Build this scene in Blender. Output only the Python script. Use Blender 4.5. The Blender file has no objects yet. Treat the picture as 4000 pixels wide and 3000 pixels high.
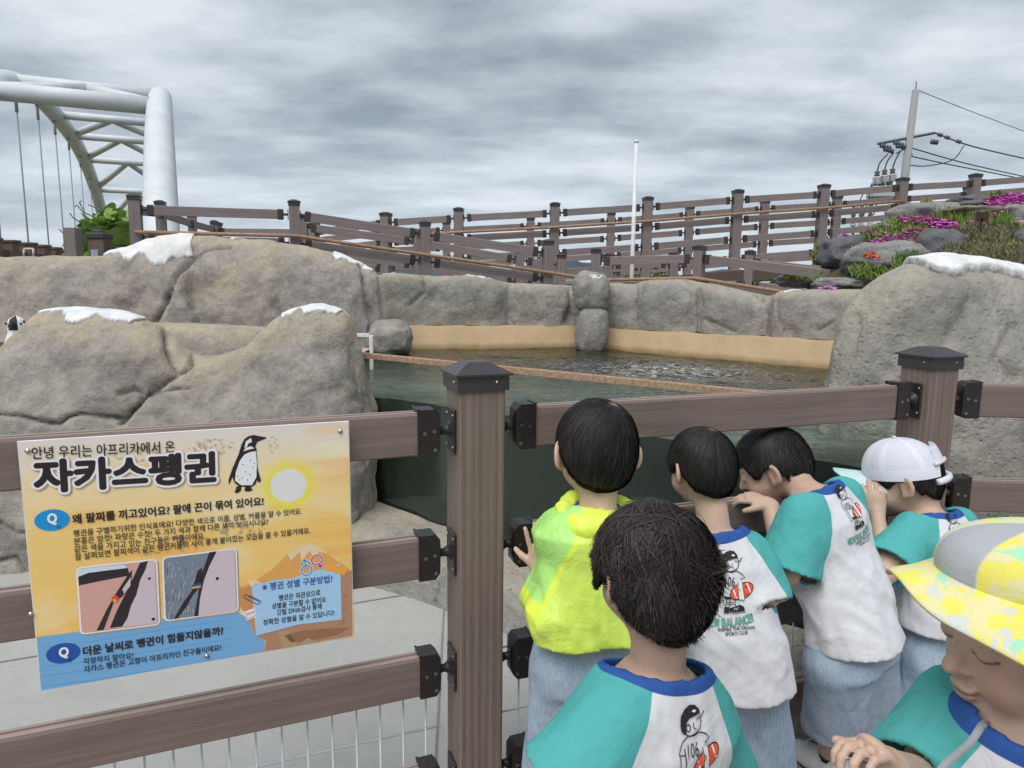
import bpy, math, random
import numpy as np
from mathutils import Vector, Matrix
from mathutils.bvhtree import BVHTree
from math import radians as rad, pi, sin, cos

SC = bpy.context.scene
COL = SC.collection
R_ = random.Random(7)
rng = np.random.default_rng(5)

# ------------------------------------------------------------------ camera
TH, RO, HC, FPX = rad(8.5), 0.0105, 1.26, 2773.0
cam = bpy.data.cameras.new('camera'); cam_o = bpy.data.objects.new('camera', cam); COL.objects.link(cam_o)
cam.sensor_width = 36; cam.lens = FPX/4000*36; cam.clip_start = .05; cam.clip_end = 30000
_r, _u, _f = np.array([1, 0, 0]), np.array([0, sin(TH), cos(TH)]), np.array([0, cos(TH), -sin(TH)])
_R = cos(RO)*_r+sin(RO)*_u; _U = -sin(RO)*_r+cos(RO)*_u
cam_o.matrix_world = Matrix([[_R[0], _U[0], -_f[0], 0], [_R[1], _U[1], -_f[1], 0], [_R[2], _U[2], -_f[2], HC], [0, 0, 0, 1]])
SC.camera = cam_o

# ------------------------------------------------------------------ light
SUN_EL, SUN_AZ = rad(58), rad(205)      # azimuth clockwise from +Y
w = bpy.data.worlds.new('World'); SC.world = w; w.use_nodes = True
nt = w.node_tree; nt.nodes.clear(); N = nt.nodes; Lk = nt.links
out = N.new('ShaderNodeOutputWorld'); bg = N.new('ShaderNodeBackground'); bg.inputs[1].default_value = 0.1
sky = N.new('ShaderNodeTexSky'); sky.sky_type = 'NISHITA'; sky.sun_disc = False
sky.sun_elevation = SUN_EL; sky.sun_rotation = SUN_AZ
tc = N.new('ShaderNodeTexCoord'); sep = N.new('ShaderNodeSeparateXYZ'); Lk.new(tc.outputs['Generated'], sep.inputs[0])
def M_(op, a, b=None, c=None):
    n = N.new('ShaderNodeMath'); n.operation = op
    for i, v in enumerate((a, b, c)):
        if v is None: continue
        if hasattr(v, 'node'): Lk.new(v, n.inputs[i])
        else: n.inputs[i].default_value = v
    return n.outputs[0]
zz = M_('MAXIMUM', sep.outputs[2], 0.0)
den = M_('ADD', zz, 0.14)
cx_ = M_('DIVIDE', sep.outputs[0], den); cy_ = M_('DIVIDE', sep.outputs[1], den)
comb = N.new('ShaderNodeCombineXYZ'); Lk.new(cx_, comb.inputs[0]); Lk.new(cy_, comb.inputs[1])
def noise(sc, det, rough, dist, vec, off=(0, 0, 0), scl=(1, 1, 1), rot=0.):
    mp = N.new('ShaderNodeMapping'); mp.inputs['Location'].default_value = off; mp.inputs['Scale'].default_value = scl
    mp.inputs['Rotation'].default_value = (0, 0, rot)
    Lk.new(vec, mp.inputs[0])
    n = N.new('ShaderNodeTexNoise'); n.inputs['Scale'].default_value = sc; n.inputs['Detail'].default_value = det
    n.inputs['Roughness'].default_value = rough; n.inputs['Distortion'].default_value = dist
    Lk.new(mp.outputs[0], n.inputs[0]); return n.outputs[0]
n1 = noise(.85, 7, .50, .15, comb.outputs[0], (3.1, 7.7, 0), (.80, 1.0, 1), .25)
n2 = noise(3.0, 6, .54, .1, comb.outputs[0], (9.3, 2.2, 4), (.75, 1.05, 1), .12)
cl = M_('ADD', M_('MULTIPLY', n1, .67), M_('MULTIPLY', n2, .33))
rmp = N.new('ShaderNodeValToRGB'); Lk.new(cl, rmp.inputs[0])
cr = rmp.color_ramp; cr.elements[0].position = .38; cr.elements[0].color = (.66, .70, .745, 1)
cr.elements[1].position = .61; cr.elements[1].color = (.25, .295, .345, 1)
e = cr.elements.new(.465); e.color = (.50, .555, .61, 1)
e = cr.elements.new(.53); e.color = (.375, .42, .47, 1)
# lighter towards the horizon
hz = M_('SUBTRACT', 1.0, M_('MINIMUM', M_('MULTIPLY', zz, 4.6), 1.0))
hz = M_('MULTIPLY', hz, .55)
mixh = N.new('ShaderNodeMix'); mixh.data_type = 'RGBA'; Lk.new(hz, mixh.inputs[0]); Lk.new(rmp.outputs[0], mixh.inputs[6])
mixh.inputs[7].default_value = (.58, .66, .74, 1)
# cloud radiance is given at full strength, then brought to the sky's strength
sc10 = N.new('ShaderNodeVectorMath'); sc10.operation = 'SCALE'; sc10.inputs[3].default_value = 8.6; Lk.new(mixh.outputs[2], sc10.inputs[0])
mix = N.new('ShaderNodeMix'); mix.data_type = 'RGBA'; mix.inputs[0].default_value = .94
Lk.new(sky.outputs[0], mix.inputs[6]); Lk.new(sc10.outputs[0], mix.inputs[7])
Lk.new(mix.outputs[2], bg.inputs[0]); Lk.new(bg.outputs[0], out.inputs[0])
sl = bpy.data.lights.new('sun', 'SUN'); sl.energy = 1.9; sl.angle = rad(45); sl.color = (1, .965, .92)
so = bpy.data.objects.new('sun', sl); COL.objects.link(so)
sd = Vector((sin(SUN_AZ)*cos(SUN_EL), cos(SUN_AZ)*cos(SUN_EL), sin(SUN_EL)))
so.rotation_euler = sd.to_track_quat('Z', 'Y').to_euler(); so.location = sd*50
SC.view_settings.view_transform = 'Standard'; SC.view_settings.look = 'None'
SC.view_settings.exposure = 0.5; SC.view_settings.gamma = 1

# ------------------------------------------------------------------ helpers
def ray(px, py):
    x = (px-2000)/FPX; y = -(py-1500)/FPX
    c, s = cos(RO), sin(RO); x, y = c*x-s*y, s*x+c*y
    return np.array([x, cos(TH)+y*sin(TH), -sin(TH)+y*cos(TH)])
O_ = np.array([0, 0, HC])
def at(px, py, Y): d = ray(px, py); return O_+d*Y/d[1]
def atz(px, py, z): d = ray(px, py); return O_+d*(z-HC)/d[2]
def proj(P):
    Q = np.asarray(P)-O_
    zc = Q@_f; return 2000+FPX*(Q@_R)/zc, 1500-FPX*(Q@_U)/zc
def nrm(v): v = np.asarray(v, float); return v/np.linalg.norm(v)

def _hash(i, j, k, s):
    h = (i*374761393+j*668265263+k*1274126177+s*974634777) & 0xffffffff
    h = ((h ^ (h >> 13))*1274126177) & 0xffffffff
    return ((h ^ (h >> 16)) & 0xffff)/65535.0
def vnoise(P, s=0):
    P = np.asarray(P, float); I = np.floor(P).astype(np.int64); F = P-I; F = F*F*(3-2*F)
    r = 0
    for a in (0, 1):
        wa = F[..., 0] if a else 1-F[..., 0]
        for b in (0, 1):
            wb = F[..., 1] if b else 1-F[..., 1]
            for c in (0, 1):
                wc = F[..., 2] if c else 1-F[..., 2]
                r = r+wa*wb*wc*_hash(I[..., 0]+a, I[..., 1]+b, I[..., 2]+c, s)
    return r*2-1
def fbm(P, o=4, s=0, g=.5):
    P = np.asarray(P, float); r = 0; a = 1
    for k in range(o): r = r+a*vnoise(P*2**k+k*17.3, s+k); a *= g
    return r

def mesh_from(name, V, Fc, smooth=True):
    me = bpy.data.meshes.new(name)
    V = np.asarray(V, np.float32)
    if isinstance(Fc, np.ndarray):
        n, k = Fc.shape
        me.vertices.add(len(V)); me.vertices.foreach_set('co', V.ravel())
        me.loops.add(n*k); me.loops.foreach_set('vertex_index', Fc.astype(np.int32).ravel())
        me.polygons.add(n); me.polygons.foreach_set('loop_start', np.arange(0, n*k, k, dtype=np.int32))
        me.polygons.foreach_set('loop_total', np.full(n, k, np.int32))
        me.update(calc_edges=True); me.validate()
    else:
        me.from_pydata([tuple(map(float, v)) for v in V], [], [tuple(f) for f in Fc]); me.update()
    me.polygons.foreach_set('use_smooth', np.full(len(me.polygons), smooth))
    return me
def setattr_f(me, name, arr):
    a = me.attributes.new(name, 'FLOAT', 'POINT'); a.data.foreach_set('value', np.asarray(arr, np.float32))

def obj(name, me, mats=None, parent=None, loc=None):
    o = bpy.data.objects.new(name, me); COL.objects.link(o)
    if mats is not None and me is not None and hasattr(me, 'materials') and not len(me.materials):
        for m in (mats if isinstance(mats, (list, tuple)) else [mats]): me.materials.append(m)
    if parent: o.parent = parent
    if loc is not None: o.location = loc
    return o
def tag(o, label=None, cat=None, group=None, kind=None):
    if label: o['label'] = label
    if cat: o['category'] = cat
    if group: o['group'] = group
    if kind: o['kind'] = kind
    return o
def thing(name, label, cat, loc=(0, 0, 0), rz=0, group=None):
    o = bpy.data.objects.new(name, None); COL.objects.link(o); o.empty_display_size = .1
    o.location = loc; o.rotation_euler = (0, 0, rz); return tag(o, label, cat, group)
def struct(name, me, mats): return tag(obj(name, me, mats), kind='structure')

class MB:
    """collects simple shapes into one mesh"""
    def __init__(s): s.V = []; s.F = []; s.m = []
    def add(s, V, F, mi=0):
        o = len(s.V); s.V += [tuple(map(float, v)) for v in V]; s.F += [tuple(i+o for i in f) for f in F]; s.m += [mi]*len(F); return s
    def box(s, c, d, R=None, mi=0, ch=0.):
        hx, hy, hz_ = [q/2 for q in d]
        if ch <= 0:
            V = [(x, y, z) for x in (-hx, hx) for y in (-hy, hy) for z in (-hz_, hz_)]
            F = [(0, 1, 3, 2), (4, 6, 7, 5), (0, 4, 5, 1), (2, 3, 7, 6), (0, 2, 6, 4), (1, 5, 7, 3)]
        else:
            V = []; ids = {}
            for x in (-1, 1):
                for y in (-1, 1):
                    for z in (-1, 1):
                        for ax in range(3):
                            p = [x*(hx-ch), y*(hy-ch), z*(hz_-ch)]; p[ax] = (x*hx, y*hy, z*hz_)[ax]
                            ids[x, y, z, ax] = len(V); V.append(tuple(p))
            F = []
            S = (-1, 1)
            for ax in range(3):
                a, b = (ax+1) % 3, (ax+2) % 3
                for sg in S:
                    q = []
                    for (u, v) in ((-1, -1), (1, -1), (1, 1), (-1, 1)):
                        k = [0, 0, 0]; k[ax] = sg; k[a] = u; k[b] = v; q.append(ids[(*k, ax)])
                    F.append(tuple(q if sg > 0 else q[::-1]))
                for u in S:
                    for v in S:
                        k1 = [0, 0, 0]; k1[ax] = -1; k1[a] = u; k1[b] = v; k2 = list(k1); k2[ax] = 1
                        q = [ids[(*k1, a)], ids[(*k2, a)], ids[(*k2, b)], ids[(*k1, b)]]
                        F.append(tuple(q if u*v < 0 else q[::-1]))
            for x in S:
                for y in S:
                    for z in S:
                        q = [ids[x, y, z, 0], ids[x, y, z, 1], ids[x, y, z, 2]]
                        F.append(tuple(q if x*y*z > 0 else q[::-1]))
        V = np.array(V)
        if R is not None: V = V@np.array(R).T
        return s.add(V+np.array(c), F, mi)
    def tube(s, pts, r, n=8, mi=0, caps=True):
        pts = [np.array(p, float) for p in pts]; rs = r if hasattr(r, '__len__') else [r]*len(pts)
        V = []; ref = None
        for i, p in enumerate(pts):
            t = nrm(pts[min(i+1, len(pts)-1)]-pts[max(i-1, 0)])
            if ref is None: ref = np.array([0, 0, 1.]) if abs(t[2]) < .9 else np.array([1., 0, 0])
            a = nrm(np.cross(t, ref)); b = np.cross(t, a); ref = -b if False else ref
            ref = nrm(np.cross(a, t))
            for k in range(n):
                q = 2*pi*k/n; V.append(p+rs[i]*(cos(q)*a+sin(q)*ref))
        F = [(i*n+k, i*n+(k+1) % n, (i+1)*n+(k+1) % n, (i+1)*n+k) for i in range(len(pts)-1) for k in range(n)]
        if caps: F += [tuple(range(n))[::-1], tuple((len(pts)-1)*n+k for k in range(n))]
        return s.add(V, F, mi)
    def ellip(s, c, r, nu=10, nv=7, mi=0, R=None):
        V = [(0, 0, -1)]
        for j in range(1, nv):
            f = -pi/2+pi*j/nv
            for i in range(nu): q = 2*pi*i/nu; V.append((cos(f)*cos(q), cos(f)*sin(q), sin(f)))
        V.append((0, 0, 1)); F = []
        for i in range(nu): F.append((0, 1+(i+1) % nu, 1+i))
        for j in range(nv-2):
            for i in range(nu): a = 1+j*nu; F.append((a+i, a+(i+1) % nu, a+nu+(i+1) % nu, a+nu+i))
        a = 1+(nv-2)*nu
        for i in range(nu): F.append((a+i, a+(i+1) % nu, len(V)-1))
        V = np.array(V)*np.array(r)
        if R is not None: V = V@np.array(R).T
        return s.add(V+np.array(c), F, mi)
    def mesh(s, name, smooth=False):
        me = mesh_from(name, s.V, s.F, smooth)
        if any(s.m): me.polygons.foreach_set('material_index', np.array(s.m, np.int32))
        return me
    def build(s, name, mats, parent=None, smooth=False, loc=None): return obj(name, s.mesh(name, smooth), mats, parent, loc)
def auto_smooth(me, ang=40):
    try: me.set_sharp_from_angle(angle=rad(ang))
    except Exception: pass

# ------------------------------------------------------------------ materials
class NT:
    def __init__(s, name, rough=.6, spec=.5, metal=0):
        s.m = bpy.data.materials.new(name); s.m.use_nodes = True; s.t = s.m.node_tree; s.n = s.t.nodes
        s.b = s.n['Principled BSDF']; s.b.inputs['Roughness'].default_value = rough
        s.b.inputs['Specular IOR Level'].default_value = spec; s.b.inputs['Metallic'].default_value = metal
        s.tc = s.n.new('ShaderNodeTexCoord'); s.co = s.tc.outputs['Object']
    def lk(s, a, b): s.t.links.new(a, b)
    def set(s, i, v):
        if hasattr(v, 'node'): s.lk(v, i)
        elif isinstance(v, tuple) and len(v) == 3 and i.type == 'RGBA': i.default_value = (*v, 1)
        else: i.default_value = v
    def map(s, scl=(1, 1, 1), rot=(0, 0, 0), loc=(0, 0, 0), src=None):
        n = s.n.new('ShaderNodeMapping'); n.inputs['Scale'].default_value = scl; n.inputs['Rotation'].default_value = rot
        n.inputs['Location'].default_value = loc; s.lk(src or s.co, n.inputs[0]); return n.outputs[0]
    def noise(s, sc, det=5, rough=.55, dist=0, vec=None):
        n = s.n.new('ShaderNodeTexNoise'); s.lk(vec or s.co, n.inputs['Vector'])
        n.inputs['Scale'].default_value = sc; n.inputs['Detail'].default_value = det; n.inputs['Roughness'].default_value = rough
        n.inputs['Distortion'].default_value = dist; return n.outputs[0]
    def vor(s, sc, vec=None, feat='F1', out='Distance', rnd=1):
        n = s.n.new('ShaderNodeTexVoronoi'); n.feature = feat; s.lk(vec or s.co, n.inputs['Vector']); n.inputs['Scale'].default_value = sc
        n.inputs['Randomness'].default_value = rnd
        return n.outputs[out]
    def math(s, op, a, b=None, c=None, clamp=False):
        n = s.n.new('ShaderNodeMath'); n.operation = op; n.use_clamp = clamp
        for i, v in enumerate((a, b, c)):
            if v is not None: s.set(n.inputs[i], v)
        return n.outputs[0]
    def ramp(s, f, els, interp='LINEAR'):
        n = s.n.new('ShaderNodeValToRGB'); s.lk(f, n.inputs[0]); r = n.color_ramp; r.interpolation = interp
        while len(r.elements) < len(els): r.elements.new(.5)
        for e_, (p, c) in zip(r.elements, els):
            e_.position = p; e_.color = (*c, 1) if isinstance(c, tuple) else (c, c, c, 1)
        return n.outputs[0]
    def mix(s, f, a, b, mode='MIX'):
        n = s.n.new('ShaderNodeMix'); n.data_type = 'RGBA'; n.blend_type = mode
        s.set(n.inputs[0], f); s.set(n.inputs[6], a); s.set(n.inputs[7], b); return n.outputs[2]
    def attr(s, name):
        n = s.n.new('ShaderNodeAttribute'); n.attribute_name = name; return n.outputs['Fac']
    def step(s, v, w_=.001):   # 0..1 across v=0
        return s.math('MULTIPLY_ADD', v, 1/w_, .5, clamp=True)
    def bump(s, h, strength=.5, dist=.01, prev=None):
        n = s.n.new('ShaderNodeBump'); n.inputs['Strength'].default_value = strength; n.inputs['Distance'].default_value = dist
        s.lk(h, n.inputs['Height'])
        if prev is not None: s.lk(prev, n.inputs['Normal'])
        return n.outputs[0]
    def fin(s, color=None, rough=None, normal=None):
        if color is not None: s.set(s.b.inputs['Base Color'], color)
        if rough is not None: s.set(s.b.inputs['Roughness'], rough)
        if normal is not None: s.lk(normal, s.b.inputs['Normal'])
        return s.m

def plain(name, c, rough=.6, spec=.4, metal=0, var=.12, vs=20, bmp=0):
    t = NT(name, rough, spec, metal)
    n = t.noise(vs, 4)
    col = t.ramp(n, [(.3, tuple(x*(1-var) for x in c)), (.7, tuple(min(1, x*(1+var)) for x in c))])
    nb = t.bump(t.noise(vs*6, 3), .3, bmp) if bmp else None
    return t.fin(col, normal=nb)

def rock_mat(name, base=(.315, .292, .262), warm=(.50, .41, .26), dark=(.10, .095, .088), pit=60, pitd=.0042, warm_at=.54):
    t = NT(name, .88, .25)
    big = t.noise(1.7, 5, .6, .6); mid = t.noise(6.5, 6, .62, .4); fine = t.noise(38, 5, .6)
    c = t.mix(t.ramp(mid, [(.33, 0.), (.62, 1.)]), tuple(x*.70 for x in base), tuple(x*1.24 for x in base))
    c = t.mix(t.math('MULTIPLY', t.ramp(big, [(warm_at-.02, 0.), (warm_at+.14, 1.)]), t.ramp(mid, [(.38, .0), (.6, .85)])), c, warm)
    c = t.mix(t.math('MULTIPLY', t.ramp(t.noise(3.1, 6, .65, .8, t.map(loc=(5, 3, 9))), [(.50, 0.), (.66, 1.)]), .62), c, dark)
    # run-off streaks
    st = t.noise(7, 4, .6, .3, t.map((1, 1, .16), loc=(2, 7, 1)))
    c = t.mix(t.math('MULTIPLY', t.ramp(st, [(.56, 0.), (.7, 1.)]), .35), c, tuple(x*.55 for x in base))
    tw = t.attr('crest')
    c = t.mix(t.math('MULTIPLY', tw, t.ramp(t.noise(9, 5, .6, .5), [(.32, .15), (.62, .95)])), c, warm)
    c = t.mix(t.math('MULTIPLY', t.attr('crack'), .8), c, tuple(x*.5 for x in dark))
    c = t.mix(.35, c, t.ramp(fine, [(.3, tuple(x*.6 for x in base)), (.7, tuple(x*1.5 for x in base))]), 'MIX')
    pits = t.ramp(t.vor(pit), [(.0, 0.), (.35, 1.)])
    sp = t.ramp(t.vor(pit*.37, t.map(loc=(4, 4, 4))), [(.0, 0.), (.16, 1.)])
    h = t.math('ADD', t.math('MULTIPLY', pits, .5), t.math('MULTIPLY', t.noise(pit*.9, 6, .7), 1.2))
    h = t.math('ADD', h, t.math('MULTIPLY', sp, .6))
    nb = t.bump(h, 1.0, pitd)
    nb = t.bump(t.noise(14, 6, .6), .7, .016, nb)
    return t.fin(c, normal=nb)

MT = {}
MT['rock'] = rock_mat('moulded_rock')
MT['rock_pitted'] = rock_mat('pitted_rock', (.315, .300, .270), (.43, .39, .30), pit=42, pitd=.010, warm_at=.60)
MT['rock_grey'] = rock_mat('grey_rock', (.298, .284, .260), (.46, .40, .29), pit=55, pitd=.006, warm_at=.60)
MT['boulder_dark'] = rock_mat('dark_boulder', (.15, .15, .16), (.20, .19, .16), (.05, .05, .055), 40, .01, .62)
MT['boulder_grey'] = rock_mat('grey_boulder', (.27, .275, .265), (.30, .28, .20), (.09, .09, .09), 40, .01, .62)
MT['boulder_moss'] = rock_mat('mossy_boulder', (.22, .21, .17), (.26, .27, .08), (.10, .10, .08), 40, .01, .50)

def plaster():
    t = NT('white_plaster', .85, .3)
    c = t.ramp(t.noise(12, 6, .6), [(.3, (.62, .63, .64)), (.6, (.80, .80, .80))])
    e_ = t.attr('edge')
    c = t.mix(t.math('MULTIPLY', e_, t.ramp(t.noise(55, 4), [(.3, .4), (.6, 1.)])), c, (.10, .09, .09))
    nb = t.bump(t.noise(60, 6, .7), .8, .006)
    return t.fin(c, normal=nb)
MT['plaster'] = plaster()

def wpc(name, rz=0, c=(.185, .140, .124), groove=True, vertical=False):
    t = NT(name, .72, .3)
    # long brushed grain along local X (rails) or Z (posts)
    sc = (2, 60, 60) if not vertical else (70, 70, 1.6)
    g = t.noise(1.5, 6, .6, 0, t.map(sc))
    b = t.noise(3, 4, .6)
    col = t.mix(t.ramp(g, [(.3, 0.), (.7, 1.)]), tuple(x*.80 for x in c), tuple(x*1.22 for x in c))
    col = t.mix(t.ramp(b, [(.35, 0.), (.8, .45)]), col, tuple(x*1.35 for x in c))
    if not vertical:   # paler colour on upward-facing faces
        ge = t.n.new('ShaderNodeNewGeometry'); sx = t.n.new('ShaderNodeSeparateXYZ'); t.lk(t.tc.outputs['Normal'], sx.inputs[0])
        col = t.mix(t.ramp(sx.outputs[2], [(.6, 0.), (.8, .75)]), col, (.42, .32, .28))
    sp = t.ramp(t.vor(420), [(.0, 1.), (.16, 0.)])
    col = t.mix(t.math('MULTIPLY', sp, .35), col, (.42, .36, .32))
    h = t.math('MULTIPLY', g, 1.)
    if vertical:
        wv = t.n.new('ShaderNodeTexWave'); wv.bands_direction = 'DIAGONAL'; wv.inputs['Scale'].default_value = 36
        wv.inputs['Distortion'].default_value = .25
        t.lk(t.map((1, 1, 0)), wv.inputs['Vector'])
        h = t.math('ADD', h, t.math('MULTIPLY', wv.outputs['Fac'], .9))
        col = t.mix(t.math('MULTIPLY', t.ramp(wv.outputs['Fac'], [(.0, 1.), (.35, 0.)]), .3), col, tuple(x*.55 for x in c))
    nb = t.bump(h, .55, .0016)
    return t.fin(col, normal=nb)
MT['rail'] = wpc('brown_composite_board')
MT['post'] = wpc('brown_composite_post', vertical=True, c=(.20, .155, .132))
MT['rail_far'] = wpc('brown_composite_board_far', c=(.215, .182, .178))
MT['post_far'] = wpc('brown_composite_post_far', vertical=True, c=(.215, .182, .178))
MT['blackmetal'] = plain('dark_powder_coat', (.022, .018, .018), .42, .5, var=.25, vs=60, bmp=.0006)
MT['capmetal'] = plain('dark_cap_coat', (.042, .036, .038), .38, .6, var=.15, vs=200, bmp=.0008)
MT['blackmetal_far'] = plain('dark_bracket_far', (.05, .042, .042), .6, .4)
MT['screw'] = plain('screw_steel', (.55, .54, .52), .35, .5, 1)
MT['handrail'] = plain('orange_brown_tube', (.33, .20, .125), .5, .4, var=.2)
MT['white_tube'] = plain('white_tube_paint', (.62, .66, .69), .5, .4, var=.08, vs=.8)
MT['grey_tube'] = plain('grey_shaded_tube_paint', (.60, .64, .67), .5, .4, var=.08, vs=.8)
MT['cable'] = plain('steel_cable', (.34, .38, .40), .5, .5)
MT['whitewire'] = plain('white_coated_wire', (.68, .74, .76), .4, .5)
MT['concrete_pole'] = plain('concrete_pole', (.30, .31, .31), .85, .3)
MT['black'] = plain('black_rubber', (.03, .03, .035), .5, .4)
MT['porcelain'] = plain('grey_porcelain', (.55, .56, .58), .3, .5)
MT['darkgrey'] = plain('dark_grey_steel', (.10, .11, .12), .5, .5)
MT['white'] = plain('white_paint', (.72, .74, .75), .45, .4)
MT['rust'] = None

def floor_mat():
    t = NT('painted_concrete_floor', .7, .35)
    c = t.ramp(t.noise(2.2, 6, .6), [(.3, (.38, .385, .365)), (.7, (.46, .465, .445))])
    c = t.mix(t.math('MULTIPLY', t.ramp(t.noise(22, 5, .7), [(.62, 0.), (.72, 1.)]), .5), c, (.36, .31, .24))
    c = t.mix(t.math('MULTIPLY', t.ramp(t.vor(14), [(.0, 1.), (.05, 0.)]), .6), c, (.25, .22, .18))
    c = t.mix(t.math('MULTIPLY', t.ramp(t.noise(4.5, 7, .72, .6), [(.50, 0.), (.70, 1.)]), .35), c, (.29, .285, .26))
    return t.fin(c, normal=t.bump(t.noise(90, 4), .4, .002))
MT['floor'] = floor_mat()
def stucco():
    t = NT('beige_render', .9, .25)
    c = t.ramp(t.noise(5, 5), [(.3, (.42, .31, .185)), (.7, (.49, .365, .22))])
    # algae band close to the water line (object origin on the water line)
    sx = t.n.new('ShaderNodeSeparateXYZ'); t.lk(t.co, sx.inputs[0])
    zn = t.math('ADD', sx.outputs[2], t.math('MULTIPLY', t.noise(9, 4), .05))
    c = t.mix(t.ramp(zn, [(.03, .75), (.075, 0.)]), c, (.16, .115, .04))
    return t.fin(c, normal=t.bump(t.noise(70, 6, .7), .7, .006))
MT['stucco'] = stucco()
def rust():
    t = NT('rusty_angle_iron', .75, .35)
    c = t.ramp(t.noise(70, 5, .75), [(.35, (.24, .14, .09)), (.55, (.38, .26, .17)), (.7, (.50, .40, .28))])
    return t.fin(c, normal=t.bump(t.noise(140, 4), .5, .002))
MT['rust'] = rust()
def water_mat():
    t = NT('pool_water', .03, .5); t.b.inputs['IOR'].default_value = 1.33
    g = t.n.new('ShaderNodeAttribute'); g.attribute_name = 'foam'
    c = t.ramp(t.noise(1.3, 3), [(.3, (.014, .015, .009)), (.7, (.034, .031, .018))])
    f = t.math('MULTIPLY', g.outputs['Fac'], t.ramp(t.noise(26, 6, .7, .8, t.map((1, 1.8, 1))), [(.50, 0.), (.62, 1.)]))
    c = t.mix(t.math('MULTIPLY', t.attr('milk'), t.ramp(t.noise(7, 6, .65, 1.2, t.map((1, 2.2, 1))), [(.35, .35), (.65, 1.)])), c, (.15, .185, .165))
    c = t.mix(f, c, (.62, .66, .66))
    nb = t.bump(t.noise(16, 5, .6, .6, t.map((1, 1.6, 1))), .55, .03)
    return t.fin(c, t.math('MULTIPLY_ADD', f, .5, .03), nb)
MT['water'] = water_mat()
def waterbody():
    t = NT('green_pool_water', .3, .1)
    c = t.ramp(t.noise(1.6, 4), [(.3, (.016, .030, .019)), (.7, (.025, .044, .027))])
    return t.fin(c)
MT['waterbody'] = waterbody()
def glass():
    m = bpy.data.materials.new('pool_glass'); m.use_nodes = True; t = m.node_tree; t.nodes.clear()
    o = t.nodes.new('ShaderNodeOutputMaterial'); tr = t.nodes.new('ShaderNodeBsdfTransparent'); tr.inputs[0].default_value = (.90, .95, .91, 1)
    gl = t.nodes.new('ShaderNodeBsdfGlossy'); gl.inputs['Roughness'].default_value = .02; gl.inputs[0].default_value = (1, 1, 1, 1)
    df = t.nodes.new('ShaderNodeBsdfDiffuse'); df.inputs[0].default_value = (.42, .47, .44, 1)
    fr = t.nodes.new('ShaderNodeFresnel'); fr.inputs[0].default_value = 1.3
    m1 = t.nodes.new('ShaderNodeMixShader'); m2 = t.nodes.new('ShaderNodeMixShader')
    m2.inputs[0].default_value = .025
    t.links.new(fr.outputs[0], m1.inputs[0]); t.links.new(tr.outputs[0], m1.inputs[1]); t.links.new(gl.outputs[0], m1.inputs[2])
    t.links.new(m1.outputs[0], m2.inputs[1]); t.links.new(df.outputs[0], m2.inputs[2]); t.links.new(m2.outputs[0], o.inputs[0])
    return m
MT['glass'] = glass()
# ================================================================== SETTING
def grid_mesh(name, P, closed=False):
    """P: (nu,nv,3) grid -> mesh"""
    nu, nv, _ = P.shape; i = np.arange(nu*nv).reshape(nu, nv)
    F = np.stack([i[:-1, :-1], i[1:, :-1], i[1:, 1:], i[:-1, 1:]], -1).reshape(-1, 4)
    return mesh_from(name, P.reshape(-1, 3), F)

# ground: one sheet that reaches the horizon, sea beyond, hills
def ground():
    rr = [0, 20, 60, 150, 400, 1200]; n = 48
    V = [(0, 0, -.03)]+[(r*cos(2*pi*k/n), r*sin(2*pi*k/n), -.03-(r > 60)*2.0) for r in rr[1:] for k in range(n)]
    F = [(0, 1+k, 1+(k+1) % n) for k in range(n)]+[(1+j*n+k, 1+(j+1)*n+k, 1+(j+1)*n+(k+1) % n, 1+j*n+(k+1) % n) for j in range(len(rr)-2) for k in range(n)]
    t = NT('dry_soil', .95, .1)
    c = t.ramp(t.noise(.8, 6, .6), [(.35, (.10, .11, .06)), (.65, (.20, .18, .13))])
    struct('ground', mesh_from('ground', V, F, False), t.fin(c, normal=t.bump(t.noise(20, 5), .5, .02)))
    t = NT('sea_water', .12, .5); c = t.ramp(t.noise(.02, 4), [(.3, (.03, .06, .08)), (.7, (.05, .09, .11))])
    V = [(25000*cos(2*pi*k/64), 25000*sin(2*pi*k/64), -2.6) for k in range(64)]
    struct('sea', mesh_from('sea', V, [tuple(range(64))], False), t.fin(c, normal=t.bump(t.noise(.5, 4), .4, .3)))
ground()
def hills():
    t = NT('haze_tinted_hill', .95, .1); c = t.ramp(t.noise(.004, 6), [(.3, (.06, .085, .10)), (.7, (.085, .115, .13))])  # blue-grey of distance haze is mixed into the forest colour
    m = t.fin(c)
    for (az0, az1, D, hmax, seed) in ((-42, -6, 5200, 60, 3), (-22, 22, 6500, 205, 9), (8, 40, 7500, 150, 21)):
        nu, nv = 120, 10; P = np.zeros((nu, nv, 3))
        for i in range(nu):
            f = i/(nu-1); az = rad(az0+(az1-az0)*f); env = min(1, f*5, (1-f)*5)
            for j in range(nv):
                g = j/(nv-1); d = D+1400*(g-.5)*2
                h = hmax*sin(pi*g)**.8*env*(.55+.55*float(fbm(np.array([f*7, g*1.2, seed]), 5)))
                P[i, j] = (d*sin(az), d*cos(az), h-6)
        struct('hill', grid_mesh('hill', P), m)
hills()
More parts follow.
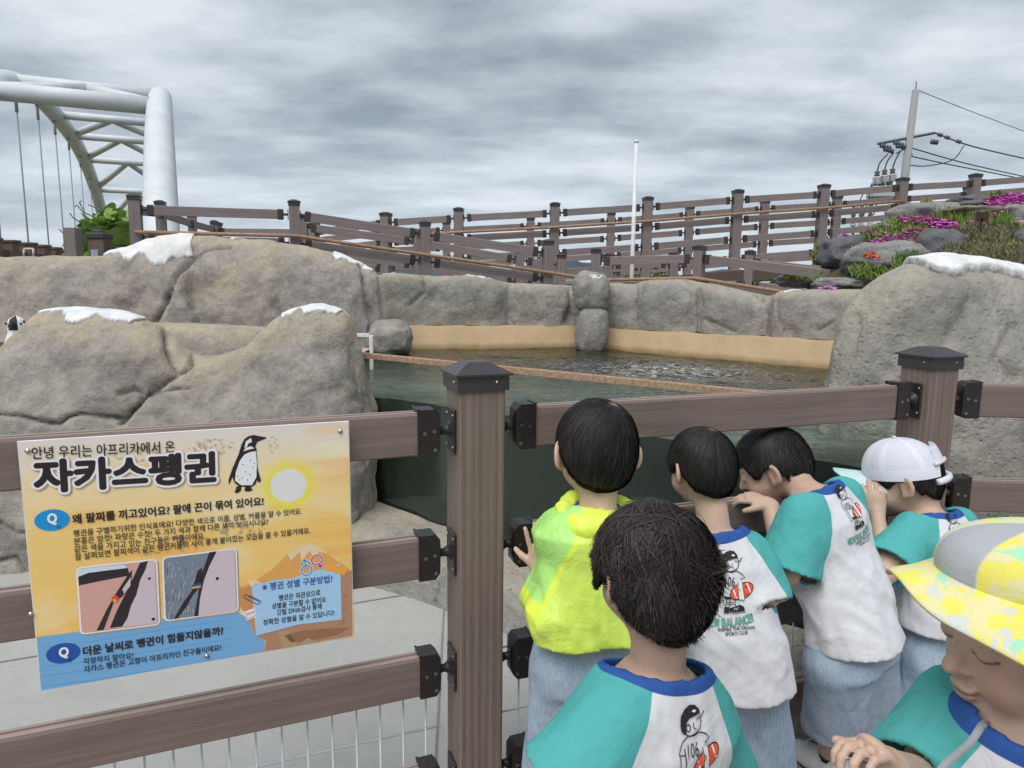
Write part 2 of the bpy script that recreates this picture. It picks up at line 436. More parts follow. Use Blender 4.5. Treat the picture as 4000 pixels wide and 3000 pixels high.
# painted concrete floor beyond the fence and the joints in it
FS = .39                                   # fence line: y = 1.5 + FS*x
fd = nrm([1, FS, 0]); fn = nrm([FS, -1, 0])  # along the fence, towards the camera
def fp(x, off=0, z=0): return np.array([x, 1.5+FS*x, z])+fn*off
mb = MB()
def slab(mb, a, b, c, d, z0, z1, mi=0):
    V = [(*p, z0) for p in (a, b, c, d)]+[(*p, z1) for p in (a, b, c, d)]
    mb.add(V, [(3, 2, 1, 0), (4, 5, 6, 7), (0, 1, 5, 4), (1, 2, 6, 5), (2, 3, 7, 6), (3, 0, 4, 7)], mi)
struct('concrete_floor', MB().add([(-6, -1, -.012), (6, -1, -.012), (6, 9, -.012), (-6, 9, -.012)], [(0, 1, 2, 3)]).mesh('concrete_floor'), MT['floor'])
mj = plain('joint_sealant', (.24, .24, .23), .8)
def strip(p, q, w_, z): # thin flush strip on the floor
    p = np.array(p[:2]); q = np.array(q[:2]); d = nrm(q-p); n = np.array([-d[1], d[0]])*w_/2
    return [(*(p-n), z), (*(q-n), z), (*(q+n), z), (*(p+n), z)]
jm = MB()
for a, b in (((0, 2575), (1640, 2305)), ((1735, 2340), (1700, 2990))):
    p, q = atz(*a, 0), atz(*b, 0); p = p+(p-q)*.6 if a[0] == 0 else p
    jm.add(strip(p, q, .006, -.008), [(0, 1, 2, 3)])
struct('floor_joint', jm.mesh('floor_joint'), mj)
# wooden deck, plank by plank
dk = thing('deck', None, None); del_ = None
tag(dk, kind='structure')
pl = MB().box((0, 0, 0), (.118, 3.2, .022), ch=.003).mesh('plank')
plank_m = wpc('deck_board', c=(.105, .072, .058))
ang = math.atan(FS)
for k in range(30):
    x = -1.3+k*.125/1.0*fd[0]*1.0
    c_ = fp(x, 1.6-.17, -.010+.0008*R_.uniform(-1, 1))
    o = obj('plank', pl, plank_m, dk); o.location = c_; o.rotation_euler = (0, 0, ang)

# ------------------------------------------------------------------ fences
def rail_mesh(L, h=.088, t=.036, near=True):
    """board along +X from 0 to L, top at z=0; grooved crown on top"""
    if near: prof = [(-t/2, -h), (-t/2, -.006), (-t/2+.004, 0), (-.006, 0), (-.0045, -.003), (.0045, -.003), (.006, 0), (t/2-.004, 0), (t/2, -.006), (t/2, -h), (t/2-.003, -h-.003), (-t/2+.003, -h-.003)]
    else: prof = [(-t/2, -h), (-t/2, -.004), (-t/2+.004, 0), (t/2-.004, 0), (t/2, -.004), (t/2, -h)]
    n = len(prof); V = [(x, y, z) for x in (0, L) for y, z in prof]
    F = [(k, (k+1) % n, n+(k+1) % n, n+k) for k in range(n)]+[tuple(range(n))[::-1], tuple(range(n, 2*n))]
    return mesh_from('rail', V, F, False)
def post_mesh(h, w_=.1):
    m = MB().box((0, 0, h/2-.02), (w_, w_, h-.04), ch=.003); return m.mesh('post')
def cap_mesh(w_=.1):
    m = MB(); a = w_/2+.006; b = w_/2+.013; c = w_*.22
    V = []; L_ = [(a, -.036), (a, -.004), (b, -.004), (b, .0), (c, .021)]
    for r, z in L_: V += [(-r, -r, z), (r, -r, z), (r, r, z), (-r, r, z)]
    F = [(4*j+k, 4*j+(k+1) % 4, 4*j+4+(k+1) % 4, 4*j+4+k) for j in range(4) for k in range(4)]+[(16, 17, 18, 19), (3, 2, 1, 0)]
    m.add(V, F, 0)
    for sx, sy in ((0, -1), (0, 1), (1, 0), (-1, 0)):
        R = np.array([[1, 0, 0], [0, 1, 0], [0, 0, 1]]); m.ellip((sx*(a)-sy*.028, sy*a+sx*.028, -.018), (.0032, .0032, .0032), 8, 5, 1)
    return m.mesh('post_cap')
def bracket_mesh():
    """shoe around a rail end: the rail comes from -X, the post is at +X; origin at the rail top centre, end of rail"""
    m = MB(); h2 = .100; t2 = .046
    # wrap with chamfered outer end
    xs = [-.058, .004, .014]; 
    pr = [(-.040, h2/2, t2/2), (-.004, h2/2, t2/2), (.006, h2/2-.012, t2/2-.001), (.010, h2/2-.028, t2/2-.012)]
    V = []
    for x, a, b in pr: V += [(x, -b, -.044-a), (x, b, -.044-a), (x, b, -.044+a), (x, -b, -.044+a)]
    n = len(pr); F = [(4*j+k, 4*j+4+k, 4*j+4+(k+1) % 4, 4*j+(k+1) % 4) for j in range(n-1) for k in range(4)]+[(0, 1, 2, 3), (4*n-1, 4*n-2, 4*n-3, 4*n-4)]
    m.add(V, F, 0)
    m.box((-.039, 0, .007-.0), (.006, t2+.003, .003), ch=.001)
    # ball neck
    m.tube([(.008, 0, -.044), (.013, 0, -.044), (.020, 0, -.044), (.028, 0, -.044), (.035, 0, -.044)], [.0125, .0095, .0085, .013, .021], 12)
    m.box((.038, 0, -.044), (.006, .056, .096), ch=.0025)
    for y in (-t2/2,):
        for x, z in ((-.026, -.044), (-.006, -.040), (-.004, -.080)):
            m.tube([(x, y+.001, z), (x, y-.0016, z)], .0036, 10, 1); m.tube([(x, y-.0014, z), (x, y-.0020, z)], .0016, 8, 0)
    for y, z in ((-.020, -.010), (.020, -.010), (-.020, -.078), (.020, -.078)):
        m.ellip((.0345, y, z), (.0016, .0030, .0030), 8, 5, 1)
    me = m.mesh('rail_bracket'); return me
def bracket_far():
    m = MB(); m.box((-.028, 0, -.044), (.06, .046, .100), ch=.008); m.box((.018, 0, -.044), (.045, .018, .022)); m.box((.043, 0, -.044), (.008, .056, .090))
    return m.mesh('rail_bracket')
POSTS = {}
def fence(label, pts, height, spacing=.27, nr=4, near=False, w_=.1, handrail=None, cat='fence', group=None, post_skip=(), rail_skip=(), rails_sel=None, top_off=.1, cont=None):
    """pts: list of (x,y,ztop) post positions; rails run from post to post"""
    p0 = pts[0]; root = thing('fence', label, cat, (p0[0], p0[1], p0[2]-height), 0, group); o0 = np.array([p0[0], p0[1], p0[2]-height])
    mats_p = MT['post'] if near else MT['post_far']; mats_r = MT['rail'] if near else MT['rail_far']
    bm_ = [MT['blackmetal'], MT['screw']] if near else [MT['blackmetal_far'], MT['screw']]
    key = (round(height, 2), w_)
    if key not in POSTS: POSTS[key] = post_mesh(height, w_)
    if ('cap', w_) not in POSTS: POSTS['cap', w_] = cap_mesh(w_)
    if ('b', near) not in POSTS: POSTS['b', near] = bracket_mesh() if near else bracket_far()
    P = [np.array(p, float) for p in pts]
    for i, p in enumerate(P):
        if i in post_skip: continue
        a = P[min(i+1, len(P)-1)]-P[max(i-1, 0)]; az = math.atan2(a[1], a[0])
        if i == len(P)-1 and len(P) > 1: a = P[i]-P[i-1]; az = math.atan2(a[1], a[0])
        po = bpy.data.objects.new('post', POSTS[key]); COL.objects.link(po); po.parent = root
        if not len(po.data.materials): po.data.materials.append(mats_p)
        po.location = (p[0]-o0[0], p[1]-o0[1], p[2]-.021-height-o0[2]+.02); po.rotation_euler = (0, 0, az)
        co = bpy.data.objects.new('post_cap', POSTS['cap', w_]); COL.objects.link(co); co.parent = po
        if not len(co.data.materials): co.data.materials.append(MT['capmetal']); co.data.materials.append(MT['screw'])
        co.location = (0, 0, height-.02+.001)
    for i in range(len(P)-1):
        if i in rail_skip: continue
        a, b = P[i], P[i+1]; d = b-a; dh = math.hypot(d[0], d[1]); az = math.atan2(d[1], d[0]); sl_ = d[2]/dh
        g = w_/2+(.042 if near else .052); L = math.hypot(dh-2*g, (dh-2*g)*sl_); me = rail_mesh(L, near=near)
        for k in (rails_sel or range(nr)):
            z0 = a[2]-top_off-k*spacing+sl_*g
            ro = obj('rail', me, mats_r, root)
            ro.location = (a[0]+d[0]/dh*g-o0[0], a[1]+d[1]/dh*g-o0[1], z0-o0[2]); ro.rotation_euler = (0, -math.atan(sl_), az)
            for e_, x, rz in ((0, 0., pi), (1, L, 0.)):
                bo = bpy.data.objects.new('rail_bracket', POSTS['b', near]); COL.objects.link(bo); bo.parent = ro
                if not len(bo.data.materials):
                    for m in bm_: bo.data.materials.append(m)
                bo.location = (x, 0, 0); bo.rotation_euler = (0, 0, rz)
                if e_ == 0 and near: bo.rotation_euler = (0, 0, 0); bo.scale = (-1, 1, 1)
    if handrail is not None:
        side, zoff, i0, i1 = handrail
        m = MB(); pp = []
        for i in range(i0, i1+1):
            a = P[min(i+1, len(P)-1)]-P[max(i-1, 0)]; n = nrm([a[1], -a[0], 0])*side
            pp.append(P[i]+n*(w_/2+.035)+np.array([0, 0, -top_off-spacing+zoff]))
        # pass straight between the posts
        m.tube([q-o0 for q in pp], .019, 10)
        me = m.mesh('handrail', True); obj('handrail', me, MT['handrail'], root)
    return root

# the near fence (posts found from the photograph; the line is straight)
zt = .984+.1
near_pts = [(-1.60, 1.5-FS*1.60, zt), (-.078, 1.497, zt), (1.155, 1.5+FS*1.155, zt)]
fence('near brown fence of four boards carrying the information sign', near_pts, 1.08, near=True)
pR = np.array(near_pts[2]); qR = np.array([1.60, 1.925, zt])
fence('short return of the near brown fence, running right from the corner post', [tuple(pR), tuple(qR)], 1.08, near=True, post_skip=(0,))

def PX(l): return [tuple(at(x, y, Y)) for x, y, Y in l]
A = PX([(524, 757, 6.7), (1148, 780, 7.1), (1660, 862, 7.5), (2140, 935, 7.7), (2328, 968, 7.9), (2735, 955, 7.6), (3317, 1015, 6.2), (3640, 1085, 5.7)])
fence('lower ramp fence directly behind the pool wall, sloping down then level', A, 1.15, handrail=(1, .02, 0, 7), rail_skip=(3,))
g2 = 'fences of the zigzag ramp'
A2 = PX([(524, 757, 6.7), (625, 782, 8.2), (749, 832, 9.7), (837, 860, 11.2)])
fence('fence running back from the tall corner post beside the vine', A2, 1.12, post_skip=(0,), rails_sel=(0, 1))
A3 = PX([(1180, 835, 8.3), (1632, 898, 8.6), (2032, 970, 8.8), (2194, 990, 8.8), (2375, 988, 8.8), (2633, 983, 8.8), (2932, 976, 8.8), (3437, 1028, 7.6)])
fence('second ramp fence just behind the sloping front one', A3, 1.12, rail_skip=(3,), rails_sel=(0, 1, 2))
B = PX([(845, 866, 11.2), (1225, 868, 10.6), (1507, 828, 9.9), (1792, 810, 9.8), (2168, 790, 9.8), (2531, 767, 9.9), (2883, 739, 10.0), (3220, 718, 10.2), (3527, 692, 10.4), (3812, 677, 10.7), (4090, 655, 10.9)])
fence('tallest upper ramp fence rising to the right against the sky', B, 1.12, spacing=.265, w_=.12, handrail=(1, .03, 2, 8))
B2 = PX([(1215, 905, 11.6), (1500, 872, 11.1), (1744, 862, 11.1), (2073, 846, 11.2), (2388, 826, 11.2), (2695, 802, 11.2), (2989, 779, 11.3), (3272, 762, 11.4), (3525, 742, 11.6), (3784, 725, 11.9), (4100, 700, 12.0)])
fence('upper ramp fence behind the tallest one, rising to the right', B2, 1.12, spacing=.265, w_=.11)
# ramp decks with a board fascia
def ramp(Pa, Pb, off, thick, label=None):
    n = min(len(Pa), len(Pb)); m = MB(); V = []
    for i in range(n):
        for P_, sgn in ((Pa[i], -1), (Pb[i], 1)):
            V += [(P_[0], P_[1]+.12*sgn, P_[2]-off), (P_[0], P_[1]+.12*sgn, P_[2]-off-thick)]
    F = []
    for i in range(n-1):
        a = 4*i; b = a+4
        F += [(a, b, b+2, a+2), (a+1, a+3, b+3, b+1), (a, a+1, b+1, b), (a+2, b+2, b+3, a+3)]
    F += [(0, 2, 3, 1), (4*n-4, 4*n-3, 4*n-1, 4*n-2)]
    m.add(V, F)
    return struct('ramp_deck', m.mesh('ramp_deck'), plank_m)
ramp(B[2:], B2[2:], 1.10, .16)
ramp(A[:7], A3[:1]+A3[:4]+A3[5:7], 1.12, .14)
# ------------------------------------------------------------------ pool: back wall, water, glass
zw, zrim = .70, .897
GS, G0 = -.69, 2.836                         # glass plane y = G0 + GS x
gd = nrm([1, GS, 0]); gn = nrm([GS, -1, 0]); gn = -gn if gn[1] > 0 else gn   # towards the camera
def gp(x, off=0, z=0): return np.array([x, G0+GS*x, z])+gn*off
def on_glass(px, py):
    d = ray(px, py); t = G0/(d[1]-GS*d[0]); return O_+d*t
BO = np.array([0, -.0, 0])
bandL = [atz(1500, 1366, zw), atz(2300, 1357, zw)]
bandR = [atz(2300, 1357, zw), atz(3420, 1463, zw)]
def band(a, b, ztop_px, name, label):
    a = a[:2]; b = b[:2]; d = nrm(b-a); n = np.array([d[1], -d[0]])
    zs = []
    for p, py in ((a, ztop_px[0]), (b, ztop_px[1])): zs.append(py)
    m = MB(); nx = 24
    V = []
    for i in range(nx+1):
        p = a+(b-a)*i/nx; z = zs[0]+(zs[1]-zs[0])*i/nx+.008*float(vnoise(np.array([i*.9, 3, 1])))
        V += [(*(p-n*.0), -1.2), (*p, z-zw), (*(p-n*.25), z-zw)]
    V = np.array(V, float)
    F = []
    for i in range(nx):
        q = 3*i; F += [(q, q+3, q+4, q+1), (q+1, q+4, q+5, q+2)]
    m.add(V, F)
    o = m.build(name, MT['stucco'], None, True, (0, 0, zw)); tag(o, label, 'pool wall'); return o
zl = at(1600, 1275, 5.5)[2]; zr0 = at(2240, 1277, 5.8)[2]; zr1 = at(2400, 1288, 5.6)[2]; zr2 = at(3300, 1332, 4.55)[2]
band(bandL[0], bandL[1], (zl, zr0), 'pool_wall', 'tan rendered pool wall left of the stacked rock column')
band(bandR[0], bandR[1], (zr1, zr2), 'pool_wall', 'tan rendered pool wall right of the stacked rock column')
# water surface
nx, ny = 300, 230
A_ = gp(-.95, -.008); B_ = gp(1.25, -.008)
S, T = np.meshgrid(np.linspace(0, 1, nx), np.linspace(0, 1, ny)**1.25, indexing='ij')
Pw = A_[None, None]*(1-S[..., None])+B_[None, None]*S[..., None]
back = np.array([0, 3.6, 0])[None, None]*np.ones(S.shape)[..., None]+np.stack([-.1+1.7*S, 0*S, 0*S], -1)
Pw = Pw+T[..., None]*back
Pw[..., 2] = zw
q = np.stack([Pw[..., 0]*2.4, Pw[..., 1]*3.6, np.zeros_like(S)], -1)
wv = .013*fbm(q+fbm(q*.7, 2, 5)[..., None]*.6, 3, 3)+.007*np.abs(fbm(q*3.1, 3, 8))
amp = .55+.9*np.exp(-(((Pw[..., 0]-.85)/.8)**2+((Pw[..., 1]-4.5)/.9)**2))
Pw[..., 2] += wv*amp
fo = 1.0*np.exp(-(((Pw[..., 0]-.95)/.62)**2+((Pw[..., 1]-4.35)/.45)**2))+.45*np.exp(-(((Pw[..., 0]-.9)/.7)**2+((Pw[..., 1]-3.1)/.6)**2))
mk = np.exp(-(T*3.6/.75)**2)*np.clip(.75+.6*fbm(np.stack([Pw[..., 0]*1.2, Pw[..., 1]*4, S*0], -1), 3, 12), 0, 1)
me = grid_mesh('water', Pw); setattr_f(me, 'milk', mk.ravel()); setattr_f(me, 'foam', fo.ravel())
struct('water', me, MT['water'])
# body of water seen through the pane: front face follows the surface's edge
nb = 120; Vb = []
for i in range(nb):
    s = int(i*(nx-1)/(nb-1)); p = Pw[s, 0]; Vb += [tuple(p-np.array([0, 0, .002])), (p[0], p[1], -.05)]
struct('water_body', mesh_from('water_body', Vb, [(2*i, 2*i+1, 2*i+3, 2*i+2) for i in range(nb-1)]), MT['waterbody'])
# glass pane with rusty rim
gl = thing('glass_panel', 'long clear pool window with a rusty orange rim and green water behind it', 'glass panel', tuple(gp(.19)), math.atan(GS))
La = 2.27
MB().box((0, .0, (zrim+.02)/2), (La, .012, zrim-.02)).build('pane', MT['glass'], gl)
MB().box((0, 0, zrim+.002), (La, .030, .014), ch=.002).box((0, -.015, zrim-.006), (La, .004, .018)).build('rim', MT['rust'], gl)
# white square-section pipe at the left end of the pool
wp = thing('pipe_frame', 'white square pipe bent down into the left end of the pool', 'pipe', tuple(at(1450, 1310, 4.3)), 0)
c0 = at(1450, 1316, 4.3)
m = MB(); m.box((0, 0, -.25), (.022, .022, .5), ch=.002); m.box((-.11, .0, .0), (.2, .022, .022), ch=.002); m.build('pipe', MT['white'], wp)

# ------------------------------------------------------------------ moulded rock walls
def interp_fn(pts):
    xs = [p[0] for p in pts]; ys = [p[1] for p in pts]; return lambda x: float(np.interp(x, xs, ys))
def crest_from_px(prof, step=.02):
    """prof: (px,py,Y) polyline -> dense world polyline"""
    W = np.array([at(*p) for p in prof]); 
    seg = np.linalg.norm(np.diff(W, axis=0), axis=1); s = np.concatenate([[0], np.cumsum(seg)])
    n = max(8, int(s[-1]/step)); u = np.linspace(0, s[-1], n)
    # smooth interpolation (Catmull-like through cosine blend of linear, then box smoothing)
    Q = np.stack([np.interp(u, s, W[:, k]) for k in range(3)], -1)
    ker = max(1, int(.03/step)); 
    for _ in range(2):
        Qp = np.pad(Q, ((ker, ker), (0, 0)), mode='edge'); Q2 = sum(Qp[i:i+n] for i in range(2*ker+1))/(2*ker+1)
        w_ = np.ones(n); Q = Q2
    return Q
def near_poly(px, py, line):
    """distance in photo px from points to polyline"""
    d = np.full(np.shape(px), 1e9)
    for (x0, y0), (x1, y1) in zip(line[:-1], line[1:]):
        vx, vy = x1-x0, y1-y0; L2 = vx*vx+vy*vy
        t = np.clip(((px-x0)*vx+(py-y0)*vy)/L2, 0, 1); d = np.minimum(d, np.hypot(px-x0-t*vx, py-y0-t*vy))
    return d
def rock_wall(name, label, prof, zb, T=.5, ex=3.2, step=.02, amp=.03, freq=2.2, seed=1, cracks=(), mat='rock', crestw=.12, plant=None, back_drop=.7, cat='rock wall'):
    """a thick rounded wall whose crest follows prof; cracks: (polyline px, depth m, width px)"""
    C = crest_from_px(prof, step); n = len(C)
    tx = np.maximum(np.gradient(C[:, 0]), step*.12); ty = np.clip(np.gradient(C[:, 1]), -tx, tx); tl = np.hypot(tx, ty)
    # smooth plan normals
    nxy = np.stack([ty, -tx], -1)
    for _ in range(30): nxy = (np.roll(nxy, 1, 0)+nxy+np.roll(nxy, -1, 0))/3 if False else np.concatenate([nxy[:1], (nxy[:-2]+nxy[1:-1]+nxy[2:])/3, nxy[-1:]])
    nxy /= np.linalg.norm(nxy, axis=1)[:, None]
    nxy[nxy[:, 1] > 0] *= -1
    if callable(zb): zb = np.array([zb(v) for v in proj(C)[0]])
    else: zb = np.full(n, float(zb))
    H = np.max(C[:, 2]-zb); ph = np.linspace(0, pi, 400)
    sx = np.sign(-np.cos(ph))*np.abs(np.cos(ph))**(2/ex); sz = np.sin(ph)**(2/ex)
    L = np.concatenate([[0], np.cumsum(np.hypot(np.diff(sx)*T/2, np.diff(sz)*H))])
    Lf = L[-1]*back_drop; m = int(Lf/step); pp = np.interp(np.linspace(0, Lf, m), L, ph)
    sx = np.interp(pp, ph, sx); sz = np.interp(pp, ph, sz)
    hs = (C[:, 2]-zb)[:, None]
    dend = np.minimum(np.linalg.norm(C[:, :2]-C[0, :2], axis=1), np.linalg.norm(C[:, :2]-C[-1, :2], axis=1))
    dd = np.clip(dend/(T*.55), 0, 1); dd = np.sqrt(np.maximum(1-(1-dd)**2, 0))*.93+.07
    for _ in range(6): dd = np.concatenate([dd[:1], (dd[:-2]+dd[1:-1]+dd[2:])/3, dd[-1:]])
    tt = T/2*np.clip(hs/(.35*H), .0, 1)**.5*dd[:, None]
    sxo = sx; sx = np.where(sx > 0, sx*.45, sx)
    X = C[:, 0][:, None]+nxy[:, 0][:, None]*(-sx)[None]*tt
    Y = C[:, 1][:, None]+nxy[:, 1][:, None]*(-sx)[None]*tt
    Z = zb[:, None]+hs*sz[None]
    P = np.stack([X, Y, Z], -1); sx = sxo
    def normals(P):
        du = np.gradient(P, axis=0); dv = np.gradient(P, axis=1); N_ = np.cross(du, dv); N_ /= np.linalg.norm(N_, axis=-1, keepdims=True)+1e-9
        s = np.sign((N_[..., 0]*nxy[:, 0][:, None]+N_[..., 1]*nxy[:, 1][:, None])*(sx[None] < 0)+N_[..., 2]*(sx[None] >= 0)); 
        flip = np.where(np.mean(s) < 0, -1, 1); return N_*flip
    N_ = normals(P)
    fade = np.clip(1-np.abs(sx)*0, 0, 1)
    lo = fbm(P*freq, 3, seed)*amp; hi = fbm(P*freq*5, 4, seed+20)*amp*.28
    crestmask = np.exp(-((Z-C[:, 2][:, None])/.10)**2)
    P = P+N_*((lo*(1-.75*crestmask))+hi*(1-.4*crestmask))[..., None]
    front = (sx[None] < .15)
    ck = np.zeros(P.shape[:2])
    if cracks:
        px, py = proj(P)
        dep = np.zeros_like(ck)
        wob = fbm(P*9, 2, seed+50)*4
        for line, dp, wd in cracks:
            d = np.abs(near_poly(px, py, line)+wob*.0); d = np.maximum(d+wob, 0); wd0 = wd; wd = max(wd, 8)
            g = np.exp(-(np.maximum(d, 0)/wd)**2)*front
            dep = np.maximum(dep, dp*g); 
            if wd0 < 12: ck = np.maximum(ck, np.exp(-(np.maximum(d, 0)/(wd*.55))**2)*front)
        P = P-normals(P)*dep[..., None]
    me = grid_mesh(name, P)
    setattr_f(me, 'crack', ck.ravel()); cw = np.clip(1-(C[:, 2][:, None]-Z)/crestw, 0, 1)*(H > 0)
    setattr_f(me, 'crest', (cw).ravel())
    o = obj(name, me, MT[mat]); o['label'] = label; o['category'] = cat
    return o, P, normals(P), sx
def plaster_cap(label, P, N_, sx, low, x0, x1, thick=.022, phi_back=.55, parent=None):
    """white drip patch lying over the crest of a wall: low(px)->lower edge py, from column x0 to x1 (px)"""
    px, py = proj(P); n, m, _ = P.shape
    jc = np.argmin(np.abs(sx)) # crest column
    jb = min(m-2, int(np.argmin(np.abs(sx-phi_back))))
    rows = [i for i in range(n) if x0 <= px[i, jc] <= x1]
    if len(rows) < 3: return
    i0, i1 = rows[0], rows[-1]; nv = 26; nu = (i1-i0)*2+1
    G = np.zeros((nu, nv, 3)); E = np.zeros((nu, nv)); 
    for a in range(nu):
        fi = i0+a/2; ia = int(fi); fr = fi-ia; ib = min(ia+1, n-1)
        Pc = P[ia]*(1-fr)+P[ib]*fr; Nc = N_[ia]*(1-fr)+N_[ib]*fr
        pxc = px[ia]*(1-fr)+px[ib]*fr; pyc = py[ia]*(1-fr)+py[ib]*fr
        xl = pxc[jc]; yl = low(xl)+5*float(vnoise(np.array([xl*.06, 1, 2])))+5*float(vnoise(np.array([xl*.16, 5, 2])))
        cand = [j for j in range(0, jc+1) if pyc[j] <= yl]
        jl = float(cand[0]) if cand else float(jc)
        if cand and cand[0] > 0:
            j0 = cand[0]; d_ = pyc[j0-1]-pyc[j0]; jl = j0-(yl-pyc[j0])/d_ if d_ > 1e-6 else j0
        endf = min(1, min(a, nu-1-a)/6)
        jbb = jl+(jb-jl)*(.25+.75*endf)
        for b in range(nv):
            g = b/(nv-1); jj = jl+(jbb-jl)*g; ja = int(jj); f2 = jj-ja; jb2 = min(ja+1, m-1)
            p = Pc[ja]*(1-f2)+Pc[jb2]*f2; q_ = Nc[ja]*(1-f2)+Nc[jb2]*f2
            ed = min(b/2.0, (nv-1-b)/2.0, a/3., (nu-1-a)/3., 1); e2 = math.sqrt(max(0, 1-(1-ed)**2))
            G[a, b] = p+nrm(q_)*(thick*.42*e2+.0+.004*float(vnoise(p*30))*(ed > .4)-.006*(ed <= 0)); E[a, b] = 1-min(1, ed*1.3) if b < nv/2 or ed < .4 else 0
    me = grid_mesh('plaster_cap', G); setattr_f(me, 'edge', E.ravel())
    o = obj('plaster_cap', me, MT['plaster'], parent); 
    return o


# left far rock wall
o, P, N_, sx = rock_wall('rock_wall', 'long grey-brown moulded rock wall behind the penguin island, with two white plaster patches',
    [(-900, 1010, 5.3), (-200, 1012, 5.25), (0, 1008, 5.2), (250, 1003, 5.15), (420, 998, 5.1), (520, 968, 5.1), (620, 932, 5.1), (720, 918, 5.1), (860, 926, 5.15), (1060, 945, 5.2), (1250, 975, 5.25), (1390, 1020, 5.3), (1470, 1066, 5.35), (1490, 1150, 5.35), (1502, 1260, 5.3), (1508, 1420, 5.3)],
    0, T=.62, ex=3.4, step=.0135, amp=.055, freq=1.6, seed=4,
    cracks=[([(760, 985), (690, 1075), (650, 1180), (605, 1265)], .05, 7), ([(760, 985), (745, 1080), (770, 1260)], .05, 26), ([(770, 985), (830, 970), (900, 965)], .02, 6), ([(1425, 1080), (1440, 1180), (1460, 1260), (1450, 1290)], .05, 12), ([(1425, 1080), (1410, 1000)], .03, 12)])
FAR = o
plaster_cap(None, P, N_, sx, interp_fn([(425, 990), (470, 998), (520, 1000), (555, 1015), (580, 1022), (600, 1000), (625, 1004), (640, 1030), (665, 1046), (690, 1040), (705, 1012), (730, 1014), (760, 1008), (775, 995)]), 425, 775, .03, .5, FAR)
plaster_cap(None, P, N_, sx, interp_fn([(1290, 990), (1320, 1020), (1345, 1016), (1390, 1040), (1430, 1060), (1480, 1072)]), 1292, 1478, .025, .5, FAR)
plaster_cap(None, P, N_, sx, interp_fn([(900, 930), (1000, 938)]), 905, 1000, .02, .5, FAR)
# ledge below it and the pink island floor
rock_wall('rock_ledge', 'brown rock shelf with dripping stains behind the near humped rock', [(560, 1262, 4.6), (660, 1262, 4.6), (760, 1264, 4.6), (900, 1270, 4.55), (1020, 1276, 4.5), (1120, 1290, 4.5)], .5, T=.5, ex=5, step=.03, amp=.02, seed=11, mat='rock', cat='rock ledge')
pk = plain('pink_island_floor', (.52, .40, .40), .8, var=.1)
struct('island_floor', MB().add([(-4.5, 3.4, .52), (-2.3, 3.4, .52), (-1.75, 3.4, .755), (-1.0, 3.4, .755), (-1.0, 5.2, .755), (-1.75, 5.2, .755), (-2.3, 5.2, .52), (-4.5, 5.2, .52)], [(0, 1, 6, 7), (1, 2, 5, 6), (2, 3, 4, 5)]).mesh('island_floor'), pk)
# back wall behind the pool, block by block joints
prof = [(1440, 1078, 5.75), (1560, 1066, 5.8), (1700, 1080, 5.85), (1820, 1076, 5.9), (1920, 1088, 5.95), (1985, 1103, 5.98), (2100, 1108, 6.0), (2200, 1112, 6.02), (2300, 1120, 6.05)]
o, P, N_, sx = rock_wall('rock_wall', 'low grey rock wall above the tan pool wall, left of the stacked column', prof, interp_fn([(1500, zl), (2240, zr0)]), T=.34, ex=4.5, step=.0125, amp=.028, freq=2.6, seed=6, mat='rock_grey',
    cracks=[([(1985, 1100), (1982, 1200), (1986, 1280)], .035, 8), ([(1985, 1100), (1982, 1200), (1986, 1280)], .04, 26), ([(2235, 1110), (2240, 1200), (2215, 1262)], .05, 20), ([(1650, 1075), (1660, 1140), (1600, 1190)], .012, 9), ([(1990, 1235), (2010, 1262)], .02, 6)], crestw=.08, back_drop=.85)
plaster_cap(None, P, N_, sx, interp_fn([(1800, 1080), (1925, 1090)]), 1808, 1925, .015, .5, o)
plaster_cap(None, P, N_, sx, interp_fn([(1480, 1072), (1550, 1068)]), 1485, 1555, .015, .5, o)
prof = [(2310, 1118, 5.98), (2400, 1106, 5.88), (2480, 1112, 5.79), (2500, 1100, 5.76), (2560, 1094, 5.68), (2680, 1094, 5.52), (2712, 1100, 5.47), (2760, 1106, 5.41), (2880, 1130, 5.25), (2965, 1150, 5.13), (3000, 1160, 5.08), (3060, 1142, 5.0), (3180, 1132, 4.85), (3300, 1134, 4.75), (3420, 1136, 4.6), (3700, 1136, 4.3)]
o, P, N_, sx = rock_wall('rock_wall', 'low grey rock wall of rounded blocks, right of the stacked column', prof, interp_fn([(2310, zr1-.0), (3300, zr2)]), T=.34, ex=4.5, step=.0125, amp=.025, freq=2.6, seed=16, mat='rock_grey',
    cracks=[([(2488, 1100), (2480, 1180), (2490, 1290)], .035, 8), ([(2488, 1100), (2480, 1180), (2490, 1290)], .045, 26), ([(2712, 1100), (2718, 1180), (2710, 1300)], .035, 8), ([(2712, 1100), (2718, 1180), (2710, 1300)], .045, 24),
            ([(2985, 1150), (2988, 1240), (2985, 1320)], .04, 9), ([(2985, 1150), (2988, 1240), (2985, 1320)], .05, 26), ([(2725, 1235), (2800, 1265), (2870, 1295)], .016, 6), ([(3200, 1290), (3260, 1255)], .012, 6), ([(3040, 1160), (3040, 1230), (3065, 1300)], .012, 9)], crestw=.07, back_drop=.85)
plaster_cap(None, P, N_, sx, interp_fn([(3040, 1146), (3140, 1138)]), 3042, 3140, .012, .5, o)
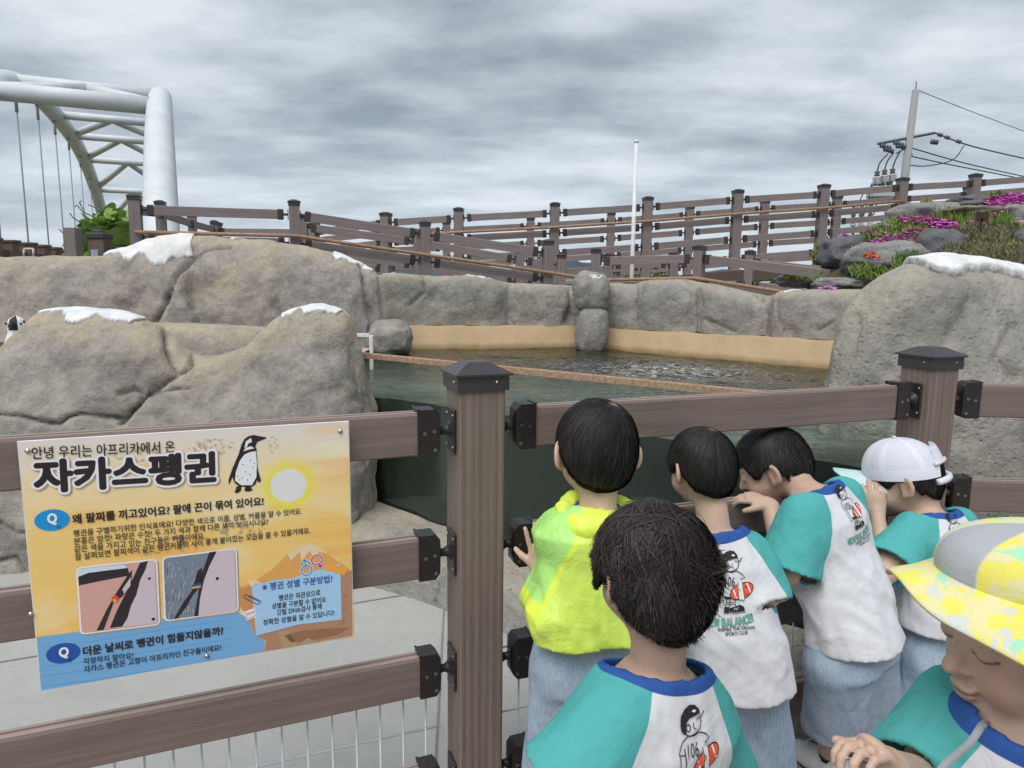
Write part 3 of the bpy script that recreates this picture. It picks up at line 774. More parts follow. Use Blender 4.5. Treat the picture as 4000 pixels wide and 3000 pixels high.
def blob(name, c, r, mats, parent=None, seed=1, amp=.12, freq=1.6, ex=2.6, nu=56, nv=36, rz=0, tilt=0, label=None, cat=None, group=None, step=.0):
    """rough boulder: displaced superellipsoid"""
    u = np.linspace(-pi, pi, nu, endpoint=False); v = np.linspace(-pi/2, pi/2, nv)
    U, Vv = np.meshgrid(u, v, indexing='ij'); f = lambda a: np.sign(a)*np.abs(a)**(2/ex)
    D = np.stack([f(np.cos(Vv))*f(np.cos(U)), f(np.cos(Vv))*f(np.sin(U)), f(np.sin(Vv))], -1)
    rr = np.array(r); n = fbm(D*freq+seed*3.1, 4, seed, .55)
    if step: # facets: quantised ridges
        n = n+step*np.abs(fbm(D*freq*1.3+9, 2, seed+7))
    P = D*(1+amp*n)[..., None]*rr
    hi = fbm(P/np.mean(rr)*5, 3, seed+3)*amp*.22*np.mean(rr); P = P+D*hi[..., None]
    cz, sz_ = cos(rz), sin(rz); ct, st = cos(tilt), sin(tilt)
    R = np.array([[cz, -sz_, 0], [sz_, cz, 0], [0, 0, 1]])@np.array([[ct, 0, st], [0, 1, 0], [-st, 0, ct]])
    P = P@R.T
    i = np.arange(nu*nv).reshape(nu, nv); j = np.roll(i, -1, 0)
    F = np.stack([i[:, :-1], j[:, :-1], j[:, 1:], i[:, 1:]], -1).reshape(-1, 4)
    me = mesh_from(name, P.reshape(-1, 3), F); setattr_f(me, 'crack', np.zeros(len(me.vertices))); setattr_f(me, 'crest', np.clip((P[..., 2]/rr[2]-.6)*1.2, 0, 1).ravel()*(.8 if 'dark' not in str(mats) else 0))
    o = obj(name, me, mats, parent, tuple(c)); 
    if label: tag(o, label, cat, group)
    return o

# stacked rock column in the corner of the back wall
cc = at(2310, 1285, 5.62)
col = thing('rock_column', 'column of two stacked rounded rocks standing in the water between the tan walls', 'rock column', (cc[0], cc[1], zw-.1))
blob('boulder', np.array(at(2312, 1288, 5.62))-np.array([cc[0], cc[1], zw-.1]), (.125, .13, .19), MT['rock_grey'], col, 3, .10, 1.4, 2.9)
blob('boulder', np.array(at(2309, 1142, 5.66))-np.array([cc[0], cc[1], zw-.1]), (.145, .15, .155), MT['rock_grey'], col, 5, .09, 1.4, 2.9)
o = blob('plaster_cap', np.array(at(2312, 1088, 5.66))-np.array([cc[0], cc[1], zw-.1]), (.10, .12, .045), MT['plaster'], col, 8, .15, 3, 2.2)
setattr_f(o.data, 'edge', np.zeros(len(o.data.vertices)))
# small rock at the right foot of the far wall
blob('boulder', at(1520, 1325, 5.15), (.16, .2, .14), MT['rock_grey'], None, 12, .10, 1.5, 2.7, label='small grey rock standing in the water at the end of the long rock wall', cat='rock')

# near double-humped rock
prof = [(-700, 1560, 3.35), (-250, 1500, 3.3), (-60, 1435, 3.25), (60, 1352, 3.2), (130, 1262, 3.2), (180, 1212, 3.2), (300, 1205, 3.2), (430, 1215, 3.2), (560, 1240, 3.2), (640, 1292, 3.2), (700, 1345, 3.2), (760, 1388, 3.2), (830, 1392, 3.2), (910, 1375, 3.2), (990, 1325, 3.2), (1040, 1265, 3.2), (1090, 1222, 3.2), (1160, 1196, 3.2), (1240, 1186, 3.2), (1320, 1200, 3.2), (1370, 1240, 3.22), (1402, 1310, 3.22), (1424, 1400, 3.22), (1432, 1520, 3.22), (1436, 1640, 3.22), (1440, 1800, 3.22), (1444, 2000, 3.22)]
o, P, N_, sx = rock_wall('rock_wall', 'near grey-brown rock with two humps, each topped by a white plaster patch', prof, -.06, T=.62, ex=2.9, step=.0095, amp=.05, freq=1.9, seed=31,
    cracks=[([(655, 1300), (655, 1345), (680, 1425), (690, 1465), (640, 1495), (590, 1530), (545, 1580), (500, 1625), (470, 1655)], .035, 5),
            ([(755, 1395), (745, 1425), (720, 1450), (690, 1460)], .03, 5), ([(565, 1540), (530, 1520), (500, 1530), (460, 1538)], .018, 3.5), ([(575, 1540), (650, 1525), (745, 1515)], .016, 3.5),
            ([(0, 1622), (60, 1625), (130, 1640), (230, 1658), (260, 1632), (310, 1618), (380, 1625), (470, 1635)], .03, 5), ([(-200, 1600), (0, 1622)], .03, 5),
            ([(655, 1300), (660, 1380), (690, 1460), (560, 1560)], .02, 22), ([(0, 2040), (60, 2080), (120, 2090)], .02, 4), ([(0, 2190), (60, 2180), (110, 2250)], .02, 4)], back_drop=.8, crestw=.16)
plaster_cap(None, P, N_, sx, interp_fn([(172, 1228), (215, 1222), (270, 1212), (285, 1222), (315, 1240), (325, 1262), (350, 1272), (385, 1265), (410, 1250), (415, 1225), (450, 1240), (500, 1262), (540, 1265), (560, 1255), (576, 1250)]), 172, 574, .022, .35, o)
plaster_cap(None, P, N_, sx, interp_fn([(1096, 1215), (1115, 1222), (1120, 1243), (1150, 1238), (1190, 1215), (1215, 1232), (1240, 1230), (1262, 1218), (1290, 1228), (1320, 1230), (1340, 1215), (1368, 1228)]), 1096, 1366, .022, .35, o)
NEARROCK = o
# right boulder
prof = [(3150, 2500, 2.62), (3160, 2250, 2.62), (3165, 2000, 2.62), (3178, 1850, 2.62), (3200, 1700, 2.62), (3222, 1590, 2.62), (3248, 1460, 2.62), (3272, 1350, 2.62), (3308, 1240, 2.64), (3355, 1155, 2.66), (3410, 1100, 2.68), (3485, 1060, 2.7), (3560, 1034, 2.7), (3660, 1024, 2.72), (3780, 1030, 2.72), (3900, 1050, 2.74), (4000, 1078, 2.75), (4150, 1130, 2.78), (4400, 1260, 2.8)]
o, P, N_, sx = rock_wall('rock_wall', 'large pale pitted boulder at the right end of the pool under a long white patch', prof, -.06, T=.85, ex=2.5, step=.0125, amp=.030, freq=1.7, seed=44,
    cracks=[([(3430, 1150), (3500, 1160), (3560, 1130)], .014, 6), ([(3950, 1280), (3890, 1400), (3960, 1480)], .02, 14), ([(3270, 1500), (3330, 1380), (3350, 1250)], .018, 22), ([(3470, 1450), (3560, 1250)], .016, 30), ([(3700, 1330), (3800, 1180)], .02, 30)], mat='rock_pitted', back_drop=.8, crestw=.10)
plaster_cap(None, P, N_, sx, interp_fn([(3552, 1040), (3562, 1060), (3600, 1078), (3625, 1084), (3650, 1072), (3700, 1066), (3740, 1062), (3790, 1062), (3820, 1075), (3860, 1092), (3920, 1108), (3960, 1130), (4000, 1160), (4200, 1250)]), 3553, 4250, .065, .45, o)
# sill of rock under the glass
def sill():
    xs = np.linspace(-.85, 1.12, 180); prof = [(0, 1.0), (.1, 1.02), (.22, 1.0), (.30, .9), (.345, .72), (.36, .45), (.365, .2), (.37, 0)]
    L = np.array(prof); u = np.linspace(0, 1, 40); s = np.linspace(0, 1, len(L))
    off = np.interp(u, s, L[:, 0]); zz_ = np.interp(u, s, L[:, 1])
    zt = [on_glass(px, py)[2] for px, py in ((1450, 1930), (1600, 1985), (1746, 2035), (2000, 2110), (2600, 2330))]
    xg = [on_glass(px, py)[0] for px, py in ((1450, 1930), (1600, 1985), (1746, 2035), (2000, 2110), (2600, 2330))]
    P = np.zeros((len(xs), len(u), 3))
    for i, x in enumerate(xs):
        zt_ = max(.16, float(np.interp(x, xg, zt))+.012*float(vnoise(np.array([x*3, 0, 1]))))
        for j in range(len(u)):
            P[i, j] = gp(x, .006+off[j]*(1+.08*float(vnoise(np.array([x*2.2, 4, 2])))), zt_*zz_[j]-.02)
    P[..., 2] += 0; n = fbm(P*6, 4, 3)*.014; P = P+np.array([gn[0]*.7, gn[1]*.7, .7])*n[..., None]
    me = grid_mesh('rock_sill', P[:, ::-1]); px, py = proj(P[:, ::-1])
    ck = np.zeros(P.shape[:2])
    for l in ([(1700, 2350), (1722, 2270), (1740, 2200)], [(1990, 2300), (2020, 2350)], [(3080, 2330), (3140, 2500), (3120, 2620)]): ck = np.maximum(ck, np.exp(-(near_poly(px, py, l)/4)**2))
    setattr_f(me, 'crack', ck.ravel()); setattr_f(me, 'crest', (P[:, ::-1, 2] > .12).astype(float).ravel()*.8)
    o = obj('rock_sill', me, MT['rock_grey']); tag(o, 'low rock sill running along the foot of the pool window', 'rock sill')
sill()

# ------------------------------------------------------------------ arch bridge
ba = rad(-24.7); bu = np.array([sin(ba), cos(ba), 0]); bn = np.array([-cos(ba), sin(ba), 0])  # along, to the left
def arch(t, lat): return bu*t+bn*lat+np.array([0, 0, 15.4*(1-abs((t-80)/50.)**2.6)])
br = thing('arch_bridge', 'white steel tube arch bridge with hangers beyond the brown fences', 'bridge', tuple(bu*80+bn*5-np.array([0, 0, 1])))
bo = bu*80+bn*5-np.array([0, 0, 1])
eR, eL = .77, 9.7
for lat in (eR, eL):
    MB().tube([arch(t, lat)-bo for t in np.linspace(29.5, 130.5, 110)], .70, 28).build('arch_rib', MT['white_tube'], br, True)
def tubep(a, b, r, name='cross_brace'): MB().tube([a-bo, b-bo], r, 20).build(name, MT['white_tube'], br, True)
for t in (50, 58, 68, 78, 88, 98, 108, 118): tubep(arch(t, eR), arch(t, eL), .52 if t < 60 else .36)
for t in (78, 88, 98, 108):
    mid = (arch(t, eR)+arch(t, eL))/2
    for lat in (eR, eL): tubep(mid, arch(t+10, lat), .34)
mid = (arch(58, eR)+arch(58, eL))/2
for lat in (eR, eL): tubep(mid, arch(50, lat), .42)
for lat in (eL, eR):
    for k in range(10):
        t = 43+8.5*k+(.0 if lat == eL else 4); top = arch(t, lat)-np.array([0, 0, .6]); 
        if top[2] < 3: continue
        bot = top.copy(); bot[2] = -1
        m = MB(); m.tube([top-bo, bot-bo], .055, 8); m.tube([top-bo, top-bo-np.array([0, 0, 1.3])], .11, 8); m.box(top-bo, (.25, .25, .5)); m.build('hanger', MT['cable'], br, True)
# road deck of the bridge
m = MB(); a, b = bu*20+bn*5.7, bu*140+bn*5.7; m.box((a+b)/2-bo+np.array([0, 0, -1.2]), (12.5, 125, .8), R=np.array([[cos(-ba), -sin(-ba), 0], [sin(-ba), cos(-ba), 0], [0, 0, 1]]).T); m.build('bridge_deck', plain('bridge_concrete', (.4, .4, .4), .8), br)

# ------------------------------------------------------------------ flag pole, utility pole
fb = at(2466, 1130, 8.2); ft = at(2470, 560, 8.2); m = MB()
fp_ = thing('flag_pole', 'plain white flag pole standing between the wall and the upper ramp', 'pole', (fb[0], fb[1], .2))
z0 = .2; m.tube([(0, 0, 0), (0, 0, ft[2]-z0)], [.027, .021], 16); m.build('pole', MT['white'], fp_, True)
MB().ellip((0, 0, ft[2]-z0+.02), (.027, .027, .025), 12, 8).build('finial', MT['white'], fp_, True)
up = at(3533, 700, 30); ut = at(3577, 352, 30); D_ = 30
pole = thing('utility_pole', 'concrete utility pole with crossarms, insulators and transformer bushings', 'utility pole', (up[0], up[1], -3)); po_ = np.array([up[0], up[1], -3.])
ubase = up+(up-ut)*(up[2]+3)/(ut[2]-up[2])
MB().tube([ubase-po_, ut-po_], [.24, .13], 16).build('pole_shaft', MT['concrete_pole'], pole, True)
MB().tube([ut-po_-(0, 0, .3), at(3580, 318, D_)-po_], .02, 6).build('spike', MT['darkgrey'], pole)
Lp = lambda x, y, dy=0: at(x, y, D_+dy)-po_
m = MB(); m.tube([Lp(3428, 562), Lp(3652, 519)], .055, 4); m.tube([Lp(3500, 600), Lp(3560, 565)], .03, 4); m.build('crossarm', MT['darkgrey'], pole)
def insul(a, b, r=.1, n=6, mat='porcelain', name='insulator'):
    pts = []; rs = []; 
    for k in range(n*2+1): pts.append(a+(b-a)*k/(n*2)); rs.append(r if k % 2 else r*.55)
    MB().tube(pts, rs, 10).build(name, MT[mat], pole, True)
for (x0, y0, x1, y1) in ((3438, 567, 3480, 580), (3452, 582, 3490, 592), (3492, 556, 3528, 568), (3500, 570, 3540, 574), (3560, 600, 3540, 612), (3636, 553, 3664, 557)): insul(Lp(x0, y0), Lp(x1, y1), .11, 4, 'darkgrey')
m = MB()
def wire(name, pts, r=.022, mat='black', sub=16, parent=pole):
    pts = [np.array(p) for p in pts]; n = len(pts); out_ = []
    for i in range(n-1):
        p0, p1, p2, p3 = pts[max(i-1, 0)], pts[i], pts[i+1], pts[min(i+2, n-1)]
        for k in range(sub):
            t = k/sub; out_.append(.5*((2*p1)+(-p0+p2)*t+(2*p0-5*p1+4*p2-p3)*t*t+(-p0+3*p1-3*p2+p3)*t**3))
    out_.append(pts[-1]); MB().tube(out_, r, 6).build(name, MT[mat], parent, True)
wire('power_line', [Lp(3580, 350), Lp(3780, 430, 2), Lp(4060, 535, 5)], .014)
wire('power_line', [Lp(3655, 520), Lp(3800, 572, 2), Lp(4060, 632, 5)], .028)
wire('power_line', [Lp(3560, 578), Lp(3780, 640, 2), Lp(4060, 702, 5)], .024)
wire('power_line', [Lp(3556, 610), Lp(3720, 645, 2), Lp(3900, 680, 3), Lp(4060, 712, 5)], .024)
wire('jumper_wire', [Lp(3765, 570, .5), Lp(3720, 625), Lp(3620, 648), Lp(3550, 645)], .022)
for (x, y) in ((3672, 527), (3700, 537), (3745, 553)): insul(Lp(x-9, y-3), Lp(x+9, y+3), .09, 2, 'darkgrey')
for k, (x, y) in enumerate(((3426, 690), (3455, 684), (3486, 680))):
    insul(Lp(x, y+30), Lp(x, y), .20, 4, 'porcelain', 'bushing'); insul(Lp(x, y), Lp(x+1, y-22), .12, 2, 'darkgrey', 'bushing_cap')
    insul(Lp(x-22, y+38), Lp(x-2, y+30), .13, 2, 'darkgrey', 'cable_boot')
    wire('jumper_wire', [Lp(x+1, y-22), Lp(x+12, y-55), Lp(x+42-k*6, y-88)], .026)
    wire('jumper_wire', [Lp(x-22, y+38), Lp(x-50, y+60), Lp(x-78+8*k, y+120), Lp(x-90+8*k, y+160)], .022)
bx = Lp(3450, 752); MB().box(bx, (1.1, .7, .45), ch=.05).build('transformer_box', plain('pale_grey_steel', (.45, .48, .48), .5), pole)
m = MB(); m.tube([Lp(3400, 782), Lp(3500, 772)], .035, 5); m.tube([Lp(3425, 775), Lp(3470, 795)], .035, 5); m.tube([Lp(3330, 905), Lp(3420, 900)], .03, 5); m.tube([Lp(3330, 925), Lp(3420, 920)], .04, 5); m.build('bracket_frame', MT['darkgrey'], pole)
for x in (3333, 3364, 3399):
    insul(Lp(x+4, 790), Lp(x, 850), .10, 3, 'darkgrey'); insul(Lp(x, 850), Lp(x, 885), .14, 3, 'porcelain'); MB().tube([Lp(x+1, 790), Lp(x-2, 930)], .05, 6).build('drop_cable', MT['black'], pole, True)

# ------------------------------------------------------------------ left: dark timber fence, posts, vine, step frame
tm = plain('old_timber', (.14, .105, .085), .85, .2, var=.3, vs=8, bmp=.003)
tfp = [at(x, 925+i*9, Y) for i, (x, Y) in enumerate(((-120, 15.), (-30, 15.5), (42, 16), (110, 16.6), (165, 17.2), (210, 17.8), (252, 18.4)))]
tf = thing('timber_fence', 'old dark brown timber fence at the left edge under the bridge', 'fence', tuple(tfp[0]-np.array([0, 0, 1.3])))
t0 = np.array(tf.location)
for i, p in enumerate(tfp):
    h = p[2]+.3; m = MB().box(p-t0+np.array([0, 0, -h/2]), (.24, .24, h), ch=.01); m.box(p-t0+np.array([0, 0, .0]), (.29, .29, .06), ch=.01); m.build('post', tm, tf)
    if i:
        a, b = tfp[i-1]-t0, p-t0
        for dz in (-.28, -.62, -.95):
            d = b-a; az = math.atan2(d[1], d[0]); R = np.array([[cos(az), -sin(az), 0], [sin(az), cos(az), 0], [0, 0, 1]])
            MB().box((a+b)/2+np.array([0, 0, dz]), (np.linalg.norm(d)-.2, .05, .16), R=R).build('rail', tm, tf)
        n = 7
        for k in range(n): q = a+(b-a)*(k+.5)/n; MB().box(q+np.array([0, .04, -.75]), (.09, .03, .75)).build('slat', tm, tf)
def lone_post(x0, x1, yt, Y, label, cap=None, mat='post_far'):
    c = at((x0+x1)/2, yt, Y); w_ = (x1-x0)/FPX*Y*.9; r = thing('wooden_post', label, 'post', (c[0], c[1], 0)); MB().box((0, 0, c[2]/2), (w_, w_, c[2]), ch=.004).build('post_shaft', MT[mat] if mat in MT else tm, r)
    if cap:
        m = MB(); m.box((0, 0, c[2]+.005), (w_*1.18, w_*1.18, .05), ch=.008); m.box((0, 0, c[2]+.04), (w_*.6, w_*.6, .03), ch=.008); m.build('post_cap', MT['capmetal'], r)
    return r, c, w_
lone_post(255, 308, 890, 6.4, 'plain brown post without a cap in front of the green vine')
r, c, w_ = lone_post(355, 422, 925, 6.1, 'short dark post with a cap and a pale plate, right of the plain post', True, 'timber')
MB().box((-.01, -w_/2-.004, c[2]-.17), (.06, .006, .12), ch=.001).build('plate', plain('pale_blue_plate', (.33, .38, .44), .4), r)
# vine bush
def leaf_mesh(seed=0):
    n = 12; pts = []; rr = random.Random(seed)
    for k in range(n):
        a = 2*pi*k/n; r = 1-.22*abs(sin(a*1.5+.4))+.06*rr.uniform(-1, 1); pts.append((r*cos(a)*.55, r*sin(a)*.5+.45, .10*abs(cos(a))**2+.03*rr.uniform(-1, 1)))
    V = [(0, .45, -.04), (0, -.02, 0)]+pts; F = [(0, 2+k, 2+(k+1) % n) for k in range(n)]
    return mesh_from('leaf', V, F)
def leafmat(name, a, b):
    t = NT(name, .5, .35); oi = t.n.new('ShaderNodeObjectInfo')
    c = t.mix(oi.outputs['Random'], a, b); c = t.mix(.4, c, t.ramp(t.noise(3, 3), [(.3, tuple(x*.7 for x in a)), (.7, tuple(x*1.3 for x in b))]))
    t.b.inputs['Transmission Weight'].default_value = 0; t.b.inputs['Subsurface Weight'].default_value = 0
    return t.fin(c)
vm = leafmat('vine_leaf_green', (.15, .27, .05), (.30, .44, .12)); vst = plain('vine_stem', (.08, .10, .04), .7)
vb = at(430, 985, 7.4); vine = thing('vine_bush', 'bushy green vine with big leaves beside the tall left post', 'plant', (vb[0], vb[1], .3)); v0 = np.array([vb[0], vb[1], .3])
lms = [leaf_mesh(i) for i in range(3)]
outl = interp_fn([(290, 985), (330, 930), (345, 880), (390, 850), (420, 835), (450, 825), (480, 845), (505, 870), (515, 930), (530, 960)])
for k in range(290):
    x = R_.uniform(300, 525); yt = outl(x); y = yt+(1010-yt)*R_.random()**1.2+4; Y = 7.4+R_.uniform(-.35, .35)
    p = at(x, y, Y); o = bpy.data.objects.new('leaf', lms[k % 3]); COL.objects.link(o); o.parent = vine
    if not o.data.materials: o.data.materials.append(vm)
    o.location = tuple(p-v0); s = R_.uniform(.08, .19); o.scale = (s, s, s); o.rotation_euler = (R_.uniform(-.2, 1.2), R_.uniform(-.6, .6), R_.uniform(-1.3, 1.3)+(pi if R_.random() < .3 else 0)+pi)
m = MB()
for k in range(26):
    x = R_.uniform(330, 510); a = at(x, 1010, 7.4)-v0; b = at(x+R_.uniform(-30, 30), outl(x)+12, 7.4+R_.uniform(-.2, .2))-v0; mid = (a+b)/2+np.array([R_.uniform(-.06, .06), 0, 0]); m.tube([a, mid, b], .006, 5)
for l in ([(400, 880), (340, 850), (300, 800), (292, 808)], [(390, 860), (330, 830), (310, 790), (318, 785)], [(410, 850), (370, 810), (345, 800)], [(340, 920), (270, 935), (230, 895)], [(330, 880), (285, 850), (272, 832)], [(500, 860), (515, 835), (505, 822)]):
    m.tube([at(x, y, 7.4)-v0 for x, y in l], .006, 5)
m.build('stems', vst, vine, True)
# small white folding frame on the far left
sf = at(110, 985, 5.6); r = thing('step_frame', 'small rusty white metal frame standing on the far left rock', 'frame', (sf[0], sf[1], sf[2]-.1)); s0 = np.array(r.location); m = MB()
for a, b in (((92, 1002), (95, 972)), ((95, 972), (130, 972)), ((130, 972), (131, 1003))): m.tube([at(*a, 5.6)-s0, at(*b, 5.6)-s0], .008, 8)
m.build('bar', plain('chipped_white_paint', (.55, .50, .47), .6, var=.25), r, True)

# ------------------------------------------------------------------ penguin on the island
pg0 = at(62, 1232, 4.2); pz = .52; hgt = pg0[2]-pz
t = NT('penguin_plumage', .6, .3)
bl = t.attr('blk'); t_m = t.fin(t.mix(t.step(bl, .01), (.72, .72, .70), (.025, .025, .03)))
nu, nv = 40, 60; zz_ = np.linspace(0, 1, nv); rad_prof = np.interp(zz_, [0, .06, .3, .55, .72, .80, .88, .96, 1], [.03, .080, .100, .090, .062, .048, .052, .038, .0])
U, Zg = np.meshgrid(np.linspace(0, 2*pi, nu), zz_, indexing='ij'); rg = np.interp(Zg, zz_, rad_prof)
P = np.stack([rg*np.sin(U), -rg*np.cos(U)*.95, Zg*hgt], -1); fr = np.cos(U)
me = grid_mesh('penguin', P); b = np.full(Zg.shape, -1.)
b = np.maximum(b, (-fr-.05)); b = np.where(Zg > .80, np.minimum(np.abs(U-pi) < 9, .5)*1.0, b)
b = np.where((Zg > .82) & (np.abs(np.sin(U)) > .55) & (np.abs(np.sin(U)) < .93) & (fr > 0), -1, b); b = np.where((Zg > .76) & (Zg < .82), -1., b)
b = np.where((Zg > .60) & (Zg < .625) & (fr > 0), 1, b); b = np.where((Zg > .94) & (np.abs(np.sin(U)) > .5), -1, b)
b = np.where((Zg < .6) & (fr < .35), 1., b)
setattr_f(me, 'blk', b.ravel()); pen = thing('penguin', 'black and white penguin standing behind the near rock at the far left', 'penguin', (pg0[0], pg0[1], pz), .15)
obj('body', me, t_m, pen); m = MB()
m.tube([(0, -.045, hgt*.895), (0, -.075, hgt*.89), (0, -.098, hgt*.875)], [.017, .012, .003], 8); m.build('beak', MT['black'], pen, True)
for s in (-1, 1):
    MB().tube([(s*.085, 0, hgt*.66), (s*.118, .01, hgt*.5), (s*.115, .02, hgt*.3)], [.02, .028, .008], 8).build('flipper', MT['black'], pen, True); MB().ellip((s*.045, -.06, .012), (.03, .05, .014)).build('foot', MT['black'], pen, True)
    MB().ellip((s*.04, -.036, hgt*.905), (.007, .007, .007)).build('eye', MT['black'], pen, True)

# ------------------------------------------------------------------ rock garden at the right
def garden():
    # soil slope that carries the boulders
    xs = np.linspace(3150, 4300, 60); P = np.zeros((60, 24, 3))
    top = interp_fn([(3150, 1120), (3240, 1000), (3330, 930), (3400, 880), (3500, 850), (3700, 820), (3900, 790), (4300, 740)])
    bot = interp_fn([(3150, 1160), (3400, 1130), (3600, 1140), (4300, 1180)])
    for i, x in enumerate(xs):
        for j in range(24):
            g = j/23; y = bot(x)+(top(x)-bot(x))*g+14; Y = 5.2+(x-3150)/1150*-.8+g*1.7
            p = at(x, y, Y); P[i, j] = p+np.array([0, 0, .03*float(fbm(p*3, 3, 2))])
    t = NT('garden_soil', .95, .1); c = t.ramp(t.noise(9, 6, .7), [(.35, (.05, .05, .025)), (.65, (.13, .12, .07))])
    struct('garden_slope', grid_mesh('garden_slope', P), t.fin(c, normal=t.bump(t.noise(30, 5, .7), .9, .02)))
    def Yg(x, y):
        g = (bot(x)+14-y)/max(1, (bot(x)-top(x))); return 5.2-(x-3150)/1150*.8+min(1.1, max(-.1, g))*1.7
    bs = [(3300, 990, 92, 58, 'dark', 'dark boulder at the left end of the flower bank beside the fence'), (3590, 850, 92, 46, 'grey', 'grey lichened boulder at the top of the bank against the fence'), (3455, 1005, 90, 52, 'grey', 'grey flat boulder behind the small red flowers'),
          (3640, 978, 84, 66, 'dark', 'big dark domed boulder in the middle of the flower bank'), (3790, 800, 85, 26, 'dark', 'dark wedge-shaped rock under the upper fence'), (3775, 838, 120, 22, 'moss', 'long pale green flat stone below the dark wedge rock'),
          (3465, 905, 48, 30, 'moss', 'yellowish mossy stone left of the pink flowers'), (3365, 1040, 60, 30, 'dark', 'small dark rock beside the ramp post'), (3930, 850, 70, 42, 'grey', 'grey rock beneath the large magenta clump'), (3985, 965, 60, 55, 'dark', 'dark rock among the shrubs at the right edge'),
          (3150, 1098, 92, 26, 'dark', 'low dark rock behind the handrails at the foot of the ramp'), (3270, 1108, 60, 22, 'grey', 'low grey rock right of the dark one at the ramp foot'), (3975, 1095, 95, 48, 'moss', 'pale grey rock just behind the white-capped boulder'), (3660, 912, 60, 14, 'dark', 'thin dark stone in the pink flowers')]
    for i, (x, y, rx, rz_, kind, lab) in enumerate(bs):
        Y = Yg(x, y)-.1; c = at(x, y, Y); s = Y/FPX
        blob('boulder', c, (rx*s, .28*(.6+rx/150), rz_*s*1.05), MT['boulder_'+kind], None, 60+i, .16, 1.5, 3.0, 44, 28, R_.uniform(-.3, .3), label=lab, cat='boulder', step=.2)
    # concrete kerb
    m = MB(); a, b = at(3740, 893, 6.0), at(4150, 862, 5.5); d = b-a
    az = math.atan2(d[1], d[0]); R = np.array([[cos(az), -sin(az), 0], [sin(az), cos(az), 0], [0, 0, 1]])
    o = m.box((0, 0, 0), (np.linalg.norm(d), .16, .17), R=R, ch=.01).build('kerb', plain('pale_kerb_concrete', (.34, .32, .27), .9, var=.2, vs=12, bmp=.004), None, loc=tuple((a+b)/2-np.array([0, 0, .06]))); tag(o, 'pale concrete kerb edging the upper flower bed', 'kerb')
    def tufts(name, label, pts_fn, n, mat, h=(.03, .08), w_=.004, spread=.02, lean=.6, kind='stuff'):
        V = []; F = []
        for _ in range(n):
            x, y = pts_fn(); Y = Yg(x, y)-.24+R_.uniform(-.14, .05); p = at(x, y, Y); hh = R_.uniform(*h); a = R_.uniform(0, 2*pi); l = R_.uniform(0, lean)*hh
            dx = np.array([cos(a), sin(a), 0]); ww = np.array([-sin(a), cos(a), 0])*w_*R_.uniform(.7, 1.4)*R_.choice((1, 1, .6))
            if R_.random() < .6: ww = np.array([w_, 0, 0])*R_.uniform(.6, 1.3)
            o = len(V); V += [p-ww, p+ww, p+dx*l*.4+np.array([0, 0, hh*.6])+ww*.8, p+dx*l*.4+np.array([0, 0, hh*.6])-ww*.8, p+dx*l+np.array([0, 0, hh])]
            F += [(o, o+1, o+2, o+3), (o+3, o+2, o+4)]
        o = obj(name, mesh_from(name, V, F, False), mat); tag(o, label, 'ground cover' if 'flower' not in name else 'flowers', kind=kind); return o
    def box_fn(x0, x1, y0, y1): return lambda: (R_.uniform(x0, x1), R_.uniform(y0, y1))
    def poly_fn(cs): # list of ellipses
        def f():
            x, y, rx, ry = R_.choices(cs, weights=[c[2]*c[3] for c in cs])[0]
            while True:
                a, b = R_.uniform(-1, 1), R_.uniform(-1, 1)
                if a*a+b*b < 1: return x+a*rx, y+b*ry
        return f
    g1 = leafmat('dry_grey_heather', (.18, .17, .10), (.36, .33, .24)); g2_ = leafmat('green_cover', (.11, .18, .035), (.24, .30, .08)); g3 = leafmat('olive_cover', (.17, .19, .045), (.28, .27, .10))
    for k in range(3):
        tufts('dry_groundcover', 'dry grey-green heather covering the right half of the bank', poly_fn([(3800, 985, 120, 75), (3760, 940, 70, 30), (3900, 1030, 110, 50), (3860, 920, 120, 30)]), 4200, (g1, g3, plain('dead_twig_grey', (.30, .26, .22), .9))[k], (.03, .085), .0035, lean=1.6)
    tufts('green_groundcover', 'low bright green leaves among the stones', poly_fn([(3520, 935, 110, 28), (3560, 875, 90, 20), (3800, 865, 120, 16), (3430, 925, 60, 20), (3900, 900, 110, 14), (3900, 780, 60, 14), (3520, 1040, 30, 40), (3150, 1085, 60, 20), (3850, 1075, 60, 15), (3360, 1060, 40, 30), (3420, 1075, 60, 20), (3600, 920, 70, 20), (3480, 895, 50, 16), (3560, 1010, 40, 26)]), 7500, g2_, (.02, .06), .006, lean=1.4)
    tufts('olive_shrubs', 'yellow-green low shrubs hugging the dark rocks', poly_fn([(3345, 985, 50, 22), (3560, 895, 80, 14), (3650, 830, 30, 24), (3930, 960, 70, 40), (3930, 1010, 50, 40), (3620, 800, 25, 14), (3200, 1010, 30, 30), (3100, 1085, 40, 14)]), 3600, g3, (.02, .05), .006, lean=1.2)
    tufts('grass_tufts', 'thin green grass blades between the flower clumps', poly_fn([(3760, 865, 60, 16), (3880, 880, 80, 20), (3200, 1000, 20, 30), (3680, 858, 50, 16)]), 900, g2_, (.06, .13), .003, lean=.7)
    def flowers(name, label, fn, n, mat, s=(.012, .02)):
        V = []; F = []
        for _ in range(n):
            x, y = fn(); Y = Yg(x, y)-.40+R_.uniform(-.05, .05); p = at(x, y, Y); r = R_.uniform(*s); a0 = R_.uniform(0, 6); ti = R_.uniform(-.2, .5)
            o = len(V); V.append(p+np.array([0, 0, -.003]))
            for q in range(8):
                a = a0+2*pi*q/8; rr = r*(1 if q % 2 == 0 else .62); V.append(p+np.array([rr*cos(a), rr*sin(a), rr*.35-rr*sin(a)*ti*-1]))
            F += [(o, o+1+q, o+1+(q+1) % 8) for q in range(8)]
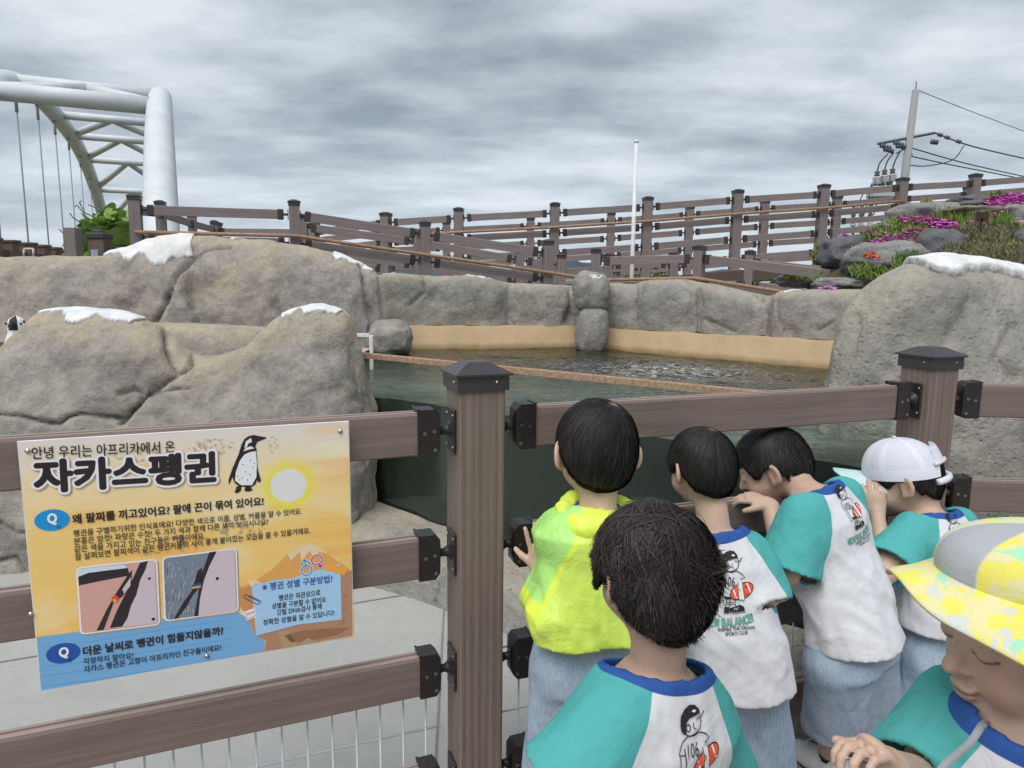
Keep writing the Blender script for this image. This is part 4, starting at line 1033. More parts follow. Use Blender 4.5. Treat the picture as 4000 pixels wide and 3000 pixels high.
        o = obj(name, mesh_from(name, V, F, False), mat); tag(o, label, 'flowers', kind='stuff')
    mg = plain('magenta_petal', (.60, .16, .50), .6, var=.25, vs=80); rd = plain('coral_red_petal', (.72, .12, .05), .6, var=.2, vs=80)
    flowers('magenta_flowers', 'magenta flowers spread over the bank in drifts', poly_fn([(3580, 858, 75, 14), (3640, 866, 90, 10), (3520, 930, 62, 14), (3480, 945, 70, 16), (3430, 915, 40, 8), (3920, 785, 75, 22), (3960, 775, 60, 20), (3900, 810, 45, 22), (3560, 960, 25, 20), (3230, 1127, 38, 5), (3835, 872, 50, 10), (3590, 905, 60, 12), (3690, 880, 60, 12), (3880, 830, 30, 20), (3300, 925, 40, 8)]), 2400, mg, (.014, .024))
    flowers('red_flowers', 'coral red flowers in small groups on the bank', poly_fn([(3400, 985, 26, 28), (3440, 975, 30, 10), (3385, 970, 14, 22), (3620, 860, 14, 6), (3975, 860, 10, 5), (3990, 800, 10, 12), (3925, 965, 6, 4), (3830, 1020, 6, 4), (3430, 1010, 16, 8)]), 90, rd, (.014, .026))
    c = at(3835, 852, 5.45); o = MB().box((0, 0, .06), (.09, .012, .07)).box((0, 0, 0), (.012, .012, .1)).build('plant_label', plain('dark_brown_plate', (.06, .028, .02), .6), None, loc=tuple(c-np.array([0, 0, .05]))); tag(o, 'small dark brown plate standing among the flowers', 'plate')
garden()
# distant shrubs behind the flag pole
tr = leafmat('far_tree_green', (.05, .09, .025), (.11, .15, .05))
def bushmass(x0, x1, yt, yb, Y, label, n=2600):
    V = []; F = []
    f = interp_fn([(x0+(x1-x0)*k/8, yt+R_.uniform(-12, 14)*(1 if 0 < k < 8 else 2)) for k in range(9)])
    for _ in range(n):
        x = R_.uniform(x0, x1); t_ = f(x)+max(0, 30-min(x-x0, x1-x)*1.2)*.6; y = t_+(yb-t_)*R_.random()**1.3; p = at(x, y, Y+R_.uniform(-1, 1)); s = Y*.0016
        a = nrm(np.array([R_.gauss(0, 1), R_.gauss(0, 1), R_.gauss(0, 1)])); b = nrm(np.cross(a, [R_.gauss(0, 1), 1, 0])); o = len(V); V += [p-a*s, p+b*s*.7, p+a*s, p-b*s*.7]; F.append((o, o+1, o+2, o+3))
    tag(obj('shrubs', mesh_from('shrubs', V, F, False), tr), label, 'shrubs', kind='stuff')
bushmass(2440, 2650, 1040, 1110, 40, 'far green trees low behind the flag pole', 1800)
bushmass(3000, 3200, 1070, 1120, 12, 'green shrubs beneath the upper ramp at right', 900)
# white wire mesh behind the near fence
wm = thing('wire_mesh', 'white welded wire mesh fixed low behind the near fence', 'wire mesh', tuple(fp(-.078, -.06, .0)), math.atan(FS))
m = MB()
for s in (-1, 1):
    pass
def meshpanel(u0, u1, parent, dx=.052):
    m = MB(); n = int((u1-u0)/dx)
    for i in range(n+1):
        u = u0+i*dx; m.tube([(u, 0, .42), (u, 0, .06), (u, -.05, .015), (u, -.10, .02)], .0024, 6)
    for z in (.40, .235, .09): m.tube([(u0, .003, z), (u1, .003, z)], .0026, 6)
    m.tube([(u0, -.10, .02), (u1, -.10, .02)], .0026, 6); m.tube([(u0, -.05, .013), (u1, -.05, .013)], .0026, 6)
    m.build('wire_grid', MT['whitewire'], parent, True)
meshpanel(-1.5, -.06, wm)
wm2 = thing('wire_mesh', 'white wire mesh with a curved foot behind the children at the right', 'wire mesh', tuple(fp(-.078, -.06, .0)), math.atan(FS))
meshpanel(.08, 1.28, wm2)
# ================================================================== flat print toolkit
from mathutils.geometry import tessellate_polygon
def s2l(r, g, b, k=1.0):
    f = lambda v: ((v/255)/12.92 if v/255 <= .04045 else ((v/255+.055)/1.055)**2.4)*k
    return (min(.9, f(r)), min(.9, f(g)), min(.9, f(b)))
_TX = {}
def text_shape(s, bold=0.0):
    key = (s, bold)
    if key not in _TX:
        cu = bpy.data.curves.new('t', 'FONT'); cu.body = s; cu.size = 1; cu.resolution_u = 3; cu.offset = bold
        o = bpy.data.objects.new('t', cu); COL.objects.link(o); bpy.context.view_layer.update()
        me = o.evaluated_get(bpy.context.evaluated_depsgraph_get()).to_mesh()
        V = np.array([v.co[:2] for v in me.vertices]) if len(me.vertices) else np.zeros((3, 2)); F = [tuple(p.vertices) for p in me.polygons]
        bpy.data.objects.remove(o); bpy.data.curves.remove(cu); _TX[key] = (V, F)
    return _TX[key]
class Print:
    """flat coloured shapes in 2D, stacked in thin layers"""
    def __init__(s): s.V = []; s.L = []; s.F = []; s.M = []; s.mats = []; s.k = 0
    def mi(s, m):
        if m not in s.mats: s.mats.append(m)
        return s.mats.index(m)
    def put(s, V, F, m, layer):
        o = len(s.V); s.V += [tuple(v) for v in V]; s.L += [layer]*len(V); s.F += [tuple(i+o for i in f) for f in F]; s.M += [s.mi(m)]*len(F)
    def poly(s, pts, m, layer):
        T_ = tessellate_polygon([[Vector((p[0], p[1], 0)) for p in pts]]); F = []
        for t in T_:
            a, b, c = [pts[i] for i in t]; ar = (b[0]-a[0])*(c[1]-a[1])-(b[1]-a[1])*(c[0]-a[0]); F.append(t if ar > 0 else t[::-1])
        s.put(pts, F, m, layer)
    def ell(s, c, r, m, layer, rot=0, n=28, w=None):
        P = [(c[0]+r[0]*cos(2*pi*k/n)*cos(rot)-r[1]*sin(2*pi*k/n)*sin(rot), c[1]+r[0]*cos(2*pi*k/n)*sin(rot)+r[1]*sin(2*pi*k/n)*cos(rot)) for k in range(n)]
        if w: s.line(P+[P[0]], w, m, layer)
        else: s.poly(P, m, layer)
    def line(s, pts, w, m, layer):
        pts = [np.array(p, float) for p in pts]; L = []; R = []
        for i, p in enumerate(pts):
            d = nrm(pts[min(i+1, len(pts)-1)]-pts[max(i-1, 0)]+1e-9); n = np.array([-d[1], d[0]])*w/2; L.append(p+n); R.append(p-n)
        n = len(pts); s.put(L+R, [(i, n+i, n+i+1, i+1) for i in range(n-1)], m, layer)
    def fit(s, txt, p0, p1, h, m, layer, bold=0, up=None):
        """text whose baseline runs p0->p1 and whose glyph height is h (2D units)"""
        V, F = text_shape(txt, 0.0); lo, hi = V.min(0), V.max(0)
        p0, p1 = np.array(p0, float), np.array(p1, float); d = p1-p0; u = nrm(d); n = np.array([-u[1], u[0]]) if up is None else np.array(up)
        q = (V-lo)/(hi-lo); r = bold*h*.9
        if r <= 0: s.put(p0+q[:, :1]*d+q[:, 1:]*n*h, F, m, layer); return
        P = p0+u*r+n*r+q[:, :1]*(d-2*r*u)+q[:, 1:]*n*(h-2*r); nn = 8 if bold < .08 else 14
        for k in range(nn): s.put(P+np.array([cos(2*pi*k/nn), sin(2*pi*k/nn)])*r, F, m, layer+.012*k)

def pm(name, rgb, k=1.15, rough=.45): return plain(name, s2l(*rgb, k), rough, .4, var=.03, vs=3)
# ------------------------------------------------------------------ information sign
so0 = fp(-.9, .026); sn = fn
def sgw(px, py):
    d = ray(px, py); return O_+d*(((so0-O_)@sn)/(d@sn))
c_tl, c_tr, c_br, c_bl = [sgw(*p) for p in ((66, 1724), (1372, 1644), (1376, 2485), (158, 2700))]
sw_ = ((c_tr-c_tl)@fd+(c_br-c_bl)@fd)/2; sh_ = (c_tl[2]-c_bl[2]+c_tr[2]-c_br[2])/2
org = np.array([*(c_bl[:2]), (c_bl[2]+c_br[2])/2])
def sg(px, py): p = sgw(px, py)-org; return np.array([p@fd, p[2]])
z1 = lambda x, y: sg(x*.693, y*.693+1600)
sign = thing('information_sign', 'printed board about penguins with Korean text, fixed to the left span of the near fence', 'sign', tuple(org), math.atan(FS))
def sign_bg():
    t = NT('printed_sign_background', .35, .45)
    sx = t.n.new('ShaderNodeSeparateXYZ'); t.lk(t.co, sx.inputs[0]); U, V = sx.outputs[0], sx.outputs[2]
    vn = t.math('DIVIDE', V, sh_); un = t.math('DIVIDE', U, sw_)
    c = t.ramp(vn, [(.3, s2l(236, 190, 108, 1.15)), (.62, s2l(238, 196, 122, 1.15)), (.80, s2l(232, 208, 165, 1.15)), (1., s2l(220, 214, 208, 1.1))])
    n = t.noise(1.0, 4, .5, .4, t.map((3.2, 1, 13), loc=(.3, 0, 1.7)))
    c = t.mix(t.math('MULTIPLY', t.ramp(n, [(.50, 0.), (.66, 1.)]), .75), c, s2l(240, 222, 190, 1.15))
    n2 = t.noise(1.0, 3, .5, .4, t.map((4, 1, 22), loc=(3.3, 0, .7)))
    c = t.mix(t.math('MULTIPLY', t.ramp(n2, [(.55, 0.), (.68, 1.)]), .6), c, s2l(228, 168, 78, 1.15))
    sc = z1(1628, 427)
    dx = t.math('SUBTRACT', U, float(sc[0])); dy = t.math('SUBTRACT', V, float(sc[1]))
    r = t.math('SQRT', t.math('ADD', t.math('MULTIPLY', dx, dx), t.math('MULTIPLY', dy, dy)))
    c = t.mix(t.ramp(r, [(.034, .95), (.060, 0.)]), c, s2l(226, 214, 60, 1.15))
    c = t.mix(t.ramp(r, [(.031, 1.), (.0335, 0.)]), c, (.80, .80, .80))
    # scuffed patches where tape tore the print
    sk = None
    for (x, y, rx, ry) in ((790, 255, .05, .016), (1190, 215, .05, .02), (1540, 200, .012, .02), (1010, 300, .04, .012), (1000, 760, .07, .02), (1370, 670, .05, .02), (840, 800, .02, .01)):
        q = z1(x, y); ex = t.math('DIVIDE', t.math('SUBTRACT', U, float(q[0])), rx); ey = t.math('DIVIDE', t.math('SUBTRACT', V, float(q[1])), ry)
        e_ = t.math('SUBTRACT', 1.0, t.math('ADD', t.math('MULTIPLY', ex, ex), t.math('MULTIPLY', ey, ey)), clamp=True)
        sk = e_ if sk is None else t.math('MAXIMUM', sk, e_)
    nn = t.math('ADD', t.noise(85, 5, .7, .5), t.math('MULTIPLY', t.noise(1, 2, .5, 0, t.map((60, 1, 14), (0, .35, 0))), .35))
    m = t.ramp(t.math('MULTIPLY', nn, t.math('MINIMUM', t.math('MULTIPLY', sk, 3), 1.0)), [(.68, 0.), (.76, .85)])
    c = t.mix(m, c, s2l(168, 148, 118, 1.1))
    return t.fin(c)
MB().box((sw_/2, .002, sh_/2), (sw_, .0035, sh_), ch=.0008).build('board', plain('white_board_edge', (.72, .73, .74), .35), sign)
MB().add([(.0018, 0, .0018), (sw_-.0018, 0, .0018), (sw_-.0018, 0, sh_-.0018), (.0018, 0, sh_-.0018)], [(0, 1, 2, 3)]).build('printed_face', sign_bg(), sign).location = (0, -.0003, 0)
K = {n: pm('print_'+n, c, k, .35) for n, c, k in (('black', (48, 42, 46), 1.), ('white', (232, 234, 240), 1.05), ('blue', (30, 140, 205), 1.15), ('deepblue', (32, 82, 160), 1.15), ('sea', (112, 166, 210), 1.15), ('note', (160, 198, 230), 1.12), ('tan', (214, 160, 88), 1.15), ('ridge', (196, 140, 80), 1.15), ('earth', (170, 128, 104), 1.15), ('earth2', (146, 106, 84), 1.15), ('peak', (226, 205, 170), 1.1), ('pink', (196, 58, 110), 1.15), ('red', (215, 70, 62), 1.15), ('orange', (226, 160, 70), 1.15), ('pinkfloor', (205, 158, 148), 1.12), ('belly', (200, 188, 196), 1.1), ('darkfur', (50, 45, 50), 1.), ('rockblue', (120, 132, 146), 1.1), ('clip', (92, 92, 120), 1.), ('textblue', (58, 92, 160), 1.1), ('sealine', (88, 146, 198), 1.1), ('shadow', (176, 146, 112), 1.1), ('paleblue', (200, 215, 228), 1.1))}
def LZ(l): return [z1(*p) for p in l]
PR = []
def NP(n): p = Print(); PR.append((n, p)); return p
scene_p = NP('printed_landscape')
scene_p.poly(LZ([(208, 1282), (420, 1255), (700, 1215), (900, 1180), (1100, 1150), (1330, 1132), (1400, 1180), (1440, 1270), (1492, 1300), (1488, 1362), (1000, 1447), (600, 1520), (232, 1584)]), K['sea'], 1)
for y0 in (1300, 1345, 1410, 1460, 1520): scene_p.line(LZ([(240, y0+40), (500, y0+8), (900, y0-58), (1300, y0-118 if y0 < 1420 else y0-125)]), .0009, K['sealine'], 1.3)
scene_p.poly(LZ([(1350, 1005), (1440, 960), (1530, 905), (1620, 815), (1690, 768), (1745, 752), (1800, 775), (1870, 830), (1978, 905), (1982, 1010), (1440, 1180), (1370, 1140), (1345, 1060)]), K['tan'], 1)
scene_p.poly(LZ([(1620, 815), (1690, 768), (1745, 752), (1800, 775), (1850, 815), (1800, 800), (1770, 830), (1745, 795), (1700, 850), (1690, 800), (1640, 850)]), K['peak'], 1.5)
scene_p.poly(LZ([(1360, 1000), (1400, 960), (1440, 955), (1480, 985), (1440, 978), (1420, 1005), (1400, 975)]), K['peak'], 1.5)
scene_p.poly(LZ([(1350, 1010), (1420, 990), (1440, 1270), (1390, 1160), (1345, 1090)]), K['ridge'], 1.4)
scene_p.poly(LZ([(1440, 1180), (1700, 1000), (1982, 905), (1985, 1272), (1490, 1362), (1500, 1300), (1440, 1270)]), K['earth'], 1.6)
scene_p.poly(LZ([(1600, 1272), (1700, 1245), (1850, 1232), (1970, 1228), (1900, 1270), (1740, 1305), (1640, 1310)]), K['earth2'], 1.9)
scene_p.poly(LZ([(1690, 1318), (1735, 1285), (1790, 1310), (1740, 1318)]), K['shadow'], 2.0); scene_p.poly(LZ([(1560, 1250), (1600, 1345), (1680, 1330), (1620, 1240)]), K['shadow'], 1.9)
for x, y in ((1940, 1050), (1935, 1120), (1935, 1190)):
    for dx in (-8, 0, 8, 15): scene_p.line(LZ([(x+dx*.4, y+10), (x+dx, y-10)]), .0006, K['earth2'], 2.1)
# note
scene_p = NP('printed_note')
scene_p.poly(LZ([(1418, 992), (1545, 960), (1640, 950), (1750, 915), (1918, 865), (1925, 1182), (1680, 1210), (1443, 1273)]), K['note'], 3)
scene_p.poly(LZ([(1835, 862), (1960, 890), (1942, 935), (1818, 898)]), K['orange'], 3.5)
# bubbles
scene_p = NP('printed_bubble')
scene_p.ell(z1(295, 622), (.0262, .0190), K['blue'], 2); scene_p.poly(LZ([(318, 662), (345, 650), (340, 676)]), K['blue'], 2)
scene_p = NP('printed_bubble'); scene_p.ell(z1(358, 1372), (.0262, .0190), K['deepblue'], 2); scene_p.poly(LZ([(380, 1412), (405, 1400), (402, 1424)]), K['deepblue'], 2)
# picture frames
scene_p = NP('printed_photo')
def rquad(q, r=.12, ins=0.):
    q = [np.array(p, float) for p in q]; c = sum(q)/4; q = [p+(c-p)*ins for p in q]; out_ = []
    for i in range(4):
        a, b, d = q[i-1], q[i], q[(i+1) % 4]; p = b+(a-b)*r*.6; s_ = b+(d-b)*r*.6
        for k in range(5): t = k/4; out_.append((1-t)**2*p+2*t*(1-t)*b+t*t*s_)
    return out_
f1 = LZ([(428, 888), (886, 838), (904, 1212), (452, 1268)]); f2 = LZ([(912, 830), (1334, 778), (1346, 1137), (926, 1194)])
for f in (f1, f2):
    scene_p.poly([p+np.array([.002, -.0025]) for p in rquad(f)], K['shadow'], 2); scene_p.poly(rquad(f), K['white'], 3)
scene_p.poly(rquad(f1, .1, .045), K['pinkfloor'], 4); scene_p.poly(rquad(f2, .1, .045), K['rockblue'], 4)
scene_p.poly(LZ([(440, 898), (700, 872), (735, 915), (445, 955)]), K['paleblue'], 4.4); scene_p.poly(LZ([(442, 940), (500, 918), (720, 890), (735, 932), (560, 965), (445, 990)]), K['darkfur'], 4.8)
scene_p.poly(LZ([(800, 860), (872, 850), (888, 1202), (650, 1228), (700, 1100), (760, 1000), (780, 930)]), K['belly'], 5.2)
scene_p.poly(LZ([(790, 862), (835, 850), (820, 900), (790, 960), (770, 1040), (740, 1100), (720, 1170), (690, 1220), (620, 1228), (660, 1130), (700, 1050), (745, 960)]), K['darkfur'], 5.6)
scene_p.poly(LZ([(715, 940), (745, 900), (740, 985), (690, 1050), (640, 1090), (585, 1238), (545, 1243), (600, 1130), (650, 1040)]), K['darkfur'], 5.6)
scene_p.poly(LZ([(725, 960), (738, 940), (736, 990), (700, 1035), (690, 1010)]), K['belly'], 6)
scene_p.poly(LZ([(628, 1055), (655, 1042), (675, 1060), (665, 1082), (640, 1085)]), K['red'], 6.2); scene_p.poly(LZ([(636, 1068), (650, 1062), (662, 1080), (640, 1086)]), K['orange'], 6.5)
for x, y, r in ((842, 950, .0025), (865, 1178, .003)): scene_p.ell(z1(x, y), (r, r), K['darkfur'], 6)
scene_p.poly(LZ([(1210, 800), (1322, 786), (1334, 1130), (1120, 1160), (1120, 1060), (1150, 960)]), K['belly'], 5.2)
scene_p.poly(LZ([(1180, 802), (1222, 797), (1180, 880), (1150, 960), (1128, 1060), (1118, 1160), (1095, 1162), (1115, 1050), (1135, 930)]), K['darkfur'], 5.6)
scene_p.poly(LZ([(1115, 905), (1140, 890), (1135, 985), (1090, 1040), (1050, 1110), (1000, 1175), (980, 1178), (1030, 1090), (1080, 1020)]), K['darkfur'], 5.6)
scene_p.poly(LZ([(1085, 985), (1138, 972), (1136, 990), (1082, 1002)]), K['deepblue'], 6.2); scene_p.poly(LZ([(1082, 998), (1130, 990), (1132, 1000), (1084, 1008)]), K['orange'], 6.4)
scene_p.ell(z1(1225, 950), (.0028, .003), K['darkfur'], 6)
rr_ = random.Random(3)
for _ in range(70):
    x = rr_.uniform(930, 1100); y = rr_.uniform(850, 1150); scene_p.line(LZ([(x, y), (x+rr_.uniform(-6, 6), y+rr_.uniform(10, 40))]), .0006, K[rr_.choice(('paleblue', 'darkfur', 'belly'))], 4.5)
for _ in range(60):
    x = rr_.uniform(460, 680); y = rr_.uniform(1000, 1200)
    if x > 640-(y-1000)*.4: continue
    scene_p.line(LZ([(x, y), (x+rr_.uniform(10, 30), y-3)]), .0006, K['belly'], 4.5)
# penguin drawing
scene_p = NP('printed_penguin')
scene_p.poly(LZ([(1398, 150), (1430, 142), (1455, 148), (1498, 155), (1500, 162), (1450, 182), (1440, 205), (1448, 260), (1452, 330), (1472, 400), (1462, 412), (1448, 398), (1440, 420), (1415, 438), (1350, 432), (1322, 412), (1310, 380), (1290, 425), (1288, 395), (1310, 330), (1345, 250), (1362, 195), (1378, 165)]), K['black'], 2)
scene_p.poly(LZ([(1385, 215), (1415, 205), (1440, 222), (1448, 300), (1445, 380), (1420, 425), (1360, 425), (1325, 400), (1330, 340), (1355, 270), (1370, 235)]), K['white'], 2.5)
scene_p.poly(LZ([(1405, 165), (1385, 180), (1378, 215), (1390, 212), (1400, 190), (1420, 182), (1415, 160)]), K['white'], 2.6)
scene_p.poly(LZ([(1352, 250), (1375, 232), (1415, 222), (1445, 215), (1446, 232), (1410, 238), (1378, 252), (1350, 290), (1330, 350), (1322, 330)]), K['black'], 2.9)
for x, y in ((1412, 285), (1370, 310), (1425, 325), (1385, 350), (1340, 375), (1410, 365), (1365, 385), (1395, 395), (1350, 395), (1432, 300)): scene_p.ell(z1(x, y), (.0009, .0013), K['black'], 3, n=8)
scene_p.poly(LZ([(1335, 430), (1362, 430), (1358, 458), (1340, 470), (1322, 468)]), K['black'], 2); scene_p.poly(LZ([(1382, 430), (1405, 425), (1425, 455), (1400, 462), (1378, 458)]), K['black'], 2)
# symbols
SY = {'blue': NP('printed_male_symbol'), 'pink': NP('printed_female_symbol')}
for (c_, col, top) in (((1728, 905), 'blue', None), ((1785, 845), 'pink', None)):
    q = z1(*c_); scene_p = SY[col]; scene_p.ell(q, (.0098, .0098), K['white'], 4, w=.0052); scene_p.ell(q, (.0098, .0098), K[col], 4.5, w=.0028)
def wl(pts, col): SY[col].line(LZ(pts), .0055, K['white'], 4); SY[col].line(LZ(pts), .0028, K[col], 4.6)
wl([(1722, 877), (1716, 845)], 'blue'); wl([(1694, 866), (1716, 843), (1742, 862)], 'blue'); wl([(1800, 870), (1812, 898)], 'pink'); wl([(1786, 888), (1832, 868)], 'pink')
scene_p = NP('printed_paperclip'); scene_p.line(LZ([(1462, 1082), (1400, 1050), (1385, 1040), (1372, 1048), (1382, 1062), (1450, 1096), (1470, 1088), (1466, 1076), (1405, 1046)]), .0017, K['clip'], 4)
scene_p = NP('printed_equals_sign'); scene_p.poly(LZ([(1372, 1135), (1435, 1110), (1448, 1165), (1390, 1187)]), K['white'], 4)
for a, b in (((1384, 1142), (1430, 1124)), ((1390, 1168), (1438, 1150))):
    v = z1(*b)-z1(*a); n = nrm([-v[1], v[0]])*.0035; scene_p.line([z1(*a)-n, z1(*a)+n, z1(*b)+n, z1(*b)-n, z1(*a)-n], .0012, K['red'], 4.5)
def build_print(P, name, parent, fmap, dz=.00028):
    V = [fmap(v[0], v[1], l*dz) for v, l in zip(P.V, P.L)]
    me = mesh_from(name, V, P.F, False); me.polygons.foreach_set('material_index', np.array(P.M, np.int32)); return obj(name, me, P.mats, parent)
smap = lambda u, v, z: (u, -.0004-z, v)
for n_, p_ in PR: build_print(p_, n_, sign, smap)
def sgtext(name, txt, a, b, h, m, bold=0, layer=5, halo=None):
    P = Print(); a, b = z1(*a), z1(*b); hh = h*.693*.00049*1.02
    if halo: 
        q = halo*hh; d = nrm(b-a)*q; up = np.array([0, q]); P.fit(txt, a-d-up, b+d-up, hh+2*q, K['white'], layer-.8, (bold*hh+q)/(hh+2*q))
        sh = np.array([.0018, -.002]); P.fit(txt, a-d-up+sh, b+d-up+sh, hh+2*q, K['shadow'], layer-1.4, (bold*hh+q)/(hh+2*q))
    P.fit(txt, a, b, hh, K[m], layer, bold); o = build_print(P, name, sign, smap); return o
sgtext('lettering', '안녕 우리는 아프리카에서 온', (182, 280), (986, 240), 62, 'black', .012)
sgtext('title_lettering', '자카스펭귄', (192, 476), (1222, 410), 172, 'black', .055, 5, .07)
sgtext('lettering', '왜 팔찌를 끼고있어요? 팔에 끈이 묶여 있어요!', (410, 645), (1487, 540), 52, 'black', .032)
for t_, a, b in (('펭귄을 구별하기위한 인식표에요! 다양한 색으로 이름, 성별, 커플을 알 수 있어요.', (415, 718), (1700, 590)), ('분홍은 암컷! 파랑은 수컷! 두 가지 색과 함께 다른 색이 보이시나요?', (418, 762), (1512, 648)), ('같은 색을 가지고 있는 친구들은 커플이에요.', (420, 806), (1156, 728)), ('잘 살펴보면 팔찌색이 같은 펭귄커플이 사이 좋게 붙어있는 모습을 볼 수 있을거에요.', (424, 850), (1748, 697))):
    sgtext('lettering', t_, a, b, 38, 'black', .012)
sgtext('lettering', '더운 날씨로 펭귄이 힘들지않을까?', (470, 1388), (1260, 1268), 52, 'black', .035)
sgtext('lettering', '걱정하지 말아요!', (470, 1436), (752, 1400), 36, 'black', .012)
sgtext('lettering', '자카스 펭귄은 고향이 아프리카인 친구들이에요!', (474, 1482), (1246, 1355), 38, 'black', .012)
sgtext('lettering', '※ 펭귄 성별 구분방법?', (1480, 1022), (1874, 972), 46, 'textblue', .022)
for t_, a, b in (('펭귄은 외관상으로', (1570, 1078), (1806, 1045)), ('성별을 구분할 수 없어요', (1532, 1124), (1836, 1084)), ('깃털 DNA검사 통해', (1560, 1160), (1813, 1122)), ('정확한 성별을 알 수 있답니다!', (1483, 1216), (1884, 1158))):
    sgtext('lettering', t_, a, b, 36, 'black', .015)
sgtext('letter_q', 'Q', (268, 652), (326, 648), 62, 'white', .05); sgtext('letter_q', 'Q', (330, 1403), (388, 1399), 62, 'white', .05)
for x, y in ((158, 232), (1917, 121), (1166, 1386), (175, 1150)):
    p = z1(x, y); MB().tube([(p[0], -.0008, p[1]), (p[0], -.0035, p[1])], .0042, 12).ellip((p[0], -.0035, p[1]), (.0030, .0018, .0030), 10, 6).build('fixing_screw', MT['screw'], sign, True)

# ------------------------------------------------------------------ shirt print (2D, in units of the photo crop px)
SP = {n: pm('shirt_print_'+n, c, k, .7) for n, c, k in (('black', (38, 36, 40), 1.), ('red', (222, 84, 50), 1.1), ('white', (226, 228, 232), 1.), ('teal', (92, 178, 160), 1.1))}
def shirt_print():
    P = Print(); B_, Rr, Wt, Tl = SP['black'], SP['red'], SP['white'], SP['teal']; f = lambda l: [((x-1420)/1000, (1300-y)/1000) for x, y in l]; w_ = .0050
    P.poly(f([(1362, 1175), (1372, 1140), (1395, 1118), (1425, 1108), (1452, 1114), (1470, 1135), (1473, 1152), (1445, 1156), (1415, 1160), (1398, 1172), (1388, 1190), (1388, 1218), (1372, 1210), (1362, 1195)]), B_, 1)
    P.poly(f([(1430, 1136), (1442, 1130), (1455, 1136), (1445, 1143)]), Wt, 1.5)
    P.line(f([(1388, 1218), (1405, 1226), (1435, 1222), (1462, 1210), (1474, 1190), (1473, 1155)]), w_, B_, 1)
    P.ell(((1402-1420)/1000, (1300-1194)/1000), (.011, .013), B_, 1.2, w=w_); P.line(f([(1472, 1172), (1488, 1165), (1499, 1148)]), w_, B_, 1); P.line(f([(1432, 1180), (1430, 1200), (1442, 1208)]), w_*.8, B_, 1); P.line(f([(1448, 1172), (1460, 1164), (1466, 1176)]), w_*.8, B_, 1)
    P.line(f([(1395, 1222), (1360, 1235), (1345, 1255), (1334, 1280), (1362, 1288)]), w_, B_, 1); P.line(f([(1395, 1222), (1425, 1228), (1455, 1222), (1490, 1238), (1508, 1258), (1478, 1270)]), w_, B_, 1)
    P.line(f([(1365, 1260), (1366, 1320), (1362, 1366), (1405, 1372)]), w_, B_, 1); P.line(f([(1340, 1285), (1336, 1340), (1332, 1390), (1342, 1382), (1350, 1392), (1358, 1382)]), w_*.8, B_, 1)
    P.fit('106', f([(1378, 1308)])[0], f([(1440, 1312)])[0], .058, B_, 2, .0)
    c = f([(1484, 1338)])[0]; P.ell(c, (.083, .046), B_, 2.2, .38); P.ell(c, (.077, .040), Rr, 2.6, .38)
    for s in (-1, 1):
        q = (c[0]+s*.048*cos(.38), c[1]+s*.048*sin(.38)); P.line([(q[0]+.030*sin(.38), q[1]-.030*cos(.38)), (q[0]-.030*sin(.38), q[1]+.030*cos(.38))], .010, Wt, 3)
    P.poly(f([(1458, 1282), (1488, 1285), (1502, 1390), (1490, 1398), (1480, 1390), (1470, 1396), (1462, 1380)]), Wt, 3.3); P.line(f([(1462, 1282), (1464, 1380), (1472, 1394), (1482, 1388), (1492, 1396), (1502, 1385), (1488, 1285)]), w_*.8, B_, 3.6); P.line(f([(1462, 1335), (1472, 1325), (1478, 1340)]), w_*.7, B_, 3.6)
    P.poly(f([(1370, 1364), (1415, 1372), (1410, 1386), (1372, 1382)]), B_, 1.5); 
    for l in ([(1386, 1384), (1378, 1432)], [(1408, 1386), (1404, 1432)], [(1438, 1388), (1440, 1430)], [(1382, 1400), (1432, 1404)], [(1380, 1412), (1434, 1416)]): P.line(f(l), w_*.8, B_, 1)
    P.poly(f([(1370, 1432), (1402, 1430), (1400, 1466), (1368, 1466)]), B_, 1.5); P.poly(f([(1402, 1438), (1440, 1428), (1470, 1418), (1495, 1430), (1502, 1448), (1500, 1458), (1402, 1462)]), B_, 1.5)
    P.line(f([(1366, 1471), (1512, 1464)]), w_*.6, B_, 1); P.line(f([(1432, 1448), (1440, 1436), (1448, 1448), (1458, 1434)]), w_*.8, Wt, 2)
    lets = 'NEW BALANCE!'; x0 = 1250; wd = [30, 24, 36, 10, 27, 27, 24, 27, 30, 25, 20, 12]; x = x0
    for i, (ch, w2) in enumerate(zip(lets, wd)):
        t = (x-1410)/170; yb = 1546-28*t*t*(.25 if t < 0 else 1.0)-t*12
        if ch != ' ': 
            P.fit(ch, f([(x-1.5, yb+1.5)])[0], f([(x+w2-1.5, yb-1)])[0], .051, B_, 1, .05); P.fit(ch, f([(x+.5, yb-.5)])[0], f([(x+w2-3.5, yb-3)])[0], .046, Tl, 1.5, .03)
        x += w2+1.5
    P.fit('INSPIRE THE DREAM', f([(1328, 1577)])[0], f([(1556, 1560)])[0], .020, B_, 1, .02); P.fit('SPORTS CLUB', f([(1372, 1598)])[0], f([(1515, 1590)])[0], .020, B_, 1, .02); P.fit('TM', f([(1578, 1444)])[0], f([(1588, 1442)])[0], .007, B_, 1)
    # subdivide long edges so that it can follow the cloth
    import bmesh
    out_ = {}
    for lay in sorted(set(P.L)):
        pass
    bm = bmesh.new(); vs = [bm.verts.new((v[0], v[1], l*.001)) for v, l in zip(P.V, P.L)]
    for F_, m_ in zip(P.F, P.M):
        try: fc = bm.faces.new([vs[i] for i in F_]); fc.material_index = m_
        except ValueError: pass
    for _ in range(3):
        es = [e for e in bm.edges if e.calc_length() > .030]
        if not es: break
        bmesh.ops.subdivide_edges(bm, edges=es, cuts=1)
    bmesh.ops.triangulate(bm, faces=bm.faces[:]); bm.verts.index_update()
